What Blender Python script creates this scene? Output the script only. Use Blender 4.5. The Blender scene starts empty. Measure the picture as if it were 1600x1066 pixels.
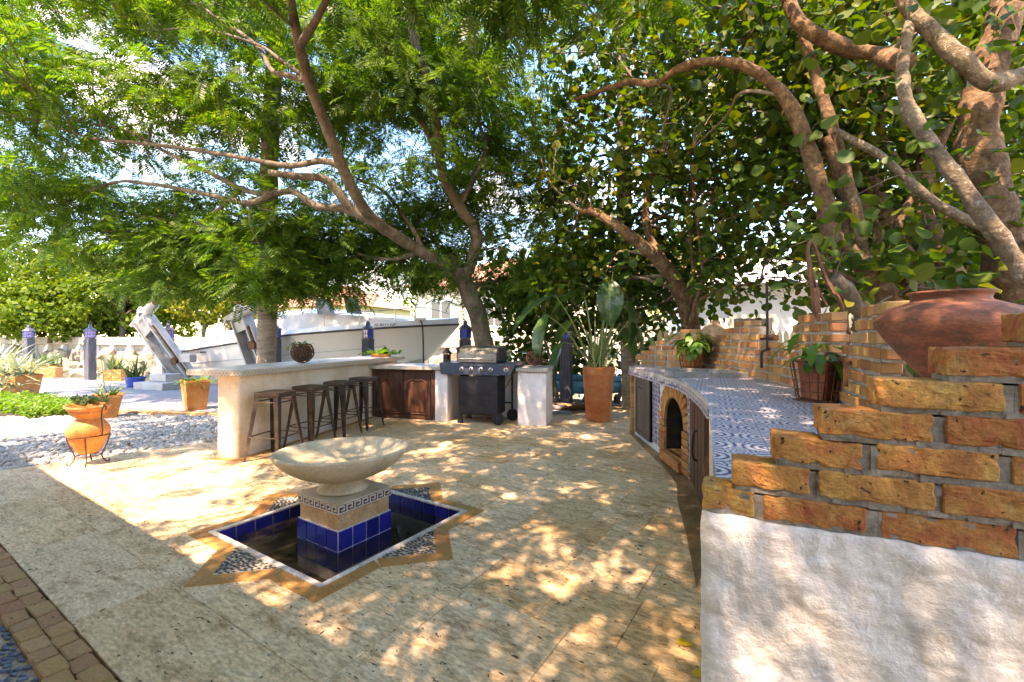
import bpy, bmesh, math, random
import numpy as np
from mathutils import Vector, Matrix, Euler, Quaternion, noise as mnoise

R = math.radians
scn = bpy.context.scene
COL = scn.collection
random.seed(7); RNG = np.random.default_rng(11)

# ------------------------------------------------------------------ camera, sky, sun, exposure
CAMH, FPX, HOR = 1.4, 700.0, 526.0          # eye height, focal length and horizon row at 1600 px width
cam = bpy.data.cameras.new('camera'); camo = bpy.data.objects.new('camera', cam); COL.objects.link(camo)
camo.location = (0, 0, CAMH); camo.rotation_euler = (R(90), 0, 0)
cam.sensor_width = 36.0; cam.lens = FPX / 1600 * 36; cam.shift_y = -7 / 1600
cam.clip_start = 0.05; cam.clip_end = 2000
scn.camera = camo

SUN_EL = R(61); SUN_FROM = Vector((-0.52, -0.85, 0)).normalized()      # horizontal direction towards the sun
to_sun = Vector((SUN_FROM.x * math.cos(SUN_EL), SUN_FROM.y * math.cos(SUN_EL), math.sin(SUN_EL)))
sl = bpy.data.lights.new('sun', 'SUN'); slo = bpy.data.objects.new('sun', sl); COL.objects.link(slo)
sl.energy = 2.2; sl.angle = R(0.53); sl.color = (1.0, 0.965, 0.92)
slo.rotation_euler = to_sun.to_track_quat('Z', 'Y').to_euler()
slo.location = to_sun * 50

world = bpy.data.worlds.new('World'); scn.world = world; world.use_nodes = True
wt = world.node_tree; wt.nodes.clear()
def wn(t, **k):
    n = wt.nodes.new(t)
    for a, b in k.items(): setattr(n, a, b)
    return n
sky = wn('ShaderNodeTexSky', sky_type='NISHITA', sun_disc=False, sun_elevation=SUN_EL,
         sun_rotation=math.atan2(SUN_FROM.x, SUN_FROM.y), altitude=0, air_density=1.0, dust_density=0.2, ozone_density=2.5)
tc = wn('ShaderNodeTexCoord'); mp = wn('ShaderNodeMapping'); mp.inputs['Scale'].default_value = (1, 1, 2.2)
cn = wn('ShaderNodeTexNoise'); cn.inputs['Scale'].default_value = 2.6; cn.inputs['Detail'].default_value = 7; cn.inputs['Roughness'].default_value = 0.58
cr = wn('ShaderNodeValToRGB'); cr.color_ramp.elements[0].position = 0.55; cr.color_ramp.elements[1].position = 0.72
cr.color_ramp.elements[1].color = (0.85, 0.85, 0.85, 1)
mx = wn('ShaderNodeMix', data_type='RGBA'); mx.inputs['B'].default_value = (9.0, 9.1, 9.4, 1)
bg = wn('ShaderNodeBackground'); bg.inputs['Strength'].default_value = 0.14; wo = wn('ShaderNodeOutputWorld')
L = wt.links.new
L(tc.outputs['Generated'], mp.inputs['Vector']); L(mp.outputs['Vector'], cn.inputs['Vector']); L(cn.outputs['Fac'], cr.inputs['Fac'])
L(cr.outputs['Color'], mx.inputs['Factor']); hsv = wn('ShaderNodeHueSaturation'); hsv.inputs['Saturation'].default_value = 1.3; L(sky.outputs['Color'], hsv.inputs['Color']); L(hsv.outputs['Color'], mx.inputs['A']); L(mx.outputs['Result'], bg.inputs['Color']); L(bg.outputs['Background'], wo.inputs['Surface'])

scn.view_settings.view_transform = 'Standard'; scn.view_settings.look = 'None'
scn.view_settings.gamma = 1.0; scn.view_settings.use_curve_mapping = False
scn.view_settings.exposure = 3.26
scn.view_settings.use_white_balance = True; scn.view_settings.white_balance_temperature = 10800; scn.view_settings.white_balance_tint = 30
scn.render.engine = 'CYCLES'
cy = scn.cycles
cy.use_denoising = True
cy.max_bounces = 7; cy.diffuse_bounces = 4; cy.glossy_bounces = 3; cy.transmission_bounces = 5; cy.transparent_max_bounces = 6
cy.caustics_reflective = False; cy.caustics_refractive = False; cy.sample_clamp_indirect = 6

# ------------------------------------------------------------------ helpers
def G(u, v, z=0.0):                        # ground (or height z) point seen at a pixel
    Y = (CAMH - z) * FPX / (v - HOR); return Vector(((u - 800) / FPX * Y, Y, z))
def P(u, v, Y):                            # point seen at a pixel, Y metres away
    return Vector(((u - 800) / FPX * Y, Y, CAMH + (HOR - v) / FPX * Y))

def obj(name, data, mat=None, parent=None, loc=None, rot=None, scale=None, smooth=False):
    if isinstance(data, bmesh.types.BMesh):
        me = bpy.data.meshes.new(name); data.normal_update(); data.to_mesh(me); data.free()
        if smooth: me.shade_smooth()
    else: me = data
    if mat is not None and not me.materials:
        for m in (mat if isinstance(mat, (list, tuple)) else [mat]): me.materials.append(m)
    o = bpy.data.objects.new(name, me); COL.objects.link(o)
    if parent is not None: o.parent = parent
    if loc is not None: o.location = loc
    if rot is not None: o.rotation_euler = rot
    if scale is not None: o.scale = scale
    return o
def tag(o, label=None, cat=None, group=None, kind=None):
    if label: o['label'] = label
    if cat: o['category'] = cat
    if group: o['group'] = group
    if kind: o['kind'] = kind
    return o
def thing(name, label, cat, loc=(0, 0, 0), rz=0, group=None):
    o = bpy.data.objects.new(name, None); COL.objects.link(o)
    o.location = loc; o.rotation_euler = (0, 0, rz); o.empty_display_size = 0.1
    return tag(o, label, cat, group)
def copy_tree(o, parent=None):
    c = o.copy(); COL.objects.link(c); c.parent = parent
    for ch in o.children: copy_tree(ch, c)
    return c

def bm_(): return bmesh.new()
def box(bm, c, s, rz=0, bev=0.0, mat_i=0):
    M = Matrix.Translation(Vector(c)) @ Matrix.Rotation(rz, 4, 'Z') @ Matrix.Diagonal((s[0], s[1], s[2], 1))
    r = bmesh.ops.create_cube(bm, size=1.0, matrix=M)
    fs = {f for v in r['verts'] for f in v.link_faces}
    for f in fs: f.material_index = mat_i
    if bev > 0:
        es = {e for v in r['verts'] for e in v.link_edges}
        bmesh.ops.bevel(bm, geom=list(es), offset=bev, segments=2, affect='EDGES', profile=0.5)
    return bm
def hexa(bm, lo, hi):
    """solid from a lower and an upper ring of points"""
    n = len(lo); a = [bm.verts.new(p) for p in lo]; b = [bm.verts.new(p) for p in hi]
    bm.faces.new(a[::-1]); bm.faces.new(b)
    for i in range(n): bm.faces.new((a[i], a[(i + 1) % n], b[(i + 1) % n], b[i]))
    return bm
def area2(poly): return sum(poly[i][0] * poly[(i + 1) % len(poly)][1] - poly[(i + 1) % len(poly)][0] * poly[i][1] for i in range(len(poly)))
def prism(bm, poly, z0, z1):
    if area2(poly) < 0: poly = poly[::-1]
    return hexa(bm, [(p[0], p[1], z0) for p in poly], [(p[0], p[1], z1) for p in poly])
def spline(pts, n=6):
    pts = [Vector(p) for p in pts]
    if len(pts) < 3: return pts
    q = [pts[0] * 2 - pts[1]] + pts + [pts[-1] * 2 - pts[-2]]; out = []
    for i in range(1, len(q) - 2):
        for k in range(n):
            t = k / n; a, b, c, d = q[i - 1], q[i], q[i + 1], q[i + 2]
            out.append(0.5 * ((2 * b) + (c - a) * t + (2 * a - 5 * b + 4 * c - d) * t * t + (3 * b - a - 3 * c + d) * t ** 3))
    out.append(pts[-1]); return out
def tube(bm, pts, r, seg=8, r2=None, caps=True, rough=0.0, closed=False):
    pts = [Vector(p) for p in pts]; n = len(pts)
    rs = r if isinstance(r, (list, tuple)) else [r + ((r2 if r2 is not None else r) - r) * i / max(1, n - 1) for i in range(n)]
    rings = []; up = None
    for i, p in enumerate(pts):
        t = (pts[min(i + 1, n - 1)] - pts[max(i - 1, 0)])
        if closed: t = pts[(i + 1) % n] - pts[i - 1]
        t = t.normalized() if t.length > 1e-9 else Vector((0, 0, 1))
        if up is None: up = t.orthogonal().normalized()
        up = (up - t * up.dot(t)); up = up.normalized() if up.length > 1e-6 else t.orthogonal().normalized()
        s = t.cross(up); ring = []
        for k in range(seg):
            a = 2 * math.pi * k / seg; rr = rs[i]
            d = up * math.cos(a) + s * math.sin(a)
            if rough: rr *= 1 + rough * mnoise.noise((p + d * rr) * 5.0) + rough * 0.7 * mnoise.noise((p + d * rr) * 14.0)
            ring.append(bm.verts.new(p + d * rr))
        rings.append(ring)
    m = n if closed else n - 1
    for i in range(m):
        A, B = rings[i], rings[(i + 1) % n]
        for k in range(seg): bm.faces.new((A[k], A[(k + 1) % seg], B[(k + 1) % seg], B[k]))
    if caps and not closed:
        bm.faces.new(rings[0][::-1]); bm.faces.new(rings[-1])
    return bm
def lathe(bm, prof, seg=40, c=(0, 0, 0), wob=0.0, sx=1, sy=1):
    rings = []
    for r, z in prof:
        if r < 1e-6: rings.append([bm.verts.new((c[0], c[1], c[2] + z))]); continue
        ring = []
        for k in range(seg):
            a = 2 * math.pi * k / seg; rr = r
            if wob: rr *= 1 + wob * mnoise.noise(Vector((math.cos(a) * 1.5, math.sin(a) * 1.5, z * 6)))
            ring.append(bm.verts.new((c[0] + rr * math.cos(a) * sx, c[1] + rr * math.sin(a) * sy, c[2] + z)))
        rings.append(ring)
    for A, B in zip(rings, rings[1:]):
        if len(A) == 1 and len(B) == 1: continue
        for k in range(seg):
            j = (k + 1) % seg
            if len(A) == 1: bm.faces.new((A[0], B[j], B[k]))
            elif len(B) == 1: bm.faces.new((A[k], A[j], B[0]))
            else: bm.faces.new((A[k], A[j], B[j], B[k]))
    return bm
def clip_poly(subj, win):
    """subject polygon (any) cut by a convex counter-clockwise window"""
    out = list(subj)
    for i in range(len(win)):
        ax, ay = win[i]; bx, by = win[(i + 1) % len(win)]; inp = out; out = []
        if not inp: break
        sd = lambda p: (bx - ax) * (p[1] - ay) - (by - ay) * (p[0] - ax)
        for k in range(len(inp)):
            p, q = inp[k - 1], inp[k]; dp, dq = sd(p), sd(q)
            if (dp >= 0) != (dq >= 0):
                t = dp / (dp - dq); out.append((p[0] + (q[0] - p[0]) * t, p[1] + (q[1] - p[1]) * t))
            if dq >= 0: out.append(q)
    res = []
    for p in out:
        if not res or (abs(p[0] - res[-1][0]) + abs(p[1] - res[-1][1])) > 1e-5: res.append(p)
    if len(res) > 1 and abs(res[0][0] - res[-1][0]) + abs(res[0][1] - res[-1][1]) < 1e-5: res.pop()
    return res if len(res) >= 3 and abs(area2(res)) > 2e-4 else None
def scatter(name, tv, tf, mats4, mat, parent=None, kind='stuff'):
    """one mesh holding a template (verts tv, equal-size faces tf) at every 4x4 in mats4"""
    tv = np.asarray(tv, np.float32); tf = np.asarray(tf, np.int32); M = np.asarray(mats4, np.float32)
    n, nv, nf, k = len(M), len(tv), len(tf), tf.shape[1]
    V = np.einsum('nij,vj->nvi', M[:, :3, :3], tv) + M[:, None, :3, 3]
    F = tf[None] + (np.arange(n, dtype=np.int32) * nv)[:, None, None]
    me = bpy.data.meshes.new(name)
    me.vertices.add(n * nv); me.vertices.foreach_set('co', V.ravel())
    me.loops.add(n * nf * k); me.loops.foreach_set('vertex_index', F.ravel())
    me.polygons.add(n * nf); me.polygons.foreach_set('loop_start', np.arange(0, n * nf * k, k, dtype=np.int32))
    me.update(calc_edges=True)
    o = obj(name, me, mat, parent)
    if kind: o['kind'] = kind
    return o
def basis(d, up):
    """3x3 with x along d, z near up, for arrays"""
    d = d / np.linalg.norm(d, axis=1, keepdims=True); y = np.cross(up, d); y /= np.maximum(np.linalg.norm(y, axis=1, keepdims=True), 1e-6)
    z = np.cross(d, y); return np.stack([d, y, z], axis=2)
def mat4(B, t, s):
    M = np.zeros((len(B), 4, 4), np.float32); M[:, :3, :3] = B * s[:, None, None]; M[:, :3, 3] = t; M[:, 3, 3] = 1; return M

# ------------------------------------------------------------------ materials
def ramp(nt, cols, fac, interp='LINEAR'):
    r = nt.nodes.new('ShaderNodeValToRGB'); e = r.color_ramp.elements; r.color_ramp.interpolation = interp
    n = len(cols)
    for i, c in enumerate(cols):
        pos = c[3] if len(c) > 3 else i / max(1, n - 1)
        el = e[i] if i < 2 else e.new(pos)
        el.position = pos; el.color = (c[0], c[1], c[2], 1)
    nt.links.new(fac, r.inputs['Fac']); return r.outputs['Color']
def pm(name, cols, scale=4.0, rough=0.8, bump=0.25, bscale=30.0, rcols=None, rmix=0.5, metal=0.0, stretch=(1, 1, 1), pits=None,
       detail=6, spec=0.4, coat=0.0, streak=None, bdist=0.01, rval=0.0, trans=0.0, dirt=None, rr=None, fine=(48.0, 0.24)):
    """procedural material: noise-driven colours, per-object colour (rcols), pits, dirt, bump"""
    m = bpy.data.materials.new(name); m.use_nodes = True; nt = m.node_tree; N = nt.nodes; l = nt.links.new
    b = N['Principled BSDF']; b.inputs['Roughness'].default_value = rough; b.inputs['Metallic'].default_value = metal
    b.inputs['Specular IOR Level'].default_value = spec; b.inputs['Coat Weight'].default_value = coat
    t = N.new('ShaderNodeTexCoord'); oi = N.new('ShaderNodeObjectInfo')
    off = N.new('ShaderNodeVectorMath'); off.operation = 'SCALE'; off.inputs[0].default_value = (37.1, 19.7, 53.3); l(oi.outputs['Random'], off.inputs['Scale'])
    ad = N.new('ShaderNodeVectorMath'); ad.operation = 'ADD'; l(t.outputs['Object'], ad.inputs[0]); l(off.outputs['Vector'], ad.inputs[1])
    mpn = N.new('ShaderNodeMapping'); mpn.inputs['Scale'].default_value = stretch; l(ad.outputs['Vector'], mpn.inputs['Vector'])
    def nz(sc, det=detail, ro=0.6, dis=0.0, vec=None):
        q = N.new('ShaderNodeTexNoise'); q.inputs['Scale'].default_value = sc; q.inputs['Detail'].default_value = det
        q.inputs['Roughness'].default_value = ro; q.inputs['Distortion'].default_value = dis; l(vec or mpn.outputs['Vector'], q.inputs['Vector']); return q.outputs['Fac']
    n1 = nz(scale)
    lo, hi = 0.3, 0.7
    mr = N.new('ShaderNodeMapRange'); mr.inputs['From Min'].default_value = lo; mr.inputs['From Max'].default_value = hi; l(n1, mr.inputs['Value'])
    col = ramp(nt, cols, mr.outputs['Result'])
    def mix(a, bb, fac, mode='MIX'):
        q = N.new('ShaderNodeMix'); q.data_type = 'RGBA'; q.blend_type = mode
        if isinstance(fac, float): q.inputs['Factor'].default_value = fac
        else: l(fac, q.inputs['Factor'])
        l(a, q.inputs['A'])
        if isinstance(bb, tuple): q.inputs['B'].default_value = (*bb[:3], 1)
        else: l(bb, q.inputs['B'])
        return q.outputs['Result']
    if rcols:
        rc = ramp(nt, rcols, oi.outputs['Random']); col = mix(col, rc, float(rmix))
    if dirt:                                     # (colour, scale, lo, hi)
        dn = nz(dirt[1], 8, 0.7, 0.6); dm = N.new('ShaderNodeMapRange'); dm.inputs['From Min'].default_value = dirt[2]; dm.inputs['From Max'].default_value = dirt[3]
        l(dn, dm.inputs['Value']); col = mix(col, dirt[0], dm.outputs['Result'])
    if pits:                                     # (colour, scale, threshold)
        pn = nz(pits[1], 4, 0.55); pr = N.new('ShaderNodeMapRange'); pr.inputs['From Min'].default_value = pits[2]; pr.inputs['From Max'].default_value = pits[2] + 0.035
        l(pn, pr.inputs['Value']); col = mix(col, pits[0], pr.outputs['Result'])
    if rval:
        hs = N.new('ShaderNodeHueSaturation'); q = N.new('ShaderNodeMapRange'); q.inputs['To Min'].default_value = 1 - rval; q.inputs['To Max'].default_value = 1 + rval
        l(oi.outputs['Random'], q.inputs['Value']); l(q.outputs['Result'], hs.inputs['Value']); l(col, hs.inputs['Color']); col = hs.outputs['Color']
    if fine:
        fn = nz(fine[0], 5, 0.72); fm = N.new('ShaderNodeMapRange'); fm.inputs['From Min'].default_value = 0.32; fm.inputs['From Max'].default_value = 0.68
        fm.inputs['To Min'].default_value = 1 - fine[1] * 1.4; fm.inputs['To Max'].default_value = 1 + fine[1]; l(fn, fm.inputs['Value'])
        cmb = N.new('ShaderNodeCombineXYZ')
        for k_ in range(3): l(fm.outputs['Result'], cmb.inputs[k_])
        col = mix(col, cmb.outputs[0], 1.0, 'MULTIPLY')
    l(col, b.inputs['Base Color'])
    if rr:
        q = N.new('ShaderNodeMapRange'); q.inputs['To Min'].default_value = rr[0]; q.inputs['To Max'].default_value = rr[1]; l(n1, q.inputs['Value']); l(q.outputs['Result'], b.inputs['Roughness'])
    if bump:
        bn = N.new('ShaderNodeBump'); bn.inputs['Strength'].default_value = bump; bn.inputs['Distance'].default_value = bdist
        h = nz(bscale, 8, 0.62)
        if pits:
            s = N.new('ShaderNodeMath'); s.operation = 'SUBTRACT'; l(h, s.inputs[0]); l(pr.outputs['Result'], s.inputs[1]); h = s.outputs['Value']
        l(h, bn.inputs['Height']); l(bn.outputs['Normal'], b.inputs['Normal'])
    return m
def leafm(name, cols, tcol, tmix=0.35, rough=0.5, spec=0.35, per='island', vein=None):
    """leaf: colour per leaf, light passing through"""
    m = bpy.data.materials.new(name); m.use_nodes = True; nt = m.node_tree; N = nt.nodes; l = nt.links.new
    b = N['Principled BSDF']; out = N['Material Output']
    if per == 'island': rnd = N.new('ShaderNodeNewGeometry').outputs['Random Per Island']
    else: rnd = N.new('ShaderNodeObjectInfo').outputs['Random']
    c = ramp(nt, cols, rnd)
    if vein:
        t = N.new('ShaderNodeTexCoord'); s = N.new('ShaderNodeSeparateXYZ'); l(t.outputs['Object'], s.inputs[0])
        a = N.new('ShaderNodeMath'); a.operation = 'ABSOLUTE'; l(s.outputs['Y'], a.inputs[0])
        q = N.new('ShaderNodeMath'); q.operation = 'MULTIPLY_ADD'; q.inputs[1].default_value = -0.8; l(a.outputs[0], q.inputs[0]); l(s.outputs['X'], q.inputs[2])
        w = N.new('ShaderNodeMath'); w.operation = 'MULTIPLY'; w.inputs[1].default_value = vein[0]; l(q.outputs[0], w.inputs[0])
        f = N.new('ShaderNodeMath'); f.operation = 'FRACT'; l(w.outputs[0], f.inputs[0])
        g = N.new('ShaderNodeMath'); g.operation = 'LESS_THAN'; g.inputs[1].default_value = 0.1; l(f.outputs[0], g.inputs[0])
        g2 = N.new('ShaderNodeMath'); g2.operation = 'LESS_THAN'; g2.inputs[1].default_value = vein[1]; l(a.outputs[0], g2.inputs[0])
        mxx = N.new('ShaderNodeMath'); mxx.operation = 'MAXIMUM'; l(g.outputs[0], mxx.inputs[0]); l(g2.outputs[0], mxx.inputs[1])
        sc = N.new('ShaderNodeMath'); sc.operation = 'MULTIPLY'; sc.inputs[1].default_value = vein[3]; l(mxx.outputs[0], sc.inputs[0])
        k = N.new('ShaderNodeMix'); k.data_type = 'RGBA'; l(sc.outputs[0], k.inputs['Factor']); l(c, k.inputs['A']); k.inputs['B'].default_value = (*vein[2], 1); c = k.outputs['Result']
    b.inputs['Roughness'].default_value = rough; b.inputs['Specular IOR Level'].default_value = spec; l(c, b.inputs['Base Color'])
    tr = N.new('ShaderNodeBsdfTranslucent'); tm = N.new('ShaderNodeMix'); tm.data_type = 'RGBA'; tm.blend_type = 'MULTIPLY'; tm.inputs['Factor'].default_value = 1
    l(c, tm.inputs['A']); tm.inputs['B'].default_value = (*tcol, 1); l(tm.outputs['Result'], tr.inputs['Color'])
    ms = N.new('ShaderNodeMixShader'); ms.inputs['Fac'].default_value = tmix; l(b.outputs[0], ms.inputs[1]); l(tr.outputs[0], ms.inputs[2]); l(ms.outputs[0], out.inputs['Surface'])
    return m
def plain(name, col, rough=0.5, metal=0.0, bump=0.0, var=0.12, scale=6.0, spec=0.5, coat=0.0):
    c = Vector(col); return pm(name, [tuple(c * (1 - var)), tuple(c), tuple(c * (1 + var))], scale=scale, rough=rough, bump=bump, metal=metal, spec=spec, coat=coat, fine=(40, 0.08))

M = {}
M['travertine'] = pm('travertine', [(0.48, 0.26, 0.115), (0.68, 0.45, 0.24), (0.75, 0.54, 0.32), (0.82, 0.66, 0.46)], scale=6.0, rough=0.62, fine=(24, 0.3), stretch=(1, 2.6, 1), bump=0.5, bscale=22,
    rcols=[(0.58, 0.35, 0.16), (0.79, 0.59, 0.35), (0.72, 0.57, 0.4), (0.62, 0.39, 0.19), (0.83, 0.68, 0.49), (0.7, 0.47, 0.25)], rmix=0.5, pits=((0.12, 0.07, 0.035), 21, 0.645), bdist=0.008, dirt=((0.36, 0.19, 0.07), 4.5, 0.5, 0.7))
M['grout'] = pm('grout', [(0.1, 0.06, 0.03), (0.2, 0.13, 0.07)], scale=9, rough=0.95, bump=0.3)
M['star_stone'] = pm('star_stone', [(0.30, 0.115, 0.03), (0.46, 0.21, 0.06), (0.52, 0.3, 0.12)], scale=5, rough=0.6, stretch=(1, 1.6, 1), bump=0.3, bscale=24,
    rcols=[(0.48, 0.16, 0.05), (0.46, 0.27, 0.08), (0.52, 0.24, 0.07), (0.36, 0.19, 0.06)], rmix=0.55, pits=((0.16, 0.07, 0.03), 20, 0.69), bdist=0.005)
M['strip_stone'] = pm('strip_stone', [(0.17, 0.09, 0.04), (0.28, 0.16, 0.07), (0.36, 0.23, 0.11)], scale=5, rough=0.55, bump=0.3, bscale=24, rval=0.2)
M['paver'] = pm('paver', [(0.22, 0.1, 0.045), (0.4, 0.2, 0.085), (0.46, 0.28, 0.13)], scale=6, rough=0.75, bump=0.5, bscale=25,
    rcols=[(0.46, 0.22, 0.1), (0.52, 0.34, 0.12), (0.4, 0.27, 0.14), (0.44, 0.15, 0.085), (0.54, 0.38, 0.18)], rmix=0.5, pits=((0.1, 0.07, 0.05), 22, 0.66), dirt=((0.12, 0.09, 0.06), 5, 0.55, 0.8))
M['dark_pebble'] = pm('dark_pebble', [(0.025, 0.03, 0.035), (0.07, 0.075, 0.08)], scale=25, rough=0.35, bump=0)
M['blue_pebble'] = pm('blue_pebble', [(0.06, 0.11, 0.17), (0.14, 0.2, 0.27)], scale=12, rough=0.4, bump=0)
M['mortar_pale'] = pm('mortar_pale', [(0.42, 0.36, 0.27), (0.56, 0.5, 0.4)], scale=12, rough=0.9, bump=0.3)
M['white_rim'] = pm('white_rim', [(0.5, 0.47, 0.42), (0.68, 0.65, 0.6)], scale=10, rough=0.7, bump=0.3, dirt=((0.3, 0.24, 0.17), 7, 0.55, 0.8))
M['blue_tile'] = pm('blue_tile', [(0.004, 0.008, 0.10), (0.008, 0.018, 0.20), (0.012, 0.03, 0.28)], scale=14, rough=0.12, bump=0.12, bscale=40, rval=0.3, coat=0.5, pits=((0.07, 0.1, 0.3), 60, 0.66))
M['pool_floor'] = pm('pool_floor', [(0.015, 0.013, 0.008), (0.05, 0.04, 0.022), (0.11, 0.085, 0.05)], scale=13, rough=0.9, bump=0.5, bscale=20)
M['cast_stone'] = pm('cast_stone', [(0.42, 0.34, 0.21), (0.56, 0.475, 0.33), (0.64, 0.56, 0.42)], scale=5, rough=0.85, bump=0.4, bscale=60, dirt=((0.32, 0.25, 0.12), 4, 0.56, 0.8), pits=((0.2, 0.15, 0.08), 60, 0.68), bdist=0.004, fine=(50, 0.14))
M['pedestal'] = pm('pedestal', [(0.38, 0.2, 0.08), (0.52, 0.31, 0.15), (0.6, 0.42, 0.24)], scale=7, rough=0.7, bump=0.4, bscale=30)
M['key_light'] = plain('key_light', (0.6, 0.54, 0.45), 0.6, bump=0.1)
M['key_dark'] = plain('key_dark', (0.10, 0.05, 0.04), 0.5)
M['plaster'] = pm('plaster', [(0.56, 0.52, 0.45), (0.69, 0.66, 0.6), (0.76, 0.74, 0.7)], scale=2.2, rough=0.85, bump=0.55, bscale=26, bdist=0.012, dirt=((0.48, 0.41, 0.31), 3, 0.57, 0.85), fine=(50, 0.08))
M['plaster_fine'] = pm('plaster_fine', [(0.76, 0.71, 0.64), (0.84, 0.815, 0.77), (0.87, 0.855, 0.83)], scale=5.0, fine=(60, 0.1), rough=0.8, bump=0.8, bscale=90, bdist=0.007, dirt=((0.7, 0.6, 0.48), 5.5, 0.52, 0.78))
M['bar_plaster'] = pm('bar_plaster', [(0.55, 0.44, 0.3), (0.66, 0.57, 0.44), (0.72, 0.66, 0.57)], scale=2.6, rough=0.85, bump=0.5, bscale=20, bdist=0.01, dirt=((0.5, 0.36, 0.22), 3, 0.55, 0.8), fine=(50, 0.08))
M['slab'] = pm('slab', [(0.34, 0.32, 0.3), (0.52, 0.5, 0.48), (0.62, 0.6, 0.58)], scale=4, rough=0.4, bump=0.1, rval=0.1)
M['mortar'] = pm('mortar', [(0.16, 0.145, 0.12), (0.27, 0.25, 0.21), (0.36, 0.335, 0.285)], scale=14, rough=0.95, bump=0.8, bscale=45, bdist=0.01)
M['mortar_light'] = pm('mortar_light', [(0.26, 0.24, 0.205), (0.4, 0.375, 0.325)], scale=14, rough=0.95, bump=0.6, bscale=45)
M['brick'] = pm('brick', [(0.30, 0.07, 0.035), (0.52, 0.17, 0.06), (0.62, 0.31, 0.085), (0.78, 0.54, 0.2)], scale=17, rough=0.92, bump=1.0, bscale=90, bdist=0.008, fine=(95, 0.2),
    rcols=[(0.62, 0.36, 0.1), (0.5, 0.16, 0.06), (0.64, 0.39, 0.12), (0.38, 0.085, 0.045), (0.56, 0.22, 0.075), (0.36, 0.075, 0.045), (0.6, 0.33, 0.1)], rmix=0.45, pits=((0.09, 0.04, 0.02), 60, 0.65), dirt=((0.27, 0.12, 0.045), 17, 0.57, 0.76))
M['brick_far'] = pm('brick_far', [(0.24, 0.085, 0.035), (0.44, 0.2, 0.07), (0.54, 0.33, 0.13)], scale=16, fine=(60, 0.34), rough=0.9, bump=0.7, bscale=38, bdist=0.008,
    rcols=[(0.52, 0.3, 0.09), (0.42, 0.14, 0.06), (0.55, 0.34, 0.12), (0.3, 0.08, 0.05), (0.5, 0.22, 0.07), (0.52, 0.35, 0.18)], rmix=0.6, pits=((0.2, 0.12, 0.07), 42, 0.68))
M['terracotta'] = pm('terracotta', [(0.50, 0.17, 0.05), (0.62, 0.25, 0.08), (0.68, 0.33, 0.14)], scale=5, rough=0.8, bump=0.25, bscale=40, rval=0.12, dirt=((0.62, 0.42, 0.26), 5, 0.6, 0.85))
M['old_clay'] = pm('old_clay', [(0.13, 0.05, 0.028), (0.25, 0.08, 0.042), (0.34, 0.125, 0.065)], scale=7, rough=0.75, bump=0.5, bscale=40, stretch=(1, 1, 3), dirt=((0.09, 0.055, 0.03), 6, 0.48, 0.68))
M['jar_clay'] = pm('jar_clay', [(0.26, 0.16, 0.09), (0.42, 0.25, 0.13), (0.5, 0.32, 0.19)], scale=5, rough=0.85, bump=0.3, bscale=30)
M['red_clay'] = pm('red_clay', [(0.2, 0.055, 0.025), (0.32, 0.09, 0.045), (0.4, 0.14, 0.07)], scale=6, rough=0.75, bump=0.2)
M['glazed_clay'] = pm('glazed_clay', [(0.36, 0.085, 0.025), (0.5, 0.14, 0.04), (0.56, 0.2, 0.07)], scale=4, rough=0.45, bump=0.2, stretch=(1, 1, 3), dirt=((0.2, 0.08, 0.05), 4, 0.55, 0.8), coat=0.15)
M['blue_pot'] = plain('blue_pot', (0.01, 0.09, 0.42), 0.3, coat=0.4)
M['soil'] = pm('soil', [(0.03, 0.02, 0.012), (0.07, 0.05, 0.03)], scale=20, rough=1, bump=0.8)
M['iron'] = pm('iron', [(0.03, 0.026, 0.024), (0.07, 0.055, 0.048)], scale=20, rough=0.6, metal=0.6, bump=0.2)
M['rust'] = pm('rust', [(0.07, 0.032, 0.02), (0.15, 0.065, 0.035), (0.22, 0.1, 0.05)], scale=14, rough=0.85, metal=0.2, bump=0.4)
M['gunmetal'] = pm('gunmetal', [(0.055, 0.042, 0.034), (0.12, 0.095, 0.08), (0.17, 0.13, 0.11)], scale=7, rough=0.42, metal=0.75, bump=0.08, dirt=((0.16, 0.085, 0.045), 6, 0.56, 0.75))
M['stool_seat'] = pm('stool_seat', [(0.03, 0.022, 0.016), (0.065, 0.046, 0.032), (0.11, 0.075, 0.045)], scale=6, rough=0.55, stretch=(1, 5, 1), bump=0.2)
M['door_wood'] = pm('door_wood', [(0.035, 0.014, 0.009), (0.085, 0.033, 0.019), (0.13, 0.055, 0.03)], scale=3, rough=0.5, stretch=(6, 6, 0.7), bump=0.25, bscale=14)
M['grey_door'] = pm('grey_door', [(0.05, 0.04, 0.03), (0.11, 0.085, 0.06), (0.16, 0.125, 0.09)], scale=3, rough=0.7, stretch=(6, 6, 0.7), bump=0.4, bscale=16)
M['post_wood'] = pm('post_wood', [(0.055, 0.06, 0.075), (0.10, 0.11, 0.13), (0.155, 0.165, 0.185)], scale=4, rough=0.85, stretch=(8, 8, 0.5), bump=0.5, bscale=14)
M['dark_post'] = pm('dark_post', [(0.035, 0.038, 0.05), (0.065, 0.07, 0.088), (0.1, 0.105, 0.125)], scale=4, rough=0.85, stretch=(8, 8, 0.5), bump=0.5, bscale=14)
M['lantern_metal'] = plain('lantern_metal', (0.075, 0.08, 0.11), 0.5, metal=0.5, bump=0.1)
M['dock'] = pm('dock', [(0.19, 0.195, 0.22), (0.26, 0.265, 0.29), (0.33, 0.335, 0.35)], scale=2, rough=0.8, stretch=(0.4, 5, 1), bump=0.3, bscale=12, rval=0.1)
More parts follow.
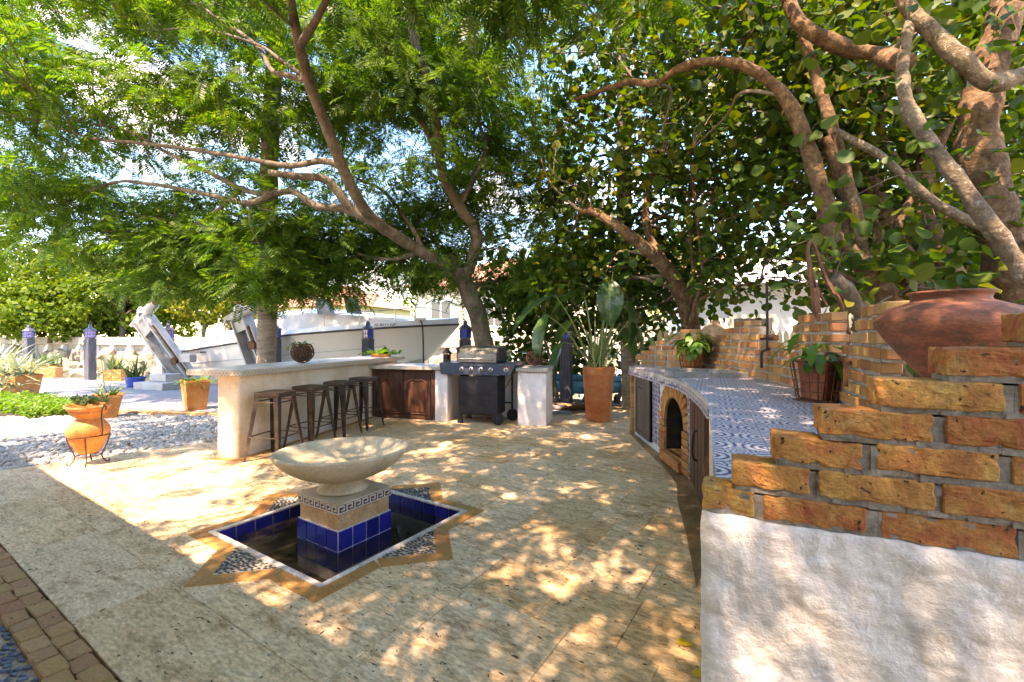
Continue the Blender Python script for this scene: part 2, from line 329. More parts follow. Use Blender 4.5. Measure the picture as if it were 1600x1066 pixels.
M['concrete'] = pm('concrete', [(0.27, 0.24, 0.19), (0.36, 0.33, 0.27), (0.42, 0.39, 0.34)], scale=1.2, rough=0.9, bump=0.4, bscale=12, dirt=((0.3, 0.24, 0.16), 0.9, 0.55, 0.85))
M['rock'] = pm('rock', [(0.17, 0.125, 0.08), (0.3, 0.24, 0.165), (0.4, 0.345, 0.265)], scale=1.5, rough=0.95, bump=0.8, bscale=8, bdist=0.05)
M['gel'] = pm('gelcoat', [(0.72, 0.715, 0.7), (0.77, 0.765, 0.75), (0.8, 0.8, 0.79)], scale=1.2, rough=0.25, bump=0, coat=0.4, fine=None)
M['hull_low'] = pm('hull_low', [(0.68, 0.66, 0.61), (0.75, 0.735, 0.69)], scale=1.2, rough=0.3, bump=0, coat=0.3, fine=None)
M['rub'] = plain('rub', (0.05, 0.04, 0.035), 0.6)
M['dark_glass'] = plain('dark_glass', (0.015, 0.025, 0.025), 0.08, spec=0.7)
M['white_metal'] = pm('white_metal', [(0.3, 0.295, 0.28), (0.42, 0.415, 0.4), (0.48, 0.48, 0.47)], scale=3, rough=0.5, bump=0.1, dirt=((0.35, 0.27, 0.2), 4, 0.58, 0.8), fine=(30, 0.05))
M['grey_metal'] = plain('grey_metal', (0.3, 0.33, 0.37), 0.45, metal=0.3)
M['steel'] = pm('steel', [(0.36, 0.35, 0.31), (0.5, 0.49, 0.45)], scale=3, rough=0.32, metal=0.9, stretch=(1, 12, 1), bump=0.05)
M['black_paint'] = pm('black_paint', [(0.012, 0.013, 0.015), (0.028, 0.03, 0.034)], scale=9, rough=0.5, bump=0.12, dirt=((0.07, 0.065, 0.06), 5, 0.6, 0.85))
M['panel_blue'] = plain('panel_blue', (0.022, 0.032, 0.05), 0.4)
M['rubber'] = plain('rubber', (0.015, 0.015, 0.016), 0.8)
M['kayak'] = plain('kayak', (0.02, 0.3, 0.42), 0.35)
M['bark_grey'] = pm('bark_grey', [(0.06, 0.045, 0.03), (0.125, 0.098, 0.07), (0.2, 0.165, 0.125)], scale=7, rough=0.95, bump=1.0, bscale=22, bdist=0.03, stretch=(1, 1, 0.5))
M['bark_warm'] = pm('bark_warm', [(0.06, 0.033, 0.017), (0.125, 0.07, 0.035), (0.19, 0.12, 0.068)], scale=6, rough=0.95, bump=1.0, bscale=16, bdist=0.035, dirt=((0.24, 0.19, 0.13), 8, 0.58, 0.72), fine=(24, 0.34))
M['bark_spot'] = pm('bark_spot', [(0.085, 0.058, 0.034), (0.15, 0.11, 0.07), (0.2, 0.155, 0.105)], scale=9, rough=0.95, bump=1.0, bscale=26, bdist=0.03, dirt=((0.32, 0.28, 0.21), 22, 0.56, 0.64), fine=(40, 0.3))
M['bark_palm'] = pm('bark_palm', [(0.13, 0.1, 0.075), (0.23, 0.185, 0.14), (0.3, 0.25, 0.195)], scale=5, rough=0.95, bump=1.0, bscale=9, bdist=0.03, stretch=(0.7, 0.7, 4))
M['twig'] = plain('twig', (0.13, 0.1, 0.068), 0.9)
M['husk'] = pm('husk', [(0.16, 0.1, 0.055), (0.3, 0.2, 0.12)], scale=6, rough=0.95, bump=0.5)
M['feather_leaf'] = leafm('feather_leaf', [(0.014, 0.056, 0.010), (0.036, 0.115, 0.016), (0.075, 0.17, 0.02), (0.046, 0.135, 0.022), (0.125, 0.19, 0.024)], (1.6, 1.6, 0.55), 0.5, 0.55, 0.25)
M['feather_leaf_one'] = leafm('feather_leaf_one', [(0.03, 0.085, 0.013), (0.055, 0.125, 0.02), (0.08, 0.15, 0.045)], (1.5, 1.55, 0.6), 0.42, 0.5, 0.3, per='object')
M['grape_leaf'] = leafm('grape_leaf', [(0.018, 0.052, 0.008), (0.03, 0.082, 0.010), (0.055, 0.115, 0.013), (0.038, 0.09, 0.012), (0.13, 0.125, 0.014)], (1.5, 1.45, 0.4), 0.42, 0.5, 0.25)
M['grape_leaf_one'] = leafm('grape_leaf_one', [(0.018, 0.055, 0.010), (0.032, 0.082, 0.013), (0.05, 0.10, 0.015), (0.11, 0.12, 0.02)], (1.45, 1.4, 0.5), 0.36, 0.5, 0.25, per='object', vein=(2.6, 0.025, (0.12, 0.16, 0.04), 0.3))
M['far_leaf'] = leafm('far_leaf', [(0.045, 0.10, 0.010), (0.085, 0.155, 0.014), (0.13, 0.2, 0.02), (0.07, 0.135, 0.014)], (1.4, 1.4, 0.5), 0.4, 0.6, 0.2)
M['far_leaf_yellow'] = leafm('far_leaf_yellow', [(0.13, 0.17, 0.02), (0.22, 0.24, 0.03), (0.26, 0.24, 0.04)], (1.4, 1.3, 0.5), 0.4, 0.6, 0.2)
M['palm_leaf'] = leafm('palm_leaf', [(0.05, 0.1, 0.02), (0.1, 0.15, 0.04), (0.18, 0.19, 0.07)], (1.4, 1.3, 0.6), 0.35, 0.5, 0.35)
M['banana_leaf'] = leafm('banana_leaf', [(0.018, 0.065, 0.02), (0.03, 0.095, 0.028), (0.045, 0.12, 0.03)], (1.4, 1.5, 0.5), 0.3, 0.3, 0.5, per='object', vein=(9, 0.012, (0.16, 0.24, 0.08), 0.4))
M['plant_green'] = leafm('plant_green', [(0.04, 0.13, 0.02), (0.07, 0.19, 0.03), (0.1, 0.24, 0.04)], (1.4, 1.5, 0.5), 0.35, 0.4, 0.4, per='object')
M['succulent'] = leafm('succulent', [(0.07, 0.15, 0.075), (0.12, 0.21, 0.11), (0.14, 0.22, 0.08)], (1.2, 1.3, 0.7), 0.2, 0.5, 0.3, per='object')
M['snake'] = leafm('snake', [(0.045, 0.12, 0.03), (0.09, 0.18, 0.045), (0.15, 0.22, 0.06)], (1.2, 1.3, 0.5), 0.2, 0.4, 0.4, per='object')
M['agave'] = leafm('agave', [(0.22, 0.3, 0.24), (0.3, 0.36, 0.27), (0.34, 0.36, 0.16)], (1.2, 1.2, 0.7), 0.25, 0.6, 0.3, per='object')
M['cover_leaf'] = leafm('cover_leaf', [(0.05, 0.14, 0.015), (0.09, 0.22, 0.025), (0.14, 0.28, 0.03)], (1.4, 1.5, 0.4), 0.35, 0.45, 0.3)
M['yellow_leaf'] = plain('yellow_leaf', (0.62, 0.42, 0.02), 0.5)
M['stem_green'] = plain('stem_green', (0.16, 0.22, 0.06), 0.5)
M['white_stone'] = pm('white_stone', [(0.32, 0.32, 0.31), (0.48, 0.48, 0.47), (0.64, 0.64, 0.64)], scale=9, rough=0.8, bump=0.15)
M['white_wall'] = pm('white_wall', [(0.66, 0.65, 0.63), (0.74, 0.73, 0.71)], scale=1, rough=0.9, bump=0.1, fine=(20, 0.08))
M['roof_tile'] = pm('roof_tile', [(0.4, 0.17, 0.1), (0.55, 0.27, 0.17), (0.62, 0.38, 0.27)], scale=3, rough=0.9, bump=0.4, rval=0.15)
M['cream_wall'] = plain('cream_wall', (0.7, 0.6, 0.45), 0.9, scale=1)
M['picket'] = plain('picket', (0.62, 0.54, 0.38), 0.8)
M['window_dark'] = plain('window_dark', (0.03, 0.04, 0.05), 0.15)
M['ground'] = pm('ground', [(0.1, 0.075, 0.045), (0.17, 0.13, 0.08), (0.2, 0.17, 0.1)], scale=1.5, rough=1, bump=0.5, bscale=12)
M['grass'] = pm('grass', [(0.05, 0.1, 0.02), (0.09, 0.16, 0.03)], scale=0.6, rough=1, bump=0.6, bscale=6)
M['rattan'] = pm('rattan', [(0.1, 0.04, 0.025), (0.2, 0.09, 0.055)], scale=20, rough=0.8, bump=0.2)
M['rope'] = plain('rope', (0.03, 0.03, 0.03), 0.8)
M['char'] = pm('char', [(0.01, 0.009, 0.008), (0.04, 0.032, 0.025)], scale=9, rough=0.95, bump=0.6)
M['litter'] = plain('litter', (0.07, 0.04, 0.022), 0.9)
def glass_blue():
    m = bpy.data.materials.new('lantern_glass'); m.use_nodes = True; nt = m.node_tree; b = nt.nodes['Principled BSDF']
    nz = nt.nodes.new('ShaderNodeTexNoise'); nz.inputs['Scale'].default_value = 9
    c = ramp(nt, [(0.008, 0.06, 0.62), (0.03, 0.16, 0.95)], nz.outputs['Fac']); nt.links.new(c, b.inputs['Base Color'])
    b.inputs['Roughness'].default_value = 0.12; b.inputs['Transmission Weight'].default_value = 0.15; b.inputs['Coat Weight'].default_value = 0.4
    return m
M['lantern_glass'] = glass_blue()
def water_m(name, col, rough, bscale, bump, trans=0.0):
    m = bpy.data.materials.new(name); m.use_nodes = True; nt = m.node_tree; N = nt.nodes; b = N['Principled BSDF']
    t = N.new('ShaderNodeTexCoord'); nz = N.new('ShaderNodeTexNoise'); nz.inputs['Scale'].default_value = bscale; nz.inputs['Detail'].default_value = 3
    nt.links.new(t.outputs['Object'], nz.inputs['Vector'])
    bn = N.new('ShaderNodeBump'); bn.inputs['Strength'].default_value = bump; bn.inputs['Distance'].default_value = 0.02; nt.links.new(nz.outputs['Fac'], bn.inputs['Height']); nt.links.new(bn.outputs['Normal'], b.inputs['Normal'])
    c = ramp(nt, [tuple(Vector(col) * 0.85), tuple(Vector(col) * 1.15)], nz.outputs['Fac']); nt.links.new(c, b.inputs['Base Color'])
    b.inputs['Roughness'].default_value = rough; b.inputs['IOR'].default_value = 1.33; b.inputs['Specular IOR Level'].default_value = 0.7
    if trans: b.inputs['Transmission Weight'].default_value = trans
    return m
M['canal'] = water_m('canal', (0.10, 0.12, 0.07), 0.06, 1.2, 0.25)
M['pool_water'] = water_m('pool_water', (0.028, 0.024, 0.016), 0.02, 6.0, 0.06)
M['pool_water'].node_tree.nodes['Principled BSDF'].inputs['Alpha'].default_value = 0.55
def tile_m():
    """hand-painted blue and white tile: rings round two corners and a small flower, in the tile's own space"""
    m = bpy.data.materials.new('painted_tile'); m.use_nodes = True; nt = m.node_tree; N = nt.nodes; l = nt.links.new; b = N['Principled BSDF']
    t = N.new('ShaderNodeTexCoord'); s = N.new('ShaderNodeSeparateXYZ'); l(t.outputs['Object'], s.inputs[0])
    def mth(op, a, c=None, v=None):
        q = N.new('ShaderNodeMath'); q.operation = op
        if isinstance(a, float): q.inputs[0].default_value = a
        else: l(a, q.inputs[0])
        if c is not None:
            if isinstance(c, float): q.inputs[1].default_value = c
            else: l(c, q.inputs[1])
        return q.outputs[0]
    T = 0.2
    fx = mth('SUBTRACT', mth('FRACT', mth('DIVIDE', s.outputs['X'], T)), 0.5); fy = mth('SUBTRACT', mth('FRACT', mth('DIVIDE', s.outputs['Y'], T)), 0.5)
    ax, ay = mth('ABSOLUTE', fx), mth('ABSOLUTE', fy)
    rc = mth('SQRT', mth('ADD', mth('MULTIPLY', fx, fx), mth('MULTIPLY', fy, fy)))
    cx, cy_ = mth('SUBTRACT', 0.5, ax), mth('SUBTRACT', 0.5, ay)
    rk = mth('SQRT', mth('ADD', mth('MULTIPLY', cx, cx), mth('MULTIPLY', cy_, cy_)))
    w1 = mth('SINE', mth('MULTIPLY', rk, 40.0)); an = mth('ARCTAN2', fy, fx); pet = mth('SINE', mth('MULTIPLY', an, 8.0))
    w2 = mth('SINE', mth('ADD', mth('MULTIPLY', rc, 60.0), mth('MULTIPLY', pet, 1.6)))
    inn = mth('LESS_THAN', rc, 0.33)
    w = mth('ADD', mth('MULTIPLY', w2, inn), mth('MULTIPLY', w1, mth('SUBTRACT', 1.0, inn)))
    nz = N.new('ShaderNodeTexNoise'); nz.inputs['Scale'].default_value = 90; l(t.outputs['Object'], nz.inputs['Vector'])
    w = mth('ADD', w, mth('MULTIPLY', mth('SUBTRACT', nz.outputs['Fac'], 0.5), 2.2))
    mr = N.new('ShaderNodeMapRange'); mr.inputs['From Min'].default_value = -1.1; mr.inputs['From Max'].default_value = 0.5; l(w, mr.inputs['Value'])
    c = ramp(nt, [(0.035, 0.04, 0.16), (0.15, 0.155, 0.29), (0.5, 0.49, 0.49), (0.62, 0.605, 0.58)], mr.outputs['Result']); l(c, b.inputs['Base Color'])
    b.inputs['Roughness'].default_value = 0.5; b.inputs['Specular IOR Level'].default_value = 0.25
    return m
M['painted_tile'] = tile_m()
def band_m(name, pu, pv, cols, dist='CHEBYCHEV', rnd_=0.35):
    """small mosaic band"""
    m = bpy.data.materials.new(name); m.use_nodes = True; nt = m.node_tree; N = nt.nodes; l = nt.links.new; b = N['Principled BSDF']
    t = N.new('ShaderNodeTexCoord'); s = N.new('ShaderNodeSeparateXYZ'); l(t.outputs['Object'], s.inputs[0])
    a = N.new('ShaderNodeMath'); a.operation = 'ADD'; l(s.outputs['X'], a.inputs[0]); l(s.outputs['Y'], a.inputs[1])
    c = N.new('ShaderNodeCombineXYZ'); l(a.outputs[0], c.inputs[0]); l(s.outputs['Z'], c.inputs[1])
    mpn = N.new('ShaderNodeMapping'); mpn.inputs['Scale'].default_value = (1 / pu, 1 / pv, 1); l(c.outputs[0], mpn.inputs[0])
    v = N.new('ShaderNodeTexVoronoi'); v.inputs['Scale'].default_value = 1; v.inputs['Randomness'].default_value = rnd_; v.distance = dist; l(mpn.outputs[0], v.inputs['Vector'])
    co = ramp(nt, cols, v.outputs['Distance']); l(co, b.inputs['Base Color']); b.inputs['Roughness'].default_value = 0.4
    return m
M['mosaic'] = band_m('mosaic', 0.05, 0.045, [(0.08, 0.06, 0.04), (0.4, 0.36, 0.29), (0.48, 0.43, 0.35), (0.07, 0.055, 0.04), (0.46, 0.41, 0.33)], 'EUCLIDEAN', 0.05)
M['blue_mosaic'] = band_m('blue_mosaic', 0.085, 0.05, [(0.55, 0.53, 0.5), (0.5, 0.48, 0.46), (0.05, 0.05, 0.16), (0.05, 0.03, 0.08), (0.5, 0.48, 0.46)])
M['stripe_tile'] = band_m('stripe_tile', 0.065, 0.056, [(0.04, 0.045, 0.16), (0.05, 0.05, 0.2), (0.5, 0.48, 0.46), (0.08, 0.08, 0.26), (0.52, 0.5, 0.46)])
# ------------------------------------------------------------------ the setting
W0 = Vector((1.21, 10.0)); WD = Vector((-0.955, 0.295)).normalized(); WN = Vector((-WD.y, WD.x)) * -1   # near seawall line, WN towards the canal
if WN.y < 0: WN = -WN
def wall_pt(s, off=0.0, z=0.0):
    p = W0 + WD * s + WN * off; return Vector((p.x, p.y, z))
WZ = -1.15
def quad_sheet(name, pts, mat, kind='structure'):
    b = bm_(); b.faces.new([b.verts.new(p) for p in pts]); bmesh.ops.recalc_face_normals(b, faces=b.faces)
    if b.faces[0] if False else False: pass
    b.faces.ensure_lookup_table()
    if b.faces[0].normal.z < 0: bmesh.ops.reverse_faces(b, faces=b.faces)
    return tag(obj(name, b, mat), kind=kind)
b = bm_(); prism(b, [(p.x, p.y) for p in (wall_pt(-90), wall_pt(120), wall_pt(120, -160), wall_pt(-90, -160))], -3.2, -0.33)
tag(obj('ground', b, M['ground']), kind='structure')
quad_sheet('canal_water', [wall_pt(-400, -0.3, WZ), wall_pt(400, -0.3, WZ), wall_pt(400, 60, WZ), wall_pt(-400, 60, WZ)], M['canal'])
FO = 12.0
quad_sheet('far_ground', [wall_pt(-500, FO + 0.6, 1.0), wall_pt(500, FO + 0.6, 1.0), wall_pt(900, 900, 1.0), wall_pt(-900, 900, 1.0)], M['grass'])
# seawall cap on this side
b = bm_(); prism(b, [(p.x, p.y) for p in (wall_pt(-30, -0.35), wall_pt(60, -0.35), wall_pt(60, 0.28), wall_pt(-30, 0.28))], -3.0, -0.02)
tag(obj('seawall_cap', b, M['concrete']), kind='structure')

# patio: travertine slabs in rows
PR = math.atan2(-0.542, 0.840); PA = Vector((math.cos(PR), math.sin(PR))); PB = Vector((-PA.y, PA.x))
def to_l(p): v = Vector((p[0], p[1])); return (v.dot(PA), v.dot(PB))
PC = Vector((-1.26, 3.388)); PCL = to_l(PC); PH = 0.625                      # fountain pool centre and half side
patio_w = [(-5.8, 4.545), (2.88, -1.06), (3.4, -1.0), (3.4, 8.5), (-3.2, 9.0), (-3.42, 6.5), (-3.97, 5.98), (-5.36, 4.69)]
patio_l = [to_l(p) for p in patio_w]
patio = thing('patio', None, None, (0, 0, 0), PR); patio['kind'] = 'structure'
x0, x1, y0, y1 = PCL[0] - PH, PCL[0] + PH, PCL[1] - PH, PCL[1] + PH
def rect(a, b_, c, d): return [(a, c), (b_, c), (b_, d), (a, d)]
def minus_pool(r):
    a, b_, c, d = r
    if b_ <= x0 or a >= x1 or d <= y0 or c >= y1: return [r]
    out = []
    if a < x0: out.append((a, x0, c, d))
    if b_ > x1: out.append((x1, b_, c, d))
    aa, bb = max(a, x0), min(b_, x1)
    if c < y0: out.append((aa, bb, c, y0))
    if d > y1: out.append((aa, bb, y1, d))
    return out
b = bm_()
for r in minus_pool((-30, 30, -30, 30)):
    q = clip_poly(patio_l, rect(*r))
    if q: prism(b, q, -0.33, -0.009)
obj('mortar_bed', b, M['grout'], patio)
slabs = []; y = 0.67; rnd = random.Random(5)
while y < 11:
    x = -12 + rnd.random() * 0.5
    while x < 8:
        w = rnd.choice((0.42, 0.42, 0.62, 0.62, 0.46)); 
        for r in minus_pool((x + 0.0012, x + w - 0.0012, y + 0.0012, y + 0.4238)):
            q = clip_poly(patio_l, rect(*r))
            if not q: continue
            cx = sum(p[0] for p in q) / len(q); cyy = sum(p[1] for p in q) / len(q); wp = PA * cx + PB * cyy
            if wp.y < 0.9: continue
            u = 800 + 700 * wp.x / wp.y
            if u < -330 or u > 1500: continue
            slabs.append((wp.y + abs(wp.x) * 0.3, q, cx, cyy))
        x += w
    y += 0.425
slabs.sort(key=lambda s: s[0])
rest = bm_()
def slab_mesh(bm, q, z1, ch=0.0022):
    if area2(q) < 0: q = q[::-1]
    c = Vector((sum(p[0] for p in q) / len(q), sum(p[1] for p in q) / len(q)))
    ins = []
    for p in q:
        d = c - Vector(p); ins.append(Vector(p) + d.normalized() * min(ch * 1.4, d.length * 0.3))
    lo = [bm.verts.new((p[0], p[1], -0.03)) for p in q]; mid = [bm.verts.new((p[0], p[1], z1 - ch)) for p in q]; top = [bm.verts.new((p.x, p.y, z1)) for p in ins]
    n = len(q); bm.faces.new(top)
    for i in range(n):
        j = (i + 1) % n; bm.faces.new((lo[i], lo[j], mid[j], mid[i])); bm.faces.new((mid[i], mid[j], top[j], top[i]))
for i, (dd, q, cx, cyy) in enumerate(slabs):
    z = rnd.uniform(-0.0012, 0.0012)
    if i < 290:
        b = bm_(); slab_mesh(b, [(p[0] - cx, p[1] - cyy) for p in q], z); obj('travertine_slab', b, M['travertine'], patio, (cx, cyy, 0))
    else: slab_mesh(rest, q, z)
tag(obj('distant_slabs', rest, M['travertine'], patio), kind='stuff')

# border of tumbled pavers and pebble mosaic at the house side
border = thing('paver_border', None, None, (0, 0, 0), PR); border['kind'] = 'structure'
b = bm_(); box(b, (-3.4, 0.2, -0.18), (9.5, 0.93, 0.3)); obj('paver_bed', b, M['mortar_pale'], border)
pv = [bm_() for _ in range(4)]; pms = []
for k in range(4):
    b = bm_(); box(b, (0, 0, 0), (1, 1, 1), bev=0.09)
    for v in b.verts: v.co += Vector((rnd.uniform(-.03, .03), rnd.uniform(-.03, .03), rnd.uniform(-.05, .05)))
    me = bpy.data.meshes.new('paver'); b.to_mesh(me); b.free(); me.materials.append(M['paver']); pms.append(me)
for row, (yy, hh) in enumerate(((0.625, 0.086), (0.539, 0.086))):
    x = -5.2 + row * 0.07
    while x < 0.4:
        w = rnd.uniform(0.10, 0.17)
        obj('paver', rnd.choice(pms), None, border, (x + w / 2, yy + rnd.uniform(-.006, .006), -0.035 + rnd.uniform(-.004, .004)), (0, 0, rnd.uniform(-.03, .03)), (w - 0.007, hh - 0.004, 0.075)); x += w
peb_t = bm_(); bmesh.ops.create_icosphere(peb_t, subdivisions=1, radius=1.0)
ICO_V = [tuple(v.co) for v in peb_t.verts]; ICO_F = [tuple(v.index for v in f.verts) for f in peb_t.faces]; peb_t.free()
ms = []
for k in range(1900):
    x = rnd.uniform(-4.4, 0.2); yy = 0.485 - 0.02 * int(rnd.uniform(0, 22)) ; yy += rnd.uniform(-.004, .004)
    ms.append(np.array(Matrix.Translation((x, yy, -0.022)) @ Matrix.Rotation(rnd.uniform(-.35, .35) + 0.9, 4, 'Z') @ Matrix.Diagonal((rnd.uniform(.013, .024), .0048, .012, 1))))
scatter('pebble_mosaic', ICO_V, ICO_F, ms, M['blue_pebble'], border)

# white stones beside the patio
gz = [(-3.42, 6.5), (-3.97, 5.98), (-5.36, 4.69), (-5.8, 4.5), (-9.5, 5.2), (-9.5, 7.4), (-7.9, 8.45), (-5.3, 8.15), (-3.2, 7.9)]
b = bm_(); prism(b, gz, -0.33, -0.03); tag(obj('stone_bed', b, M['mortar']), kind='structure')
def inside(p, poly):
    c = False; j = len(poly) - 1
    for i in range(len(poly)):
        if (poly[i][1] > p[1]) != (poly[j][1] > p[1]) and p[0] < (poly[j][0] - poly[i][0]) * (p[1] - poly[i][1]) / (poly[j][1] - poly[i][1]) + poly[i][0]: c = not c
        j = i
    return c
ms = []
while len(ms) < 10500:
    p = (rnd.uniform(-9.5, -3.2), rnd.uniform(4.4, 8.5))
    if not inside(p, gz): continue
    s = rnd.uniform(0.018, 0.042)
    ms.append(np.array(Matrix.Translation((p[0], p[1], -0.025 + rnd.uniform(0, .018))) @ Euler((rnd.uniform(-.5, .5), rnd.uniform(-.5, .5), rnd.uniform(0, 6.3))).to_matrix().to_4x4() @ Matrix.Diagonal((s * rnd.uniform(1, 1.5), s, s * rnd.uniform(.5, .8), 1))))
st = scatter('white_stones', ICO_V, ICO_F, ms, M['white_stone']); st.data.shade_smooth(); tag(st, 'loose white stones spread between the patio and the grey dock', 'stones', kind='stuff')

# edge stones of the stone bed, dock behind
dk = [(-3.0, 7.95), (-5.3, 8.2), (-7.9, 8.55), (-12.5, 10.4), (-30, 13.5)]
far_edge = [wall_pt(s, -0.36) for s in (32, 4.0)]
b = bm_(); prism(b, dk + [(p.x, p.y) for p in far_edge], -0.33, 0.0); dock = tag(obj('dock', b, M['ground']), kind='structure')
k = 0; DRZ = math.atan2(WD.y, WD.x)
for i in range(46):                                                        # long boards along the seawall
    o1 = -0.36 - 0.145 * i
    poly = [(p.x, p.y) for p in (wall_pt(4.0, o1 - 0.137), wall_pt(4.0, o1), wall_pt(32, o1), wall_pt(32, o1 - 0.137))]
    if area2(poly) < 0: poly = poly[::-1]
    q = clip_poly(dk + [(p.x, p.y) for p in far_edge], poly)
    if not q: continue
    c = Vector((sum(p[0] for p in q) / len(q), sum(p[1] for p in q) / len(q)))
    loc = [((Vector(p) - c).dot(WD), (Vector(p) - c).dot(Vector((-WD.y, WD.x)))) for p in q]
    bb = bm_(); prism(bb, loc, 0.0, 0.024); obj('board', bb, M['dock'], dock, (c.x, c.y, 0.002), (0, 0, DRZ))
ed = thing('edging', None, None); ed['kind'] = 'structure'
for i in range(30):
    t = i / 29; 
    p = Vector((-3.2, 7.92)).lerp(Vector((-5.4, 8.13)), t / 0.4) if t < 0.4 else Vector((-5.4, 8.13)).lerp(Vector((-9.0, 7.0)) if False else Vector((-8.2, 8.5)), (t - 0.4) / 0.6)
    obj('edging_stone', pms[i % 4], None, ed, (p.x, p.y - 0.1, -0.01), (0, 0, rnd.uniform(-.2, .1)), (rnd.uniform(.16, .26), rnd.uniform(.14, .2), .09))
# earth behind the low counter
b = bm_(); prism(b, [(-3.2, 9.0), (3.4, 8.5), (9, 8.2), (9, 9.0), tuple(wall_pt(-8, -0.36).xy), tuple(wall_pt(4, -0.36).xy), (-3.0, 9.3)], -0.33, -0.02)
tag(obj('earth', b, M['ground']), kind='structure')

# ------------------------------------------------------------------ house behind the camera: its eave throws the straight shadow at lower left
hs = thing('house', 'pale house whose eave throws the straight shadow over the lower left paving', 'house', (0, 0, 0), PR)
b = bm_(); box(b, (-1.9, -5.4, 3.02), (14.4, 9.9, 0.2)); obj('roof', b, M['roof_tile'], hs)
b = bm_(); box(b, (-1.9, -6.5, 1.29), (13.5, 7.0, 3.22)); obj('wall', b, M['white_wall'], hs)
for xx in (-8.4, -4.2, 4.6):
    b = bm_(); lathe(b, [(0.16, -0.33), (0.16, 0.1), (0.12, 0.14), (0.11, 2.7), (0.17, 2.8), (0.17, 2.915)], 20); obj('column', b, M['white_wall'], hs, (xx, -0.85, 0))

# ------------------------------------------------------------------ far bank
fb = thing('far_seawall', 'long pale concrete seawall with buttresses across the canal', 'seawall')
b = bm_()
for s0 in range(-6, 75, 6):
    bb = bm_(); q = [(p.x, p.y) for p in (wall_pt(s0 + 0.02, FO - 0.1), wall_pt(s0 + 5.98, FO - 0.1), wall_pt(s0 + 5.98, FO + 0.8), wall_pt(s0 + 0.02, FO + 0.8))]
    prism(bb, q, 0.82, 1.36); obj('cap', bb, M['concrete'], fb)
q = [(p.x, p.y) for p in (wall_pt(-8, FO + 0.15), wall_pt(80, FO + 0.15), wall_pt(80, FO + 0.7), wall_pt(-8, FO + 0.7))]
prism(b, q, -2.5, 0.82); obj('panel', b, M['concrete'], fb)
for i in range(44):
    s = -4 + i * 1.75; bb = bm_(); p = wall_pt(s, FO); z0 = -1.4
    A = [wall_pt(s - .28, FO - .75, z0), wall_pt(s + .28, FO - .75, z0), wall_pt(s + .28, FO + .14, z0), wall_pt(s - .28, FO + .14, z0)]
    B = [wall_pt(s - .14, FO - .06, .8), wall_pt(s + .14, FO - .06, .8), wall_pt(s + .14, FO + .14, .8), wall_pt(s - .14, FO + .14, .8)]
    hexa(bb, A, B); bmesh.ops.recalc_face_normals(bb, faces=bb.faces); obj('buttress', bb, M['white_wall'], fb)
rk = thing('riprap', 'tumbled pale boulders at the foot of the far seawall', 'rocks', wall_pt(30, FO - 1.5, WZ))
rms = []
for k in range(5):
    b = bm_(); bmesh.ops.create_icosphere(b, subdivisions=2, radius=1)
    for v in b.verts: v.co *= 1 + 0.35 * mnoise.noise(v.co * 1.4 + Vector((k * 9, 0, 0)))
    me = bpy.data.meshes.new('rock'); b.to_mesh(me); b.free(); me.materials.append(M['rock']); rms.append(me)
for i in range(230):
    s = rnd.uniform(8, 64); o_ = rnd.uniform(0.2, 2.4); p = wall_pt(s, FO - o_, 0) - rk.location
    sz = rnd.uniform(.35, .75); p.z = (1.25 - o_ * 0.62) + rnd.uniform(-.12, .12)
    obj('rock', rms[i % 5], None, rk, p, (rnd.uniform(0, 6), rnd.uniform(0, 6), rnd.uniform(0, 6)), (sz * rnd.uniform(.9, 1.6), sz, sz * rnd.uniform(.55, .8)))

# far houses
def far_house(label, c, w, d, h, rz, wallm):
    t = thing('waterfront_house', label, 'house', (c[0], c[1], 1.0), rz)
    b = bm_(); box(b, (0, 0, h / 2), (w, d, h)); obj('wall', b, wallm, t)
    b = bm_(); e = 0.7; hexa(b, [(-w / 2 - e, -d / 2 - e, h), (w / 2 + e, -d / 2 - e, h), (w / 2 + e, d / 2 + e, h), (-w / 2 - e, d / 2 + e, h)],
         [(-w / 2 + d * .45, -.1, h + d * .26), (w / 2 - d * .45, -.1, h + d * .26), (w / 2 - d * .45, .1, h + d * .26), (-w / 2 + d * .45, .1, h + d * .26)])
    rf = obj('roof', b, M['roof_tile'], t)
    rr_ = bm_()
    for i in range(int((w + 1) / 0.55)):
        x = -w / 2 - 0.4 + i * 0.55; k = max(0.02, min(1, min(x + w / 2 + e, w / 2 + e - x) / (d * .45 + e)))
        tube(rr_, [(x, -d / 2 - e, h + 0.03), (x, -d / 2 - e + (d / 2 + e) * k, h + 0.03 + d * .26 * k)], 0.09, 5)
    tag(obj('ridge_tiles', rr_, M['roof_tile'], rf), kind='stuff')
    n = max(2, int(w / 3.2))
    for i in range(n):
        x = -w / 2 + (i + .5) * w / n
        b = bm_(); box(b, (x, -d / 2 - 0.02, h * .52), (1.5, 0.12, h * .5)); f = obj('window', b, M['white_wall'], t)
        for sx in (-.36, .36):
            b = bm_(); box(b, (x + sx, -d / 2 - 0.07, h * .52), (.62, 0.06, h * .42)); obj('pane', b, M['window_dark'], f)
    return t
p = wall_pt(2, FO + 9); far_house('cream house with terracotta roof across the canal behind the bow', (p.x, p.y), 22, 9, 3.6, DRZ + math.pi, M['cream_wall'])
p = wall_pt(-19, FO + 9); far_house('second tiled house seen through leaves behind the grill', (p.x, p.y), 15, 9, 3.2, DRZ + math.pi, M['white_wall'])
p = wall_pt(27, FO + 12); far_house('pale house behind the yellow trees beyond the boat lift', (p.x, p.y), 14, 8, 2.8, DRZ + math.pi, M['cream_wall'])
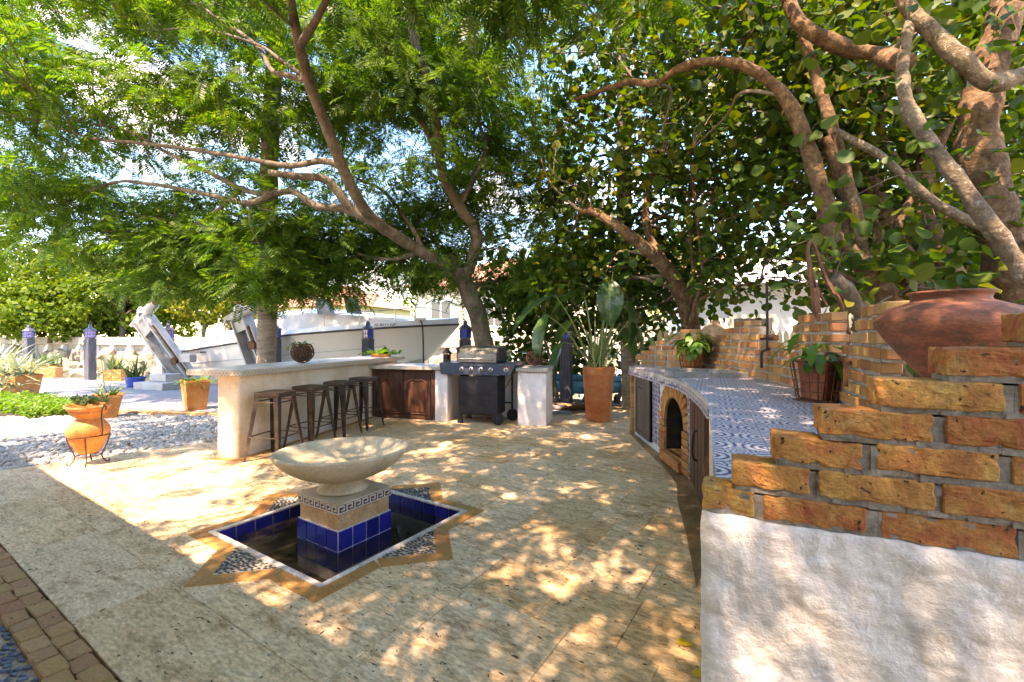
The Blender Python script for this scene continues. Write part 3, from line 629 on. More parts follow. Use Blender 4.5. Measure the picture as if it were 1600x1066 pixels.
# neighbour at right
nb = thing('neighbour_house', 'white house wall glimpsed behind the brick backsplash and round leaves', 'house', (10.5, 15.0, -0.33), R(-14))
b = bm_(); box(b, (0, 0, 1.6), (9.5, 6, 3.2)); obj('wall', b, M['white_wall'], nb)
b = bm_(); hexa(b, [(-5.2, -3.5, 3.2), (5.2, -3.5, 3.2), (5.2, 3.5, 3.2), (-5.2, 3.5, 3.2)], [(-2.5, -.1, 4.4), (2.5, -.1, 4.4), (2.5, .1, 4.4), (-2.5, .1, 4.4)]); obj('roof', b, M['white_wall'], nb)
for xx in (-3, 0, 3):
    b = bm_(); box(b, (xx, -3.02, 1.7), (1.2, .1, 1.3)); f = obj('window', b, M['cream_wall'], nb); b = bm_(); box(b, (xx, -3.08, 1.7), (1.0, .06, 1.1)); obj('pane', b, M['window_dark'], f)
gw = thing('garden_wall', 'low white garden wall behind the brick backsplash', 'wall', (5.6, 7.0, -0.33), R(-60))
b = bm_(); box(b, (0, 0, 0.72), (6.5, 0.18, 1.44), bev=0.01); obj('wall', b, M['white_wall'], gw)
pf = thing('picket_fence', 'pale picket fence between the stepped brick pyramid and pier', 'fence', (5.2, 9.4, -0.33), R(-12))
for i in range(34):
    b = bm_(); x = -2.0 + i * 0.125
    hexa(b, [(x - .045, -.01, 0.1), (x + .045, -.01, 0.1), (x + .045, .01, 0.1), (x - .045, .01, 0.1)], [(x - .045, -.01, 1.78), (x + .045, -.01, 1.78), (x + .045, .01, 1.78), (x - .045, .01, 1.78)])
    hexa(b, [(x - .045, -.01, 1.78), (x + .045, -.01, 1.78), (x + .045, .01, 1.78), (x - .045, .01, 1.78)], [(x - .005, -.01, 1.86), (x + .005, -.01, 1.86), (x + .005, .01, 1.86), (x - .005, .01, 1.86)])
    obj('picket', b, M['picket'], pf)
for zz in (0.45, 1.4):
    b = bm_(); box(b, (0.06, 0.035, zz), (4.3, 0.04, 0.08)); obj('rail', b, M['picket'], pf)
for xx in (-2.0, 0.06, 2.1):
    b = bm_(); box(b, (xx, 0.1, 0.85), (0.09, 0.09, 1.7)); obj('post', b, M['picket'], pf)
# ------------------------------------------------------------------ star fountain
ft = thing('star_fountain', 'wide stone bowl on tiled pedestal in a sunken star-shaped pool', 'fountain', (PC.x, PC.y, 0), PR)
h = PH
for (sx, sy) in ((1, 0), (-1, 0), (0, 1), (0, -1)):                        # pool walls
    b = bm_(); box(b, (sx * (h + 0.02), sy * (h + 0.02), -0.2), (0.04 if sx else 2 * h, 0.04 if sy else 2 * h, 0.37)); obj('pool_wall', b, M['white_rim'], ft)
b = bm_(); box(b, (0, 0, -0.315), (2 * h - .002, 2 * h - .002, 0.03)); obj('pool_floor', b, M['pool_floor'], ft)
b = bm_(); b.faces.new([b.verts.new(p) for p in ((-h + .012, -h + .012, -.088), (h - .012, -h + .012, -.088), (h - .012, h - .012, -.088), (-h + .012, h - .012, -.088))]); obj('water', b, M['pool_water'], ft)
tb = bm_(); box(tb, (0, 0, 0), (1, 1, 1), bev=0.03); tile_me = bpy.data.meshes.new('tile'); tb.to_mesh(tile_me); tb.free(); tile_me.materials.append(M['blue_tile'])
n = 9; tw = (2 * h - 0.01) / n
for i in range(n):
    t_ = -h + 0.005 + (i + .5) * tw
    for (x, yy, rz) in ((t_, h - .004, 0), (t_, -h + .004, 0), (h - .004, t_, R(90)), (-h + .004, t_, R(90))):
        obj('tile', tile_me, None, ft, (x, yy, -0.085), (0, 0, rz), (tw - 0.011, 0.008, 0.16))
for (cx, cyy, lx, ly) in ((0, h + .012, 2 * h + .06, .035), (0, -h - .012, 2 * h + .06, .035), (h + .012, 0, .035, 2 * h - .012), (-h - .012, 0, .035, 2 * h - .012)):
    b = bm_(); box(b, (cx, cyy, 0.004), (lx, ly, 0.012), bev=0.002); obj('rim', b, M['white_rim'], ft)
# two squares make the star: border stones
HO = 0.75; BW = 0.105; Z = 0.0055
def stone(poly, z=Z, m='star_stone', name='border_stone'):
    if area2(poly) < 0: poly = poly[::-1]
    c = Vector((sum(p[0] for p in poly) / len(poly), sum(p[1] for p in poly) / len(poly)))
    b = bm_(); q = [(p[0] - c.x, p[1] - c.y) for p in poly]; q = [(x_ * (1 - .0015 / max(.02, abs(x_) + abs(y_))), y_ * (1 - .0015 / max(.02, abs(x_) + abs(y_)))) for x_, y_ in q]
    slab_mesh(b, q, z); obj(name, b, M[m], ft, (c.x, c.y, 0))
RT = HO * math.sqrt(2)
for k in range(4):
    rot = lambda p, k=k: (p[0] * math.cos(k * math.pi / 2) - p[1] * math.sin(k * math.pi / 2), p[0] * math.sin(k * math.pi / 2) + p[1] * math.cos(k * math.pi / 2))
    # aligned-square corner: L made of two stones along sides (from corner to the crossing with the rotated square)
    cr_ = RT - HO                                             # crossing offset on the side
    inn = h + 0.032
    stone([rot(p) for p in ((HO, HO), (inn, inn), (inn, cr_ - 0.03), (HO, cr_))])
    stone([rot(p) for p in ((HO, HO), (inn, inn), (cr_ - 0.03, inn), (cr_, HO))])
    # rotated-square tip: border V outside the pool side, pebbles inside
    tip = (RT, 0.0); e = BW * math.sqrt(2)
    for s in (1, -1):
        mid = (HO + (RT - HO) * 0.45, s * cr_ * 0.55)
        o1 = (HO, s * cr_); i1 = (inn, s * (RT - e - inn)); it = (RT - e, 0.0)
        om = (HO + (RT - HO) * .5, s * cr_ * .5); im = ((i1[0] + it[0]) / 2, (i1[1] + it[1]) / 2)
        stone([rot(p) for p in (o1, om, im, i1)]); stone([rot(p) for p in (om, tip, it, im)])
    b = bm_(); prism(b, [rot(p) for p in ((inn, RT - e - inn), (RT - e, 0), (inn, -(RT - e - inn)))], -0.02, 0.0042); obj('pebble_bed', b, M['mortar_pale'], ft)
    ms = []; pts = []; tries = 0
    while len(ms) < 95 and tries < 6000:
        tries += 1
        x = rnd.uniform(inn + .012, RT - e - .02); yy = rnd.uniform(-1, 1) * (RT - e - x - 0.012)
        if any((x - a) ** 2 + (yy - c_) ** 2 < 0.021 ** 2 for a, c_ in pts): continue
        pts.append((x, yy)); q = rot((x, yy))
        ms.append(np.array(Matrix.Translation((q[0], q[1], 0.004)) @ Matrix.Rotation(rnd.gauss(0.6, .4), 4, 'Z') @ Matrix.Diagonal((rnd.uniform(.013, .018), rnd.uniform(.007, .01), .007, 1))))
    pb = scatter('pebbles', ICO_V, ICO_F, ms, M['dark_pebble'], ft); pb.data.shade_smooth()
# pedestal
S = 0.235
b = bm_(); box(b, (0, 0, -0.12), (2 * S, 2 * S, 0.37)); pd_ = obj('pedestal_base', b, M['white_rim'], ft)
nt_ = 4; tw = 2 * S / nt_
for i in range(nt_):
    t_ = -S + (i + .5) * tw
    for (x, yy, rz) in ((t_, S + .004, 0), (t_, -S - .004, 0), (S + .004, t_, R(90)), (-S - .004, t_, R(90))):
        obj('tile', tile_me, None, pd_, (x, yy, -0.006), (0, 0, rz), (tw - 0.010, 0.008, 0.13)); obj('tile', tile_me, None, pd_, (x, yy, -0.145), (0, 0, rz), (tw - 0.010, 0.008, 0.13))
b = bm_(); box(b, (0, 0, 0.115), (2 * S - .02, 2 * S - .02, 0.12), bev=0.004); obj('pedestal_body', b, M['pedestal'], ft)
b = bm_(); box(b, (0, 0, 0.205), (2 * S, 2 * S, 0.064), bev=0.003); fz = obj('frieze', b, M['key_dark'], ft)
kb = bm_(); nk = 7; kw = 2 * S / nk; th = 0.0085                            # greek key, raised
def kbar(f, xa, xb, za, zb):
    c = ((xa + xb) / 2, (za + zb) / 2); s = (xb - xa, zb - za)
    for rz in range(4):
        M4 = Matrix.Rotation(rz * math.pi / 2, 4, 'Z') @ Matrix.Translation((c[0], -S - 0.0005, c[1])) @ Matrix.Diagonal((s[0], 0.005, s[1], 1))
        bmesh.ops.create_cube(kb, size=1.0, matrix=M4)
for i in range(nk):
    xa = -S + i * kw; z0, z1 = 0.178, 0.232
    kbar(0, xa, xa + th, z0, z1); kbar(0, xa + th, xa + kw * .78, z1 - th, z1); kbar(0, xa + kw * .78 - th, xa + kw * .78, z0 + .018, z1 - th); kbar(0, xa + kw * .36, xa + kw * .78 - th, z0 + .018, z0 + .018 + th); kbar(0, xa + th, xa + kw, z0, z0 + th * .8)
obj('key_pattern', kb, M['key_light'], fz)
b = bm_(); box(b, (0, 0, 0.2425), (2 * S + .012, 2 * S + .012, 0.011), bev=0.003); obj('cap_slab', b, M['cast_stone'], ft)
b = bm_(); lathe(b, [(0.0, .248), (.185, .248), (.188, .262), (.165, .285), (.142, .305), (.135, .318), (.15, .33), (.23, .35), (.33, .392), (.41, .445), (.462, .5), (.484, .535), (.486, .548), (.474, .553), (.452, .546), (.435, .53), (.38, .483), (.3, .44), (.2, .412), (.1, .4), (0, .398)], 72, wob=0.006)
obj('bowl', b, M['cast_stone'], ft, (-0.01, -0.01, 0), (R(-1.0), R(-2.0), 0), smooth=True)
def yellow(label, p, z, rz, s=.05, par=None):
    b = bm_(); n_ = 10; c0 = b.verts.new((0, 0, .004)); rim = [b.verts.new((s * math.cos(2 * math.pi * i / n_) * 1.15, s * .72 * math.sin(2 * math.pi * i / n_), .003 * math.sin(5 * i) + .004)) for i in range(n_)]
    for i in range(n_): b.faces.new((c0, rim[i], rim[(i + 1) % n_]))
    return tag(obj('fallen_leaf', b, M['yellow_leaf'], None, (p[0], p[1], z), (0, 0, rz), smooth=True), label, 'leaf')
yellow('yellow leaf floating by the left corner of the pool', G(371, 841), -0.084, .1, .03)
yellow('yellow leaf floating in the right corner of the pool', G(677, 811), -0.084, .0, .042)
yellow('larger yellow leaf on the paving beside the white plaster wall', G(1071, 1007), 0.004, -.4, .032)
yellow('yellow leaf at the very foot of the white plaster wall', G(1093, 1054), 0.004, .2, .03)
ms = []
for i in range(800):                                                       # twigs and crumbs on the paving
    p = (rnd.uniform(-4, 1.3), rnd.uniform(1.5, 7)); s = rnd.uniform(.002, .0065)
    lp = to_l(p)
    if x0 - .03 < lp[0] < x1 + .03 and y0 - .03 < lp[1] < y1 + .03: continue
    ms.append(np.array(Matrix.Translation((p[0], p[1], .004)) @ Matrix.Rotation(rnd.uniform(0, 6.3), 4, 'Z') @ Matrix.Diagonal((s * rnd.uniform(1, 3), s * .6, .003, 1))))
tag(scatter('leaf_litter', ICO_V, ICO_F, ms, M['litter']), 'dark specks of leaf litter scattered over the travertine paving', 'leaf litter', kind='stuff')

# ------------------------------------------------------------------ bar
BD = Vector((0.245, 0.9695)).normalized(); BNR = Vector((BD.y, -BD.x)); B0 = Vector((-3.12, 5.1)); BRZ = math.atan2(-BD.x, BD.y)
bar = thing('bar_counter', 'tall plastered bar with mosaic-edged stone top beside the stools', 'bar', (B0.x, B0.y, 0), BRZ)
# local frame: y along the bar, x towards the stools
def rounded(x0_, x1_, y0_, y1_, r, seg=5, corners=(1, 1, 1, 1)):
    out = []
    for (cx, cyy, a0, on) in ((x1_ - r, y0_ + r, -90, corners[0]), (x1_ - r, y1_ - r, 0, corners[1]), (x0_ + r, y1_ - r, 90, corners[2]), (x0_ + r, y0_ + r, 180, corners[3])):
        if on: out += [(cx + r * math.cos(R(a0 + 90 * k / seg)), cyy + r * math.sin(R(a0 + 90 * k / seg))) for k in range(seg + 1)]
        else: out.append((cx + r * (1 if a0 in (-90, 0) else -1), cyy + r * (1 if a0 in (0, 90) else -1)))
    return out
def lumpy(bm, amt, sc=3.0, cuts=0):
    for v in bm.verts: v.co += Vector((mnoise.noise(v.co * sc), mnoise.noise(v.co * sc + Vector((9, 0, 0))), mnoise.noise(v.co * sc + Vector((0, 9, 0))) * .5)) * amt
b = bm_(); prism(b, rounded(-0.30, 0, 0, 3.7, .03), -0.05, 0.957)
bmesh.ops.subdivide_edges(b, edges=[e for e in b.edges if e.calc_length() > .3], cuts=14, use_grid_fill=True); lumpy(b, 0.008, 4)
obj('wall', b, M['bar_plaster'], bar, smooth=False)
top = rounded(-0.62, 0.13, -0.13, 3.78, .07)
b = bm_(); prism(b, top, 0.958, 1.025); bmesh.ops.bevel(b, geom=[e for e in b.edges if all(v.co.z > 1.02 for v in e.verts)], offset=.008, segments=2, affect='EDGES'); obj('top_slab', b, M['slab'], bar)
b = bm_(); ring = [(p[0], p[1]) for p in top]
ctr = Vector((-.245, 1.8))
def offs(poly, d):
    out = []; n_ = len(poly)
    if area2(poly) < 0: poly = poly[::-1]
    for i in range(n_):
        a, c_, e_ = Vector(poly[i - 1]), Vector(poly[i]), Vector(poly[(i + 1) % n_])
        d1 = (c_ - a).normalized(); d2 = (e_ - c_).normalized(); nn = Vector((d1.y + d2.y, -d1.x - d2.x))
        nn = nn.normalized() if nn.length > 1e-6 else Vector((d1.y, -d1.x)); out.append((c_.x + nn.x * d, c_.y + nn.y * d))
    return out
o2 = offs(ring, 0.006)
vA = [b.verts.new((p[0], p[1], .964)) for p in o2]; vB = [b.verts.new((p[0], p[1], 1.012)) for p in o2]; n_ = len(o2)
vC = [b.verts.new((p[0], p[1], .964)) for p in offs(ring, -.01)]; vD = [b.verts.new((p[0], p[1], 1.012)) for p in offs(ring, -.01)]
for i in range(n_):
    j = (i + 1) % n_; b.faces.new((vA[i], vA[j], vB[j], vB[i])); b.faces.new((vB[i], vB[j], vD[j], vD[i])); b.faces.new((vC[j], vC[i], vD[i], vD[j])) ; b.faces.new((vA[j], vA[i], vC[i], vC[j]))
obj('mosaic_edge', b, M['mosaic'], bar)
b = bm_(); prism(b, [(-0.31, -.07), (.07, -.07), (.07, 2.74), (0, 2.74), (0, -.0), (-.31, 0)], 0.0, 0.0075); obj('base_strip', b, M['star_stone'], bar)

# ------------------------------------------------------------------ low grill counter, square to the bar
LC0 = B0 + BD * 2.75; LRZ = BRZ                                            # local x away from the bar, y to the back
lc = thing('grill_counter', 'low white plastered counter with carved wooden doors and grill bay', 'counter', (LC0.x, LC0.y, 0), LRZ)
def pbox(name, x0_, x1_, y0_, y1_, z0, z1, m, par, bev=.012, lump=.006):
    b = bm_(); box(b, ((x0_ + x1_) / 2, (y0_ + y1_) / 2, (z0 + z1) / 2), (x1_ - x0_, y1_ - y0_, z1 - z0), bev=bev)
    if lump:
        bmesh.ops.subdivide_edges(b, edges=[e for e in b.edges if e.calc_length() > .2], cuts=5, use_grid_fill=True); lumpy(b, lump, 5)
    return obj(name, b, m, par)
pbox('frame_wall', 0.004, 1.20, .05, .62, -.05, .84, M['plaster'], lc, lump=0)
for x in (0.03, 1.135):
    b = bm_(); box(b, (x + .03, .028, .425), (.065, .05, .80), bev=.004); obj('door_frame', b, M['door_wood'], lc)
b = bm_(); box(b, (.61, .028, .81), (1.08, .05, .05), bev=.004); obj('door_frame', b, M['door_wood'], lc)
b = bm_(); box(b, (.61, .028, .035), (1.08, .05, .05), bev=.004); obj('door_frame', b, M['door_wood'], lc)
for i, x in enumerate((.36, .86)):
    b = bm_(); box(b, (x, .03, .425), (.495, .03, .72), bev=.004); dr = obj('door', b, M['door_wood'], lc)
    sg = 1 if i == 0 else -1
    b = bm_()
    arc = [(x - .19, .10), (x - .19, .55)] + [(x + .19 * math.cos(R(a)), .55 + .14 * math.sin(R(a))) for a in range(165, 0, -15)] + [(x + .19, .55), (x + .19, .10)]
    tube(b, [(p[0], .012, p[1]) for p in arc], .011, 6, closed=True); obj('panel_moulding', b, M['door_wood'], dr)
    b = bm_(); prism(b, [(x - .15, .13), (x + .15, .13), (x + .15, .5), (x, .62), (x - .15, .5)], .0, .012)
    for v in b.verts: v.co = Vector((v.co.x, .017 - v.co.z, v.co.y))
    bmesh.ops.recalc_face_normals(b, faces=b.faces); obj('raised_panel', b, M['door_wood'], dr)
    b = bm_()
    for k in range(7):
        a = R(200 + k * 23) ; tube(b, spline([(x, .008, .66), (x + .07 * math.cos(a), .004, .70 + .05 * math.sin(a)), (x + .12 * math.cos(a), .01, .69 + .06 * math.sin(a))], 3), .008, 5, r2=.003)
    obj('carving', b, M['door_wood'], dr)
    b = bm_(); xx = x + sg * .2; tube(b, spline([(xx, .012, .38), (xx, -.02, .4), (xx, -.02, .46), (xx, .012, .48)], 4), .006, 6); obj('handle', b, M['iron'], dr)
pbox('pier', 1.205, 1.43, -.02, .62, -.05, .836, M['plaster_fine'], lc)
pbox('pier', 2.62, 3.08, -.02, .62, -.05, .836, M['plaster_fine'], lc)
pbox('back_wall', 1.432, 2.618, .5, .62, -.05, .836, M['plaster_fine'], lc, lump=.003)
for (xa, xb) in ((-.12, 1.45), (2.60, 3.11)):
    b = bm_(); box(b, ((xa + xb) / 2, .29, .876), (xb - xa, .74, .062), bev=.006); obj('top_slab', b, M['slab'], lc)
    b = bm_(); box(b, ((xa + xb) / 2, -.083, .874), (xb - xa - .01, .008, .05)); obj('mosaic_edge', b, M['mosaic'], lc)
def LC(x, y, z=0): return Vector((LC0.x, LC0.y, 0)) + Vector((BNR.x * x + BD.x * y, BNR.y * x + BD.y * y, z))

# ------------------------------------------------------------------ grill
gp = LC(2.03, .10); gr = thing('gas_grill', 'black gas grill cart with dented steel lid and five knobs', 'grill', (gp.x, gp.y, 0), LRZ - R(1))
def gbox(name, c, s, m, bev=.005, par=None):
    b = bm_(); box(b, c, s, bev=bev); return obj(name, b, M[m], par or gr)
gbox('cart_front', (-.04, -.20, .46), (.66, .02, .60), 'black_paint')
gbox('door_seam', (-.04, -.212, .47), (.66, .006, .008), 'rubber', .0)
gbox('cart_side', (-.36, .02, .46), (.02, .42, .62), 'black_paint'); gbox('cart_side', (.28, .02, .46), (.02, .42, .62), 'black_paint')
gbox('cart_floor', (-.04, .02, .15), (.64, .42, .02), 'black_paint')
for (x, y_) in ((-.35, -.19), (-.35, .21)):
    b = bm_(); hexa(b, [(x - .045, y_ - .03, 0), (x + .045, y_ - .03, 0), (x + .045, y_ + .03, 0), (x - .045, y_ + .03, 0)], [(x - .022, y_ - .02, .15), (x + .022, y_ - .02, .15), (x + .022, y_ + .02, .15), (x - .022, y_ + .02, .15)]); obj('foot', b, M['black_paint'], gr)
for y_ in (-.21, .22):
    b = bm_(); lathe(b, [(.03, -.025), (.085, -.025), (.095, -.015), (.095, .015), (.085, .025), (.03, .025)], 24)
    w = obj('wheel', b, M['rubber'], gr, (.30 if y_ < 0 else .42, y_, .095), (R(90), 0, 0), smooth=False)
    b = bm_(); lathe(b, [(0, -.03), (.03, -.03), (.035, 0), (.03, .03), (0, .03)], 14)
    for k in range(5): box(b, (.05 * math.cos(k * 1.2566), .05 * math.sin(k * 1.2566), 0), (.07, .016, .04), rz=k * 1.2566)
    obj('hub', b, M['black_paint'], w)
b = bm_(); tube(b, [(.42, .2, .1), (.42, .2, .78)], .018, 8); tube(b, [(.28, .2, .3), (.42, .2, .3)], .014, 8); tube(b, spline([(.30, -.1, .52), (.36, 0, .57), (.41, .18, .72)], 4), .006, 6); obj('leg_frame', b, M['black_paint'], gr)
b = bm_(); hexa(b, [(-.66, -.26, .79), (.5, -.26, .79), (.5, .22, .79), (-.66, .22, .79)], [(-.70, -.23, .975), (.60, -.23, .975), (.66, .24, .985), (-.70, .24, .985)]); pn = obj('control_panel', b, M['panel_blue'], gr)
for x in (-.30, -.14, .03, .19, .44):
    b = bm_(); lathe(b, [(0, 0), (.034, 0), (.036, .008), (.026, .012), (.022, .034), (0, .036)], 20); kn = obj('knob', b, M['steel'], pn, (x, -.248, .875), (R(82), 0, 0), smooth=False)
    b = bm_(); box(b, (0, 0, .04), (.012, .04, .012), bev=.002); obj('knob_grip', b, M['black_paint'], kn)
b = bm_(); box(b, (.44, -.245, .875), (.12, .006, .11), bev=.002); obj('rust_patch', b, M['rust'], pn)
b = bm_()
prof = [(-.24, .985), (-.255, 1.0), (-.25, 1.12), (-.235, 1.135), (-.15, 1.215), (-.05, 1.25), (.1, 1.25), (.2, 1.2), (.235, 1.0), (.235, .985)]
xs = (-.37, .28)
A = [b.verts.new((xs[0], p[0], p[1])) for p in prof]; Bv = [b.verts.new((xs[1], p[0], p[1])) for p in prof]
for i in range(len(prof)): b.faces.new((A[i], A[(i + 1) % len(prof)], Bv[(i + 1) % len(prof)], Bv[i]))
b.faces.new(A[::-1]); b.faces.new(Bv); bmesh.ops.recalc_face_normals(b, faces=b.faces); bmesh.ops.bevel(b, geom=list(b.edges), offset=.006, segments=2, affect='EDGES'); lid = obj('lid', b, M['steel'], gr)
b = bm_(); box(b, (.3, 0, 1.11), (.04, .46, .24), bev=.02); obj('lid_end', b, M['black_paint'], lid); b = bm_(); box(b, (-.385, 0, 1.11), (.03, .46, .24), bev=.014); obj('lid_end', b, M['black_paint'], lid)
b = bm_(); tube(b, spline([(-.31, -.255, 1.03), (-.31, -.3, 1.04), (-.28, -.31, 1.045), (.19, -.31, 1.045), (.22, -.3, 1.04), (.22, -.255, 1.03)], 4), .011, 8); obj('lid_handle', b, M['steel'], lid)
b = bm_(); lathe(b, [(0, 0), (.02, 0), (.02, .004), (0, .004)], 12); obj('thermometer', b, M['black_paint'], lid, (-.04, -.2, 1.17), (R(50), 0, 0))

# ------------------------------------------------------------------ stools
def make_stool():
    t = thing('bar_stool', 'x', 'stool', (0, 0, 0), 0, 'worn metal bar stools along the bar')
    b = bm_(); box(b, (0, 0, .762), (.31, .31, .012), bev=.005)
    b2 = bm_(); prism(b2, rounded(-.165, .165, -.165, .165, .035), .735, .768); bmesh.ops.bevel(b2, geom=[e for e in b2.edges if all(v.co.z > .76 for v in e.verts)], offset=.006, segments=2, affect='EDGES'); b.free()
    obj('seat', b2, M['stool_seat'], t)
    for sx in (-1, 1):
        for sy in (-1, 1):
            b = bm_(); tp = Vector((sx * .148, sy * .148, .735)); ft_ = Vector((sx * .225, sy * .225, 0))
            ux, uy = Vector((-sx, 0, 0)), Vector((0, -sy, 0))
            def ring(p, w, th=.004):
                o_ = p + Vector((sx, sy, 0)) * .004
                return [p + ux * w, p, p + uy * w, p + uy * w + ux * th, p + ux * th + uy * th, p + ux * w + uy * th]
            rings_ = [ring(tp, .062), ring(tp.lerp(ft_, .55), .046), ring(tp.lerp(ft_, .94), .03), ring(ft_, .02)]
            vs = [[b.verts.new(p) for p in rg] for rg in rings_]
            for A_, B_ in zip(vs, vs[1:]):
                for k in range(6): b.faces.new((A_[k], A_[(k + 1) % 6], B_[(k + 1) % 6], B_[k]))
            b.faces.new(vs[0]); b.faces.new(vs[-1][::-1]); bmesh.ops.recalc_face_normals(b, faces=b.faces); lg = obj('leg', b, M['gunmetal'], t)
    for z, ins in ((.66, .155), (.27, .196)):
        for (p, q) in (((-1, -1), (1, -1)), ((1, -1), (1, 1)), ((1, 1), (-1, 1)), ((-1, 1), (-1, -1))):
            b = bm_(); tube(b, [(p[0] * ins, p[1] * ins, z), (q[0] * ins, q[1] * ins, z)], .0075, 6); obj('rung', b, M['gunmetal'], t)
    b = bm_(); box(b, (0, 0, .722), (.305, .305, .026)); obj('apron', b, M['gunmetal'], t)
    return t
s0 = make_stool(); sp = Vector((-2.73, 5.17))
labs = ['worn metal bar stool nearest the free end of the bar', 'second metal bar stool from the free end of the bar', 'third metal bar stool from the free end of the bar', 'farthest metal bar stool beside the carved cabinet doors']
for i in range(4):
    o = s0 if i == 0 else copy_tree(s0)
    p = sp + BD * (0.60 * i); o.location = (p.x, p.y, 0); o.rotation_euler = (0, 0, BRZ + R((3, -4, 2, -3)[i])); o['label'] = labs[i]
# ------------------------------------------------------------------ tiled oven counter at right
CZ = 0.966
face = [(1.76, 6.45), (1.76, 4.6), (1.72, 4.3), (1.64, 3.9), (1.5, 3.42), (1.335, 2.98)]
back = [(1.83, 6.62), (2.15, 6.32), (2.4, 5.9), (2.5, 5.4), (2.52, 4.9), (2.5, 4.38), (2.43, 3.9), (2.33, 3.4), (2.2, 2.95), (2.02, 2.5), (1.82, 2.1), (1.72, 1.8), (1.66, 1.5), (1.6, 1.2)]
ov = thing('oven_counter', 'curved counter with arched brick oven and blue painted tile top', 'counter')
def lin(p, q, t): return (p[0] + (q[0] - p[0]) * t, p[1] + (q[1] - p[1]) * t)
def wall_piece(name, poly, z0, z1, m, par=ov, lump=0.0):
    b = bm_(); prism(b, poly, z0, z1); bmesh.ops.recalc_face_normals(b, faces=b.faces)
    return obj(name, b, m, par)
T = 0.14
# straight front, cut for the arch: Y 6.45..4.6 ; arch centre at Y 4.79
AY, AR, AS = 4.80, 0.285, 0.46                                             # centre, radius, springing height
wall_piece('front_wall', [(1.76, AY + AR), (1.76, 6.45), (1.76 + T, 6.45), (1.76 + T, AY + AR)], -.05, CZ - .045, M['plaster'])
b = bm_()                                                                  # wall over the arch
arc = [(AY + AR * math.cos(R(a)), AS + AR * math.sin(R(a))) for a in range(0, 181, 12)]
for i in range(len(arc) - 1):
    (ya, za), (yb, zb) = arc[i], arc[i + 1]
    hexa(b, [(1.76, ya, za), (1.76 + T, ya, za), (1.76 + T, yb, zb), (1.76, yb, zb)], [(1.76, ya, CZ - .045), (1.76 + T, ya, CZ - .045), (1.76 + T, yb, CZ - .045), (1.76, yb, CZ - .045)])
bmesh.ops.recalc_face_normals(b, faces=b.faces); obj('front_wall', b, M['plaster'], ov)
poly = [(1.76, AY - AR), (1.76, 4.6), (1.72, 4.3), (1.64, 3.9), (1.5, 3.42), (1.335, 2.98)]
poly = poly[1:] if AY - AR < 4.6 else poly
poly = [(1.757, AY - AR)] + poly[1:]
inner = [(p[0] + T, p[1] + .05) for p in poly]
wall_piece('front_wall', poly + inner[::-1], -.05, CZ - .045, M['plaster'])
wall_piece('end_wall', [(1.335, 2.975), (1.335 + T, 3.02), (.74, 1.36), (.6, 1.34)], -.05, CZ - .02, M['plaster'])
# oven inside
wall_piece('oven_floor', [(1.76, AY - AR), (1.76, AY + AR), (2.5, AY + AR), (2.5, AY - AR)], -.05, .13, M['brick'])
wall_piece('oven_back', [(2.35, AY - AR - .1), (2.35, AY + AR + .1), (2.45, AY + AR + .1), (2.45, AY - AR - .1)], .13, .9, M['char'])
for s in (-1, 1):
    yy = AY + s * (AR + .04)
    wall_piece('oven_side', [(1.9, yy - .04), (2.35, yy - .04), (2.35, yy + .04), (1.9, yy + .04)], .13, .9, M['char'])
b = bm_(); 
for k in range(14): box(b, (1.95 + rnd.uniform(0, .25), AY + rnd.uniform(-.2, .2), .16 + rnd.uniform(0, .07)), (rnd.uniform(.04, .12), rnd.uniform(.04, .1), rnd.uniform(.03, .08)), rz=rnd.uniform(0, 3), bev=.01)
tag(obj('ash_heap', b, M['char'], ov), kind='stuff')
bk = []
def brick_mesh(m, seed, n=2, jit=.02, name='brick'):
    b = bm_(); bmesh.ops.create_cube(b, size=1.0)
    bmesh.ops.bevel(b, geom=list(b.edges), offset=.085, segments=1, affect='EDGES')
    r_ = random.Random(seed)
    for v in b.verts: v.co += Vector((r_.uniform(-jit, jit), r_.uniform(-jit, jit), r_.uniform(-jit, jit) * 1.8))
    me = bpy.data.meshes.new(name); b.to_mesh(me); b.free(); me.materials.append(m); return me
bk_far = [brick_mesh(M['brick_far'], 40 + i) for i in range(6)]
bk_arch = [brick_mesh(M['brick'], 60 + i) for i in range(4)]
b = bm_()
prism(b, [(1.752, AY + AR - .012), (2.3, AY + AR - .012), (2.3, AY + AR + .002), (1.752, AY + AR + .002)], .13, AS); prism(b, [(1.752, AY - AR + .012), (2.3, AY - AR + .012), (2.3, AY - AR - .002), (1.752, AY - AR - .002)], .13, AS)
for i in range(len(arc) - 1):
    (ya, za), (yb, zb) = arc[i], arc[i + 1]; f = .965
    fa, fb = (AY + (ya - AY) * f, AS + (za - AS) * f), (AY + (yb - AY) * f, AS + (zb - AS) * f)
    hexa(b, [(1.752, fa[0], fa[1]), (2.3, fa[0], fa[1]), (2.3, fb[0], fb[1]), (1.752, fb[0], fb[1])], [(1.752, ya, za + .002), (2.3, ya, za + .002), (2.3, yb, zb + .002), (1.752, yb, zb + .002)])
bmesh.ops.recalc_face_normals(b, faces=b.faces); obj('oven_lining', b, M['char'], ov)
for k in range(9):
    obj('lining_brick', bk_far[k % 6], None, ov, (2.22, AY + .1, .17 + k * .072), (0, 0, .15), (.1, .2, .062))
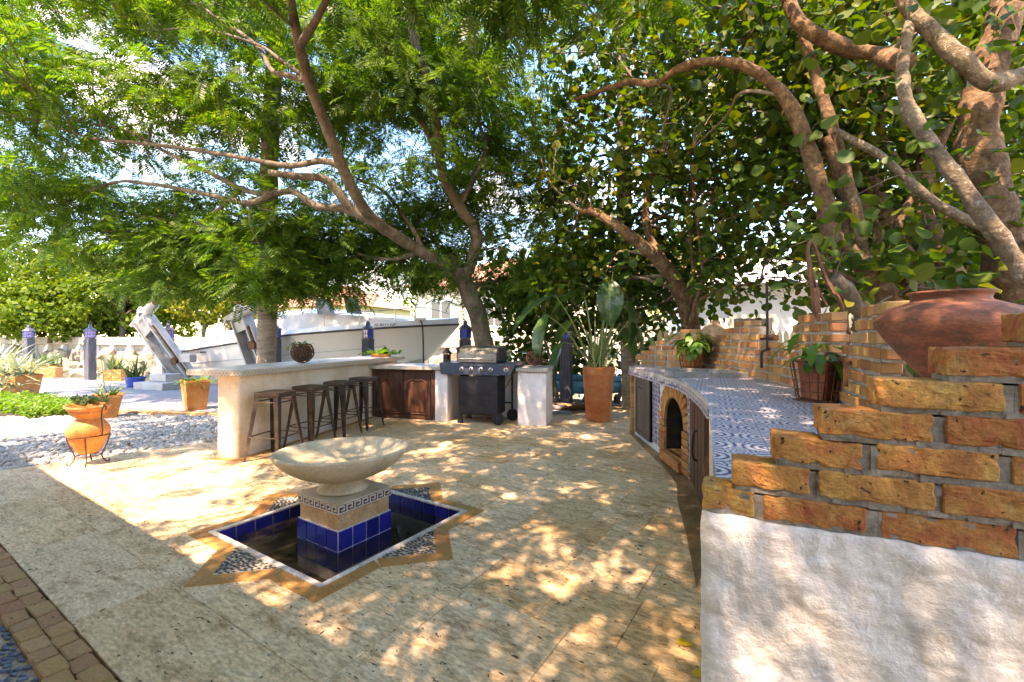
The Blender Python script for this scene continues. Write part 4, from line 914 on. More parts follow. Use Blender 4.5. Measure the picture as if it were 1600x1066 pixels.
# voussoirs and jamb bricks
nv = 15
for i in range(nv):
    a = R(180 * (i + .5) / nv); rr = AR + .085
    obj('arch_brick', bk_arch[i % 4], None, ov, (1.755, AY + rr * math.cos(a), AS + rr * math.sin(a)), (a, 0, 0), (.07, .175, .056 + .012))
for s in (-1, 1):
    for k in range(6):
        yy = AY + s * (AR + .085)
        xf = 1.755 if yy > 4.6 else 1.72 + (yy - 4.3) / .3 * .04
        obj('jamb_brick', bk_arch[(k + 1) % 4], None, ov, (xf, yy, .06 + k * .072), (0, 0, 0), (.07, .17, .064))
b = bm_(); box(b, (1.73, AY, .075), (.12, 2 * AR, .11), bev=.008); obj('sill', b, M['brick'], ov)
# corner quoins and tile panels
for k in range(12): obj('corner_brick', bk_far[k % 6], None, ov, (1.762, 6.47, .035 + k * .075), None, (.1, .09, .068))
tp = bm_(); box(tp, (0, 0, 0), (1, 1, 1), bev=.02); stripe_me = bpy.data.meshes.new('tile'); tp.to_mesh(stripe_me); tp.free(); stripe_me.materials.append(M['stripe_tile'])
def face_pt(d):                                                            # walk along the face from the far corner
    for p, q in zip(face, face[1:]):
        L_ = math.dist(p, q)
        if d <= L_: return lin(p, q, d / L_), math.atan2(q[1] - p[1], q[0] - p[0])
        d -= L_
    return face[-1], math.atan2(face[-1][1] - face[-2][1], face[-1][0] - face[-2][0])
def panel(d0, d1, z0, z1, m, name, th=.012, par=ov, out=.004):
    n_ = max(1, int((d1 - d0) / .12)); b = bm_(); lo = []; 
    for i in range(n_ + 1):
        p, a = face_pt(d0 + (d1 - d0) * i / n_); nx, ny = math.sin(a), -math.cos(a)       # outward (towards the patio, -x)
        lo.append(((p[0] + nx * (out + th), p[1] + ny * (out + th)), (p[0] - nx * .0, p[1] - ny * .0)))
    outer = [q[0] for q in lo]; inr = [q[1] for q in lo]
    prism(b, outer + inr[::-1], z0, z1); bmesh.ops.recalc_face_normals(b, faces=b.faces); return obj(name, b, m, par)
def tile_panel(d0, d1, nz_):
    cols = 2 if d1 - d0 > .2 else 1
    for c_ in range(cols):
        w = (d1 - d0) / cols
        for k in range(nz_):
            panel(d0 + c_ * w + .003, d0 + (c_ + 1) * w - .003, .09 + k * .112, .09 + (k + 1) * .112 - .004, M['stripe_tile'], 'tile', .008)
tile_panel(.87, 1.13, 7)
tile_panel(2.06, 2.26, 7)
dr = panel(.22, .86, .08, .86, M['grey_door'], 'door', .03)
for (za, zb, da, db) in ((.08, .86, .22, .27), (.08, .86, .81, .86), (.08, .13, .27, .81), (.81, .86, .27, .81)): panel(da, db, za, zb, M['grey_door'], 'door_rail', .045, dr)
b = bm_(); p, a = face_pt(.36); tube(b, spline([(p[0] - .04, p[1], .72), (p[0] - .075, p[1] - .03, .73), (p[0] - .075, p[1] - .12, .73), (p[0] - .04, p[1] - .15, .7)], 4), .007, 6); obj('handle', b, M['iron'], dr)
dr2 = panel(2.32, 3.45, .06, .88, M['door_wood'], 'door', .03)
for k in range(5): panel(2.34 + k * .22, 2.34 + k * .22 + .2, .08, .86, M['door_wood'], 'plank', .042, dr2)
b = bm_(); p, a = face_pt(2.7); tube(b, spline([(p[0] - .04, p[1], .35), (p[0] - .09, p[1] - .02, .4), (p[0] - .09, p[1] - .03, .58), (p[0] - .04, p[1] - .02, .62)], 4), .01, 6); obj('handle', b, M['iron'], dr2)
# slab with blue mosaic edge
edge = [(1.70, 6.5), (1.70, 4.75), (1.655, 4.35), (1.575, 3.95), (1.44, 3.42), (1.295, 2.96)]
es = [tuple(v.xy) for v in spline([(p[0], p[1], 0) for p in edge], 5)]
b = bm_(); prism(b, es + [(p[0] + .12, p[1]) for p in es[::-1]], CZ - .045, CZ - .001); bmesh.ops.recalc_face_normals(b, faces=b.faces); obj('edge_trim', b, M['slab'], ov)
b = bm_(); prism(b, [(p[0] - .008, p[1]) for p in es] + [(p[0] + .05, p[1]) for p in es[::-1]], CZ - .11, CZ - .046); bmesh.ops.recalc_face_normals(b, faces=b.faces); obj('mosaic_edge', b, M['blue_mosaic'], ov)
b = bm_(); prism(b, [(1.29, 2.93), (1.34, 3.0), (1.40, 2.97), (1.36, 2.9)], 0, CZ - .003); obj('end_post', b, M['plaster'], ov)
region = es + [(.62, 1.36), (1.6, 1.2)] + [p for p in back[::-1][1:]]
b = bm_(); prism(b, [(p[0] + .05, p[1]) for p in es] + [(.68, 1.40), (1.58, 1.2)] + [p for p in back[::-1][1:]], CZ - .045, CZ - .012)
bmesh.ops.triangulate(b, faces=[f for f in b.faces if len(f.verts) > 4]); bmesh.ops.recalc_face_normals(b, faces=b.faces); obj('bed', b, M['mortar_light'], ov)
TR = math.atan2(.45, .893); ca, sa = math.cos(TR), math.sin(TR)
TR = R(-24); ca, sa = math.cos(TR), math.sin(TR)
def tl(p): return (p[0] * ca + p[1] * sa, -p[0] * sa + p[1] * ca)
regl = [tl(p) for p in region]; cnt = 0
tops = bpy.data.objects.new('tile_top', None); COL.objects.link(tops); tops.parent = ov; tops.rotation_euler = (0, 0, TR)
for i in range(-20, 30):
    for j in range(-5, 60):
        w = rect(i * .2 + .0015, i * .2 + .1985, j * .2 + .0015, j * .2 + .1985); q = clip_poly(regl, w)
        if not q: continue
        b = bm_(); prism(b, [(p[0] - i * .2 - .1, p[1] - j * .2 - .1) for p in q], -.012, 0)
        bmesh.ops.recalc_face_normals(b, faces=b.faces)
        for v in b.verts: v.co.x += .1; v.co.y += .1
        obj('tile', b, M['painted_tile'], tops, (i * .2, j * .2, CZ)); cnt += 1
# brown stone strip at the foot
sf = [(p[0] - .004, p[1]) for p in face] + [(.6, 1.36)]
so = [(1.70, 6.52), (1.655, 5.6), (1.61, 4.7), (1.56, 4.25), (1.42, 3.85), (1.24, 3.2), (1.06, 2.6), (1.03, 2.5)]
strip = thing('stone_strip', None, None); strip['kind'] = 'structure'
sps = spline([(p[0], p[1], 0) for p in so], 2); spi = []
for i, p in enumerate(sps):
    t_ = i / (len(sps) - 1); q = face_pt(t_ * 3.72)[0]; spi.append(q)
for i in range(len(sps) - 1):
    q = [(sps[i].x, sps[i].y), (sps[i + 1].x, sps[i + 1].y), spi[i + 1], spi[i]]
    if abs(area2(q)) < 1e-4: continue
    b = bm_(); slab_mesh(b, q, .006); obj('strip_stone', b, M['strip_stone'], strip)

# ------------------------------------------------------------------ stone sink
sk = thing('stone_sink', 'grey carved stone sink set in the tiled counter', 'sink', (2.08, 4.98, CZ), R(-6))
pts = [(-.42, -.27), (.42, -.27), (.42, .16), (.2, .3), (-.3, .3)]
for i in range(len(pts)):
    a, c_ = Vector(pts[i]), Vector(pts[(i + 1) % len(pts)]); d = (c_ - a).normalized(); nn = Vector((-d.y, d.x)) * .07
    b = bm_(); prism(b, [tuple(a), tuple(c_), tuple(c_ + nn), tuple(a + nn)], 0.0 + i * .0004, .055 + i * .0011); bmesh.ops.recalc_face_normals(b, faces=b.faces); lumpy(b, .008, 9); obj('rim', b, M['mortar_light'], sk)
b = bm_(); prism(b, [(-.38, -.22), (.38, -.22), (.38, .12), (.17, .25), (-.26, .25)], .0005, .006); obj('basin', b, M['mortar'], sk)

# ------------------------------------------------------------------ brick backsplash behind the counter
bw = thing('brick_backsplash', 'curving stepped brick wall along the back of the tiled counter', 'brick wall')
bs = [Vector((p.x, p.y, 0)) for p in spline([(p[0], p[1], 0) for p in back], 8)]
cum = [0]
for p, q in zip(bs, bs[1:]): cum.append(cum[-1] + (q - p).length)
def bpos(d):
    d = max(0, min(cum[-1] - 1e-4, d)); 
    for i in range(len(cum) - 1):
        if d <= cum[i + 1]:
            t_ = (d - cum[i]) / (cum[i + 1] - cum[i]); return bs[i].lerp(bs[i + 1], t_), math.atan2(bs[i + 1].y - bs[i].y, bs[i + 1].x - bs[i].x)
def d_at_px(u):
    best = None
    for k in range(801):
        d = cum[-1] * k / 800; p, a = bpos(d); e_ = abs(800 + 700 * p.x / p.y - u)
        if best is None or e_ < best[0]: best = (e_, d)
    return best[1]
CP = 0.0745
prof_px = [(985, 2), (1001, 3), (1009, 4), (1019, 5), (1033, 6), (1046, 7), (1058, 8), (1086, 8), (1091, 5), (1121, 5), (1124, 6), (1132, 7), (1141, 8), (1150, 9), (1181, 9), (1187, 8), (1200, 7), (1206, 6), (1213, 5), (1243, 5), (1246, 6), (1250, 8), (1256, 9), (1297, 9), (1304, 8), (1311, 7), (1316, 5), (1329, 6), (1337, 7), (1345, 8), (1353, 9), (1390, 9), (1400, 4), (1600, 4)]
prof = [(d_at_px(u), n_) for u, n_ in prof_px]
def courses(d):
    r_ = prof[0][1]
    for dd, n_ in prof:
        if d >= dd: r_ = n_
    return r_
mort = bm_(); z00 = CZ - .06; DT = .1
for c_ in range(10):
    d = (c_ % 2) * .1 + .0; run = []
    while d < cum[-1] - .02:
        Lb = .205 if rnd.random() < .45 else .105
        mid = d + Lb / 2
        if courses(mid) > c_:
            p, a = bpos(mid)
            zz = z00 + (c_ + .5) * CP
            obj('brick', bk_far[rnd.randrange(6)], None, bw, (p.x, p.y, zz), (rnd.uniform(-.012, .012), rnd.uniform(-.012, .012), a + rnd.uniform(-.05, .05)), (Lb - .02 + rnd.uniform(-.008, .004), DT + rnd.uniform(-.01, .016), CP - .016 + rnd.uniform(-.006, .004)))
            nx, ny = -math.sin(a), math.cos(a); hl = Lb / 2; tx, ty = math.cos(a), math.sin(a); t2 = DT / 2 - .009
            hr_ = Lb / 2 + .004 if courses(mid + Lb / 2 + .06) > c_ else Lb / 2 - .03; hl_ = Lb / 2 + .004 if courses(mid - Lb / 2 - .06) > c_ else Lb / 2 - .03
            q = [(p.x + tx * sx + nx * sy * t2, p.y + ty * sx + ny * sy * t2) for sx, sy in ((-hl_, -1), (hr_, -1), (hr_, 1), (-hl_, 1))]
            if area2(q) < 0: q = q[::-1]
            hexa(mort, [(x_, y_, zz - CP / 2 - .002 * (c_ % 2)) for x_, y_ in q], [(x_, y_, zz + CP / 2 - (.002 if courses(mid) > c_ + 1 else .016)) for x_, y_ in q])
        d += Lb
obj('mortar', mort, M['mortar_light'], bw)
b = bm_()
low = [(bpos(cum[-1] * k / 40)) for k in range(41)]
ou = [(p.x - math.sin(a) * -.06, p.y + math.cos(a) * -.06) for p, a in low]; iu = [(p.x + math.sin(a) * -.06, p.y - math.cos(a) * -.06) for p, a in low]
for i in range(40):
    q = [ou[i], ou[i + 1], iu[i + 1], iu[i]]; prism(b, q, -.33, z00 - .001)
obj('base_wall', b, M['white_wall'], bw)

# ------------------------------------------------------------------ near stepped brick wall on white plaster
nw = thing('stepped_brick_wall', 'stepped brick wall on white plaster closest to the viewer', 'brick wall', (.50, 1.175, 0), math.atan2(-.44, .898))
NZ0 = .94; NP = .0741; NT = .1
rows = [[(0, .118), (.142, .344), (.373, .592), (.614, .8)], [(.071, .2355), (.256, .464), (.48, .69), (.71, .9)], [(.162, .3364), (.366, .567), (.588, .8)], [(.258, .46), (.484, .7), (.72, .92)], [(.367, .5735), (.597, .81)], [(.482, .655), (.678, .89)], [(.609, .76), (.78, .95)]]
def near_brick(Lb, hb, db, seed):
    b = bm_(); bmesh.ops.create_cube(b, size=1.0, matrix=Matrix.Diagonal((Lb, db, hb, 1)))
    bmesh.ops.bevel(b, geom=list(b.edges), offset=.0032, segments=1, affect='EDGES')
    bmesh.ops.subdivide_edges(b, edges=[e for e in b.edges if e.calc_length() > .03], cuts=9, use_grid_fill=True)
    o_ = Vector((seed * 3.1, seed * 1.7, 0))
    for v in b.verts:
        f = mnoise.noise(v.co * 14 + o_) * .0022 + mnoise.noise(v.co * 45 + o_) * .0018 - max(0, mnoise.noise(v.co * 26 + o_ * 2) - .3) * .016
        v.co += v.co.normalized() * f + Vector((0, 0, mnoise.noise(Vector((v.co.x * 9, 0, seed))) * .004))
        nearE = sorted((Lb / 2 - abs(v.co.x), hb / 2 - abs(v.co.z), db / 2 - abs(v.co.y)))
        if nearE[1] < .009: v.co -= Vector((v.co.x * .04, v.co.y * .12, v.co.z * .2)).normalized() * max(0, mnoise.noise(v.co * 38 + o_ * 3) + .05) * .012
    return b
mort = bm_(); sd = 0
for r_, row in enumerate(rows):
    zz = NZ0 + (r_ + .5) * NP
    for (a, c_) in row:
        sd += 1; b = near_brick(c_ - a + .004, NP - .0115, NT, sd)
        obj('brick', b, M['brick'], nw, ((a + c_) / 2, NT / 2 + rnd.uniform(-.003, .003), zz + rnd.uniform(-.002, .002)), (0, rnd.uniform(-.012, .012), rnd.uniform(-.012, .012)), smooth=False)
    x_a, x_b = row[0][0] + .012, row[-1][1] - .01
    b2 = mort; n_ = 24
    for i in range(n_):
        xa, xb = x_a + (x_b - x_a) * i / n_, x_a + (x_b - x_a) * (i + 1) / n_
        fy = .006 + rnd.uniform(-.003, .002); hexa(b2, [(xa, fy, zz - NP / 2), (xb, fy, zz - NP / 2), (xb, NT - .008, zz - NP / 2), (xa, NT - .008, zz - NP / 2)], [(xa, fy, zz + NP / 2 - .012), (xb, fy, zz + NP / 2 - .012), (xb, NT - .008, zz + NP / 2 - .012), (xa, NT - .008, zz + NP / 2 - .012)])
# mortar beds under each step, slightly proud
for r_, row in enumerate(rows[1:], 1):
    x_a = row[0][0] + .006; zz = NZ0 + r_ * NP
    for i in range(26):
        xa = x_a + i * .034; xb = xa + .0345
        if xb > .95: break
        h1 = .0068 + rnd.uniform(-.001, .001); fy = .005 + rnd.uniform(-.003, .002); hexa(mort, [(xa, fy, zz - h1), (xb, fy, zz - h1), (xb, NT - .004, zz - h1), (xa, NT - .004, zz - h1)], [(xa, fy, zz + h1), (xb, fy, zz + h1), (xb, NT - .004, zz + h1), (xa, NT - .004, zz + h1)])
obj('mortar', mort, M['mortar'], nw)
# plaster: front with an uneven top edge, thick, returning along the end
b = bm_(); nx_, nz_ = 150, 150; Lp = 1.0; grid = []
for j in range(nz_ + 1):
    rowv = []
    for i in range(nx_ + 1):
        x = -.004 + Lp * i / nx_; tz = NZ0 + .002 + .010 * mnoise.noise(Vector((x * 9, 3.3, 0))) + .004 * mnoise.noise(Vector((x * 40, 1.3, 0)))
        z = -.03 + (tz + .03) * j / nz_
        y_ = -.014 + .012 * mnoise.noise(Vector((x * 4.5, 0, z * 4.5))) - .014 * (abs(mnoise.noise(Vector((x * 5 + z * 2.5, 7, z * 6 - x * 2)))) ** .6 - .4) + .008 * mnoise.noise(Vector((x * 11, 5, z * 14))) + .0042 * mnoise.noise(Vector((x * 34, 5, z * 40)))
        if i < 4: y_ += .012 * (1 - i / 4) ** 2
        if j > nz_ - 3: y_ += .006 * (j - nz_ + 3) / 3
        x += (.006 * mnoise.noise(Vector((z * 13, 2, 0))) if i == 0 else 0)
        rowv.append(b.verts.new((x, y_, z)))
    grid.append(rowv)
for j in range(nz_):
    for i in range(nx_): b.faces.new((grid[j][i], grid[j][i + 1], grid[j + 1][i + 1], grid[j + 1][i]))
bk_ = [b.verts.new((grid[j][0].co.x + .003, NT, grid[j][0].co.z)) for j in range(nz_ + 1)]
for j in range(nz_): b.faces.new((bk_[j], grid[j][0], grid[j + 1][0], bk_[j + 1]))
tb_ = [b.verts.new((grid[nz_][i].co.x, NT, NZ0 - .004)) for i in range(nx_ + 1)]
for i in range(nx_): b.faces.new((grid[nz_][i], grid[nz_][i + 1], tb_[i + 1], tb_[i]))
bmesh.ops.recalc_face_normals(b, faces=b.faces)
obj('plaster', b, M['plaster_fine'], nw, smooth=True)
# pier of the backsplash that carries the big pot
# ------------------------------------------------------------------ pots on the walls
bp = tag(obj('clay_pot', lathe(bm_(), [(0, 0), (.1, 0), (.125, .02), (.19, .09), (.255, .16), (.285, .2), (.29, .22), (.28, .24), (.235, .275), (.17, .295), (.148, .302), (.143, .312), (.15, .325), (.162, .333), (.158, .338), (.145, .333), (.135, .32), (.135, .3), (.2, .27), (.25, .23), (.22, .16), (.1, .05), (0, .03)], 64, wob=.012), M['old_clay'], None, (1.70, 1.74, 1.236), scale=(.80, .80, 1.0), smooth=True), 'large squat red-brown clay pot behind the near stepped bricks', 'pot')
tag(obj('clay_jar', lathe(bm_(), [(0, 0), (.08, 0), (.13, .05), (.165, .12), (.165, .16), (.13, .22), (.075, .265), (.055, .29), (.06, .31), (.065, .316), (.055, .316), (.045, .29), (.06, .26), (.11, .2), (.12, .1), (0, .03)], 40, wob=.015), M['jar_clay'], None, (*bpos(d_at_px(1114))[0].xy, z00 + 5 * CP), (0, R(4), 0), smooth=True), 'brown round clay jar in the dip of the brick backsplash', 'jar')
p2 = bpos(d_at_px(1130))[0]
def leaf_mesh(name, L_, W, fold=.25, droop=.25, n=5, m=None, tipw=.0, lobes=0):
    """leaf blade along +x with a folded midrib"""
    b = bm_(); rows_ = []
    for i in range(n + 1):
        t_ = i / n; w = W * (math.sin(math.pi * (t_ * .92 + .04)) ** .75) * (1 - .25 * t_) + tipw * (1 - t_) * .0
        if lobes: w *= (1 - .45 * (0.5 + 0.5 * math.cos(t_ * lobes * 2 * math.pi)))
        x = L_ * (t_ - .03 * t_ * t_); z = -droop * L_ * t_ * t_
        rows_.append([b.verts.new((x, -w, z + fold * w)), b.verts.new((x, 0, z)), b.verts.new((x, w, z + fold * w))])
    for A_, B_ in zip(rows_, rows_[1:]):
        for k in range(2): b.faces.new((A_[k], B_[k], B_[k + 1], A_[k + 1]))
    me = bpy.data.meshes.new(name); b.to_mesh(me); b.free(); me.shade_smooth()
    if m: me.materials.append(m)
    return me
def put_leaf(me, par, p, az, el, s=1.0, roll=0.0, name='leaf'):
    q = Euler((0, 0, az)).to_matrix() @ Euler((0, -el, 0)).to_matrix() @ Euler((roll, 0, 0)).to_matrix()
    return obj(name, me, None, par, p, q.to_euler(), (s, s, s))
# wire basket planters on the counter
lobed = leaf_mesh('leaf', .16, .055, .15, .5, 8, M['plant_green'], lobes=3)
oval = leaf_mesh('leaf', .11, .035, .2, .4, 5, M['plant_green'])
def basket(label, c, r, hgt, potm, potpoly, nleaf, me, seed, el=(.1, 1.1), sc=(.7, 1.3), tilt=(0, 0)):
    t = thing('basket_planter', label, 'planter', c, seed * .7)
    rr_ = random.Random(seed); b = bm_()
    for k in range(18):
        a = 2 * math.pi * k / 18; f = 1.0 if math.cos(a) * math.sin(a) < .99 else 1
        tube(b, [(r * .72 * math.cos(a), r * .72 * math.sin(a), 0), (r * math.cos(a), r * math.sin(a), hgt)], .0028 if k % 3 else .005, 5)
    for zz, q in ((0.004, .72), (hgt * .25, .79), (hgt * .5, .86), (hgt * .75, .93), (hgt, 1.0)):
        tube(b, [(r * q * math.cos(2 * math.pi * k / 24), r * q * math.sin(2 * math.pi * k / 24), zz) for k in range(24)], .003 if zz not in (.004, hgt) else .006, 5, closed=True)
    for k in range(5): tube(b, [(-r * .7, -r * .5 + k * r * .25, .006), (r * .7, -r * .5 + k * r * .25, .006)], .003, 4)
    obj('wire_basket', b, M['rust'], t)
    b = bm_(); lathe(b, [(0, .015), (r * .58, .015), (r * .8, hgt * .88), (r * .88, hgt * .9), (r * .88, hgt * 1.0), (r * .78, hgt * 1.0), (r * .74, hgt * .9), (0, hgt * .88)], 4 if potpoly else 28); pt_ = obj('pot', b, M[potm], t, None, (tilt[0], tilt[1], R(45)), smooth=not potpoly)
    for i in range(nleaf):
        a = rr_.uniform(0, 6.3); st_ = rr_.uniform(.03, .16) * r / .15; e_ = rr_.uniform(*el)
        base = Vector((rr_.gauss(0, r * .3), rr_.gauss(0, r * .3), hgt * .92)); tip = base + Vector((math.cos(a) * st_ * .7, math.sin(a) * st_ * .7, st_ * rr_.uniform(.6, 1.4)))
        if i % 2 == 0:
            b = bm_(); tube(b, [base, base.lerp(tip, .5) + Vector((0, 0, .01)), tip], .0025, 4); obj('stem', b, M['stem_green'], t)
        put_leaf(me, t, tip, a, e_ - .5, rr_.uniform(*sc))
    return t
basket('rusty wire basket with square red clay pot beside the near brick wall', (2.05, 3.02, CZ), .155, .27, 'red_clay', True, 26, leaf_mesh('leaf', .17, .05, .15, .55, 8, M['plant_green'], lobes=3), 3, (-.1, .9), (.7, 1.2), (0, R(-4)))
basket('small wire basket with round clay pot and bushy fern by the sink', (2.22, 5.52, CZ), .17, .27, 'terracotta', False, 60, leaf_mesh('leaf', .17, .055, .2, .5, 5, M['plant_green']), 8, (-.2, .9), (.8, 1.3))
# iron brackets and rusty rods
ir = thing('iron_rods', 'rusty iron rods hooked upright behind the square red pot', 'iron rods', (2.3, 3.3, 1.2))
Yr = 3.35
def rods(pts_px, r, Y_=Yr): 
    b = bm_(); tube(b, [Vector(p) - ir.location for p in spline([P(u, v, Y_) for u, v in pts_px], 5)], r, 6); obj('rod', b, M['rust'], ir)
rods([(1296, 553), (1286, 520), (1278, 500), (1272, 470), (1262, 400), (1265, 380), (1272, 384), (1283, 415), (1292, 440), (1303, 460)], .013)
rods([(1337, 545), (1322, 505), (1312, 470), (1300, 450), (1284, 420), (1276, 392)], .012)
rods([(1262, 392), (1270, 430), (1277, 450), (1292, 478)], .010)
rods([(1273, 450), (1276, 490)], .03)
rods([(1284, 566), (1284, 558), (1300, 553), (1332, 562), (1345, 566)], .012, 2.95)
rods([(1322, 604), (1321, 575), (1327, 568), (1333, 566)], .012, 2.7)
br = thing('iron_bracket', 'black iron bracket fixed on the low part of the brick backsplash', 'bracket', (2.3, 4.1, 1.2))
b = bm_(); L0 = br.location
for pts_ in ([(1190, 575), (1190, 552), (1196, 547), (1208, 545), (1235, 548)], [(1199, 545), (1199, 515), (1198, 440)], [(1188, 530), (1208, 529)]):
    tube(b, [p - L0 for p in spline([P(u, v, 4.25) for u, v in pts_], 4)], .012, 6)
obj('bar', b, M['iron'], br)
# ------------------------------------------------------------------ dock posts with blue lanterns
def make_post(light=True):
    t = thing('lantern_post', 'x', 'post', (0, 0, 0), 0, 'lantern posts along the seawall')
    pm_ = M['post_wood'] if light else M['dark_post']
    b = bm_(); box(b, (0, 0, .45), (.22, .22, 1.7), bev=.008)
    for sx in (-1, 1):
        for k in range(-2, 3): box(b, (sx * .112, k * .042, .45), (.012, .03, 1.66)); box(b, (k * .042, sx * .112, .45), (.03, .012, 1.66))
    obj('pile', b, pm_, t)
    b = bm_(); box(b, (0, 0, 1.315), (.235, .235, .03), bev=.004); obj('cap', b, pm_, t)
    b = bm_(); box(b, (0, 0, 1.345), (.19, .19, .03), bev=.004); ln = obj('lantern', b, M['lantern_metal'], t)
    b = bm_()
    for k in range(6):
        a = R(60 * k); tube(b, [(.14 * math.cos(a), .14 * math.sin(a), 1.36), (.14 * math.cos(a), .14 * math.sin(a), 1.585)], .011, 6)
    for zz in (1.37, 1.475, 1.58): tube(b, [(.14 * math.cos(R(60 * k)), .14 * math.sin(R(60 * k)), zz) for k in range(6)], .009, 5, closed=True)
    for k in range(6):
        a0, a1 = R(60 * k), R(60 * k + 60); mx_, my_ = .14 * (math.cos(a0) + math.cos(a1)) / 2, .14 * (math.sin(a0) + math.sin(a1)) / 2; tube(b, [(mx_, my_, 1.36), (mx_, my_, 1.585)], .006, 5)
    obj('lantern_cage', b, M['lantern_metal'], ln)
    for k in range(6):
        a0, a1 = R(60 * k), R(60 * k + 60); A_, B_ = Vector((.132 * math.cos(a0), .132 * math.sin(a0), 0)), Vector((.132 * math.cos(a1), .132 * math.sin(a1), 0)); n_ = (A_ + B_).normalized() * .004
        b = bm_(); hexa(b, [A_ + Vector((0, 0, 1.37)), B_ + Vector((0, 0, 1.37)), B_ - n_ + Vector((0, 0, 1.37)), A_ - n_ + Vector((0, 0, 1.37))], [A_ + Vector((0, 0, 1.58)), B_ + Vector((0, 0, 1.58)), B_ - n_ + Vector((0, 0, 1.58)), A_ - n_ + Vector((0, 0, 1.58))])
        bmesh.ops.recalc_face_normals(b, faces=b.faces); obj('pane', b, M['lantern_glass'], ln)
    b = bm_(); lathe(b, [(.165, 1.585), (.165, 1.6), (.105, 1.66), (.06, 1.69), (.055, 1.71), (.045, 1.75), (.05, 1.755), (.03, 1.79), (0, 1.8)], 12); obj('lantern_roof', b, M['lantern_metal'], ln)
    b = bm_(); tube(b, [(.05 * math.cos(R(a)), 0, 1.83 + .05 * math.sin(R(a))) for a in range(0, 360, 30)], .005, 5, closed=True); obj('ring', b, M['lantern_metal'], ln)
    return t
pl_ = ['blue lantern post nearest the left edge beside the agave', 'blue lantern post just right of the orange trough planter on the dock', 'blue lantern post behind the white boat lift beam', 'blue lantern post hidden partly by the grey palm trunk', 'blue lantern post in the middle of the boat hull', 'blue lantern post behind the steel grill lid', 'dark lantern post standing left of the tall terracotta planter']
pl_[1] = 'blue lantern post between the two orange trough planters'
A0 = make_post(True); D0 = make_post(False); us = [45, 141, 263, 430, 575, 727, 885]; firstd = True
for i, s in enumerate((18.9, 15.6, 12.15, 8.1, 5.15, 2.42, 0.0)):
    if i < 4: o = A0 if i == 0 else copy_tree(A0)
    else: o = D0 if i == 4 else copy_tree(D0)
    k = us[i]; tt = None                                                   # the post stands on the seawall line
    ray = Vector(((k - 800) / 700, 1.0)); den = ray.x * WN.x + ray.y * WN.y; tt = W0.dot(WN) / den
    tt *= .965 if i == 6 else 1.0; o.location = (ray.x * tt, ray.y * tt, 0); o.rotation_euler = (0, 0, DRZ + R((4, 0, 3, -2, 1, 5, -3)[i])); o['label'] = pl_[i]

# ------------------------------------------------------------------ boat
SB = Vector((-.955, .295)).normalized()
bt = thing('motor_boat', 'long white motor boat with dark rub rail on the lift', 'boat', (-1.51, 12.65, 0), math.atan2(SB.y, SB.x))
# local x from bow (0) to stern, y to starboard side away (+) / near side is +y or -y depending on rotation
SGN = 1 if (Vector((-SB.y, SB.x)).y < 0) else -1                         # sign of local y that faces us
Lb = 9.9; ns = 26
def hl(s):                                                                 # half beam, sheer z, chine half beam, chine z, keel z
    t_ = s / Lb
    hb = 1.42 * min(1, (t_ * 2.3)) ** .62 if t_ < .43 else 1.42 - .06 * (t_ - .43)
    sh = np.interp(s, [0, 1.5, 3, 4.86, 6.57, 8.83, 9.9], [1.74, 1.66, 1.56, 1.42, 1.20, .92, .86])
    ch = hb * (0.30 + .58 * min(1, t_ * 2.2)); cz = np.interp(s, [0, 1, 2.5, 5, 9.9], [1.35, .78, .4, .18, .02]); kz = np.interp(s, [0, .5, 1.1, 2.2, 4, 9.9], [1.68, 1.2, .62, .1, -.15, -.35])
    return max(hb, .015), float(sh), max(ch, .01), float(max(cz, kz + .02)), float(kz)
b = bm_(); secs = []
ss = [Lb * (i / ns) ** 1.25 for i in range(ns + 1)]
for s in ss:
    hb, sh, ch, cz, kz = hl(s); rk_ = 0
    sec = [(0, kz)]
    for f in (0.5, 1.0): sec.append((ch * f, kz + (cz - kz) * f))
    for f in (.33, .66, 1.0): sec.append((ch + (hb - ch) * (f ** 1.1), cz + (sh - cz) * f))
    secs.append([(s, y_, z_) for y_, z_ in sec])
for sg in (-1, 1):
    vs = [[b.verts.new((x, sg * y_, z_)) for x, y_, z_ in sec] for sec in secs]
    for A_, B_ in zip(vs, vs[1:]):
        for k in range(len(A_) - 1): b.faces.new((A_[k], A_[k + 1], B_[k + 1], B_[k]))
    b.faces.new(vs[-1] + [b.verts.new((Lb, 0, vs[-1][-1].co.z))])
bmesh.ops.remove_doubles(b, verts=b.verts, dist=.004); bmesh.ops.recalc_face_normals(b, faces=b.faces); obj('hull', b, M['hull_low'], bt, smooth=False)
b = bm_(); vs = []
for s in ss:
    hb, sh, *_ = hl(s); vs.append([b.verts.new((s, -hb, sh)), b.verts.new((s, -hb * .9, sh + .16)), b.verts.new((s, -hb * .5, sh + .2)), b.verts.new((s, hb * .5, sh + .2)), b.verts.new((s, hb * .9, sh + .16)), b.verts.new((s, hb, sh))])
for A_, B_ in zip(vs, vs[1:]):
    for k in range(5): b.faces.new((A_[k], B_[k], B_[k + 1], A_[k + 1]))
b.faces.new(vs[-1]); bmesh.ops.recalc_face_normals(b, faces=b.faces); obj('deck', b, M['gel'], bt)
for sg in (-1, 1):
    b = bm_(); tube(b, [(s, sg * (hl(s)[0] + .012), hl(s)[1]) for s in ss], .03, 6); obj('rub_rail', b, M['rub'], bt)
    for fz_, rad in ((.55, .008), (.18, .014)):
        b = bm_(); tube(b, [(s, sg * (hl(s)[2] + (hl(s)[0] - hl(s)[2]) * (fz_ ** 1.1) + .004), hl(s)[3] + (hl(s)[1] - hl(s)[3]) * fz_) for s in ss[7:]], rad, 5); obj('strake', b, M['rub'] if rad > .01 else M['grey_metal'], bt)
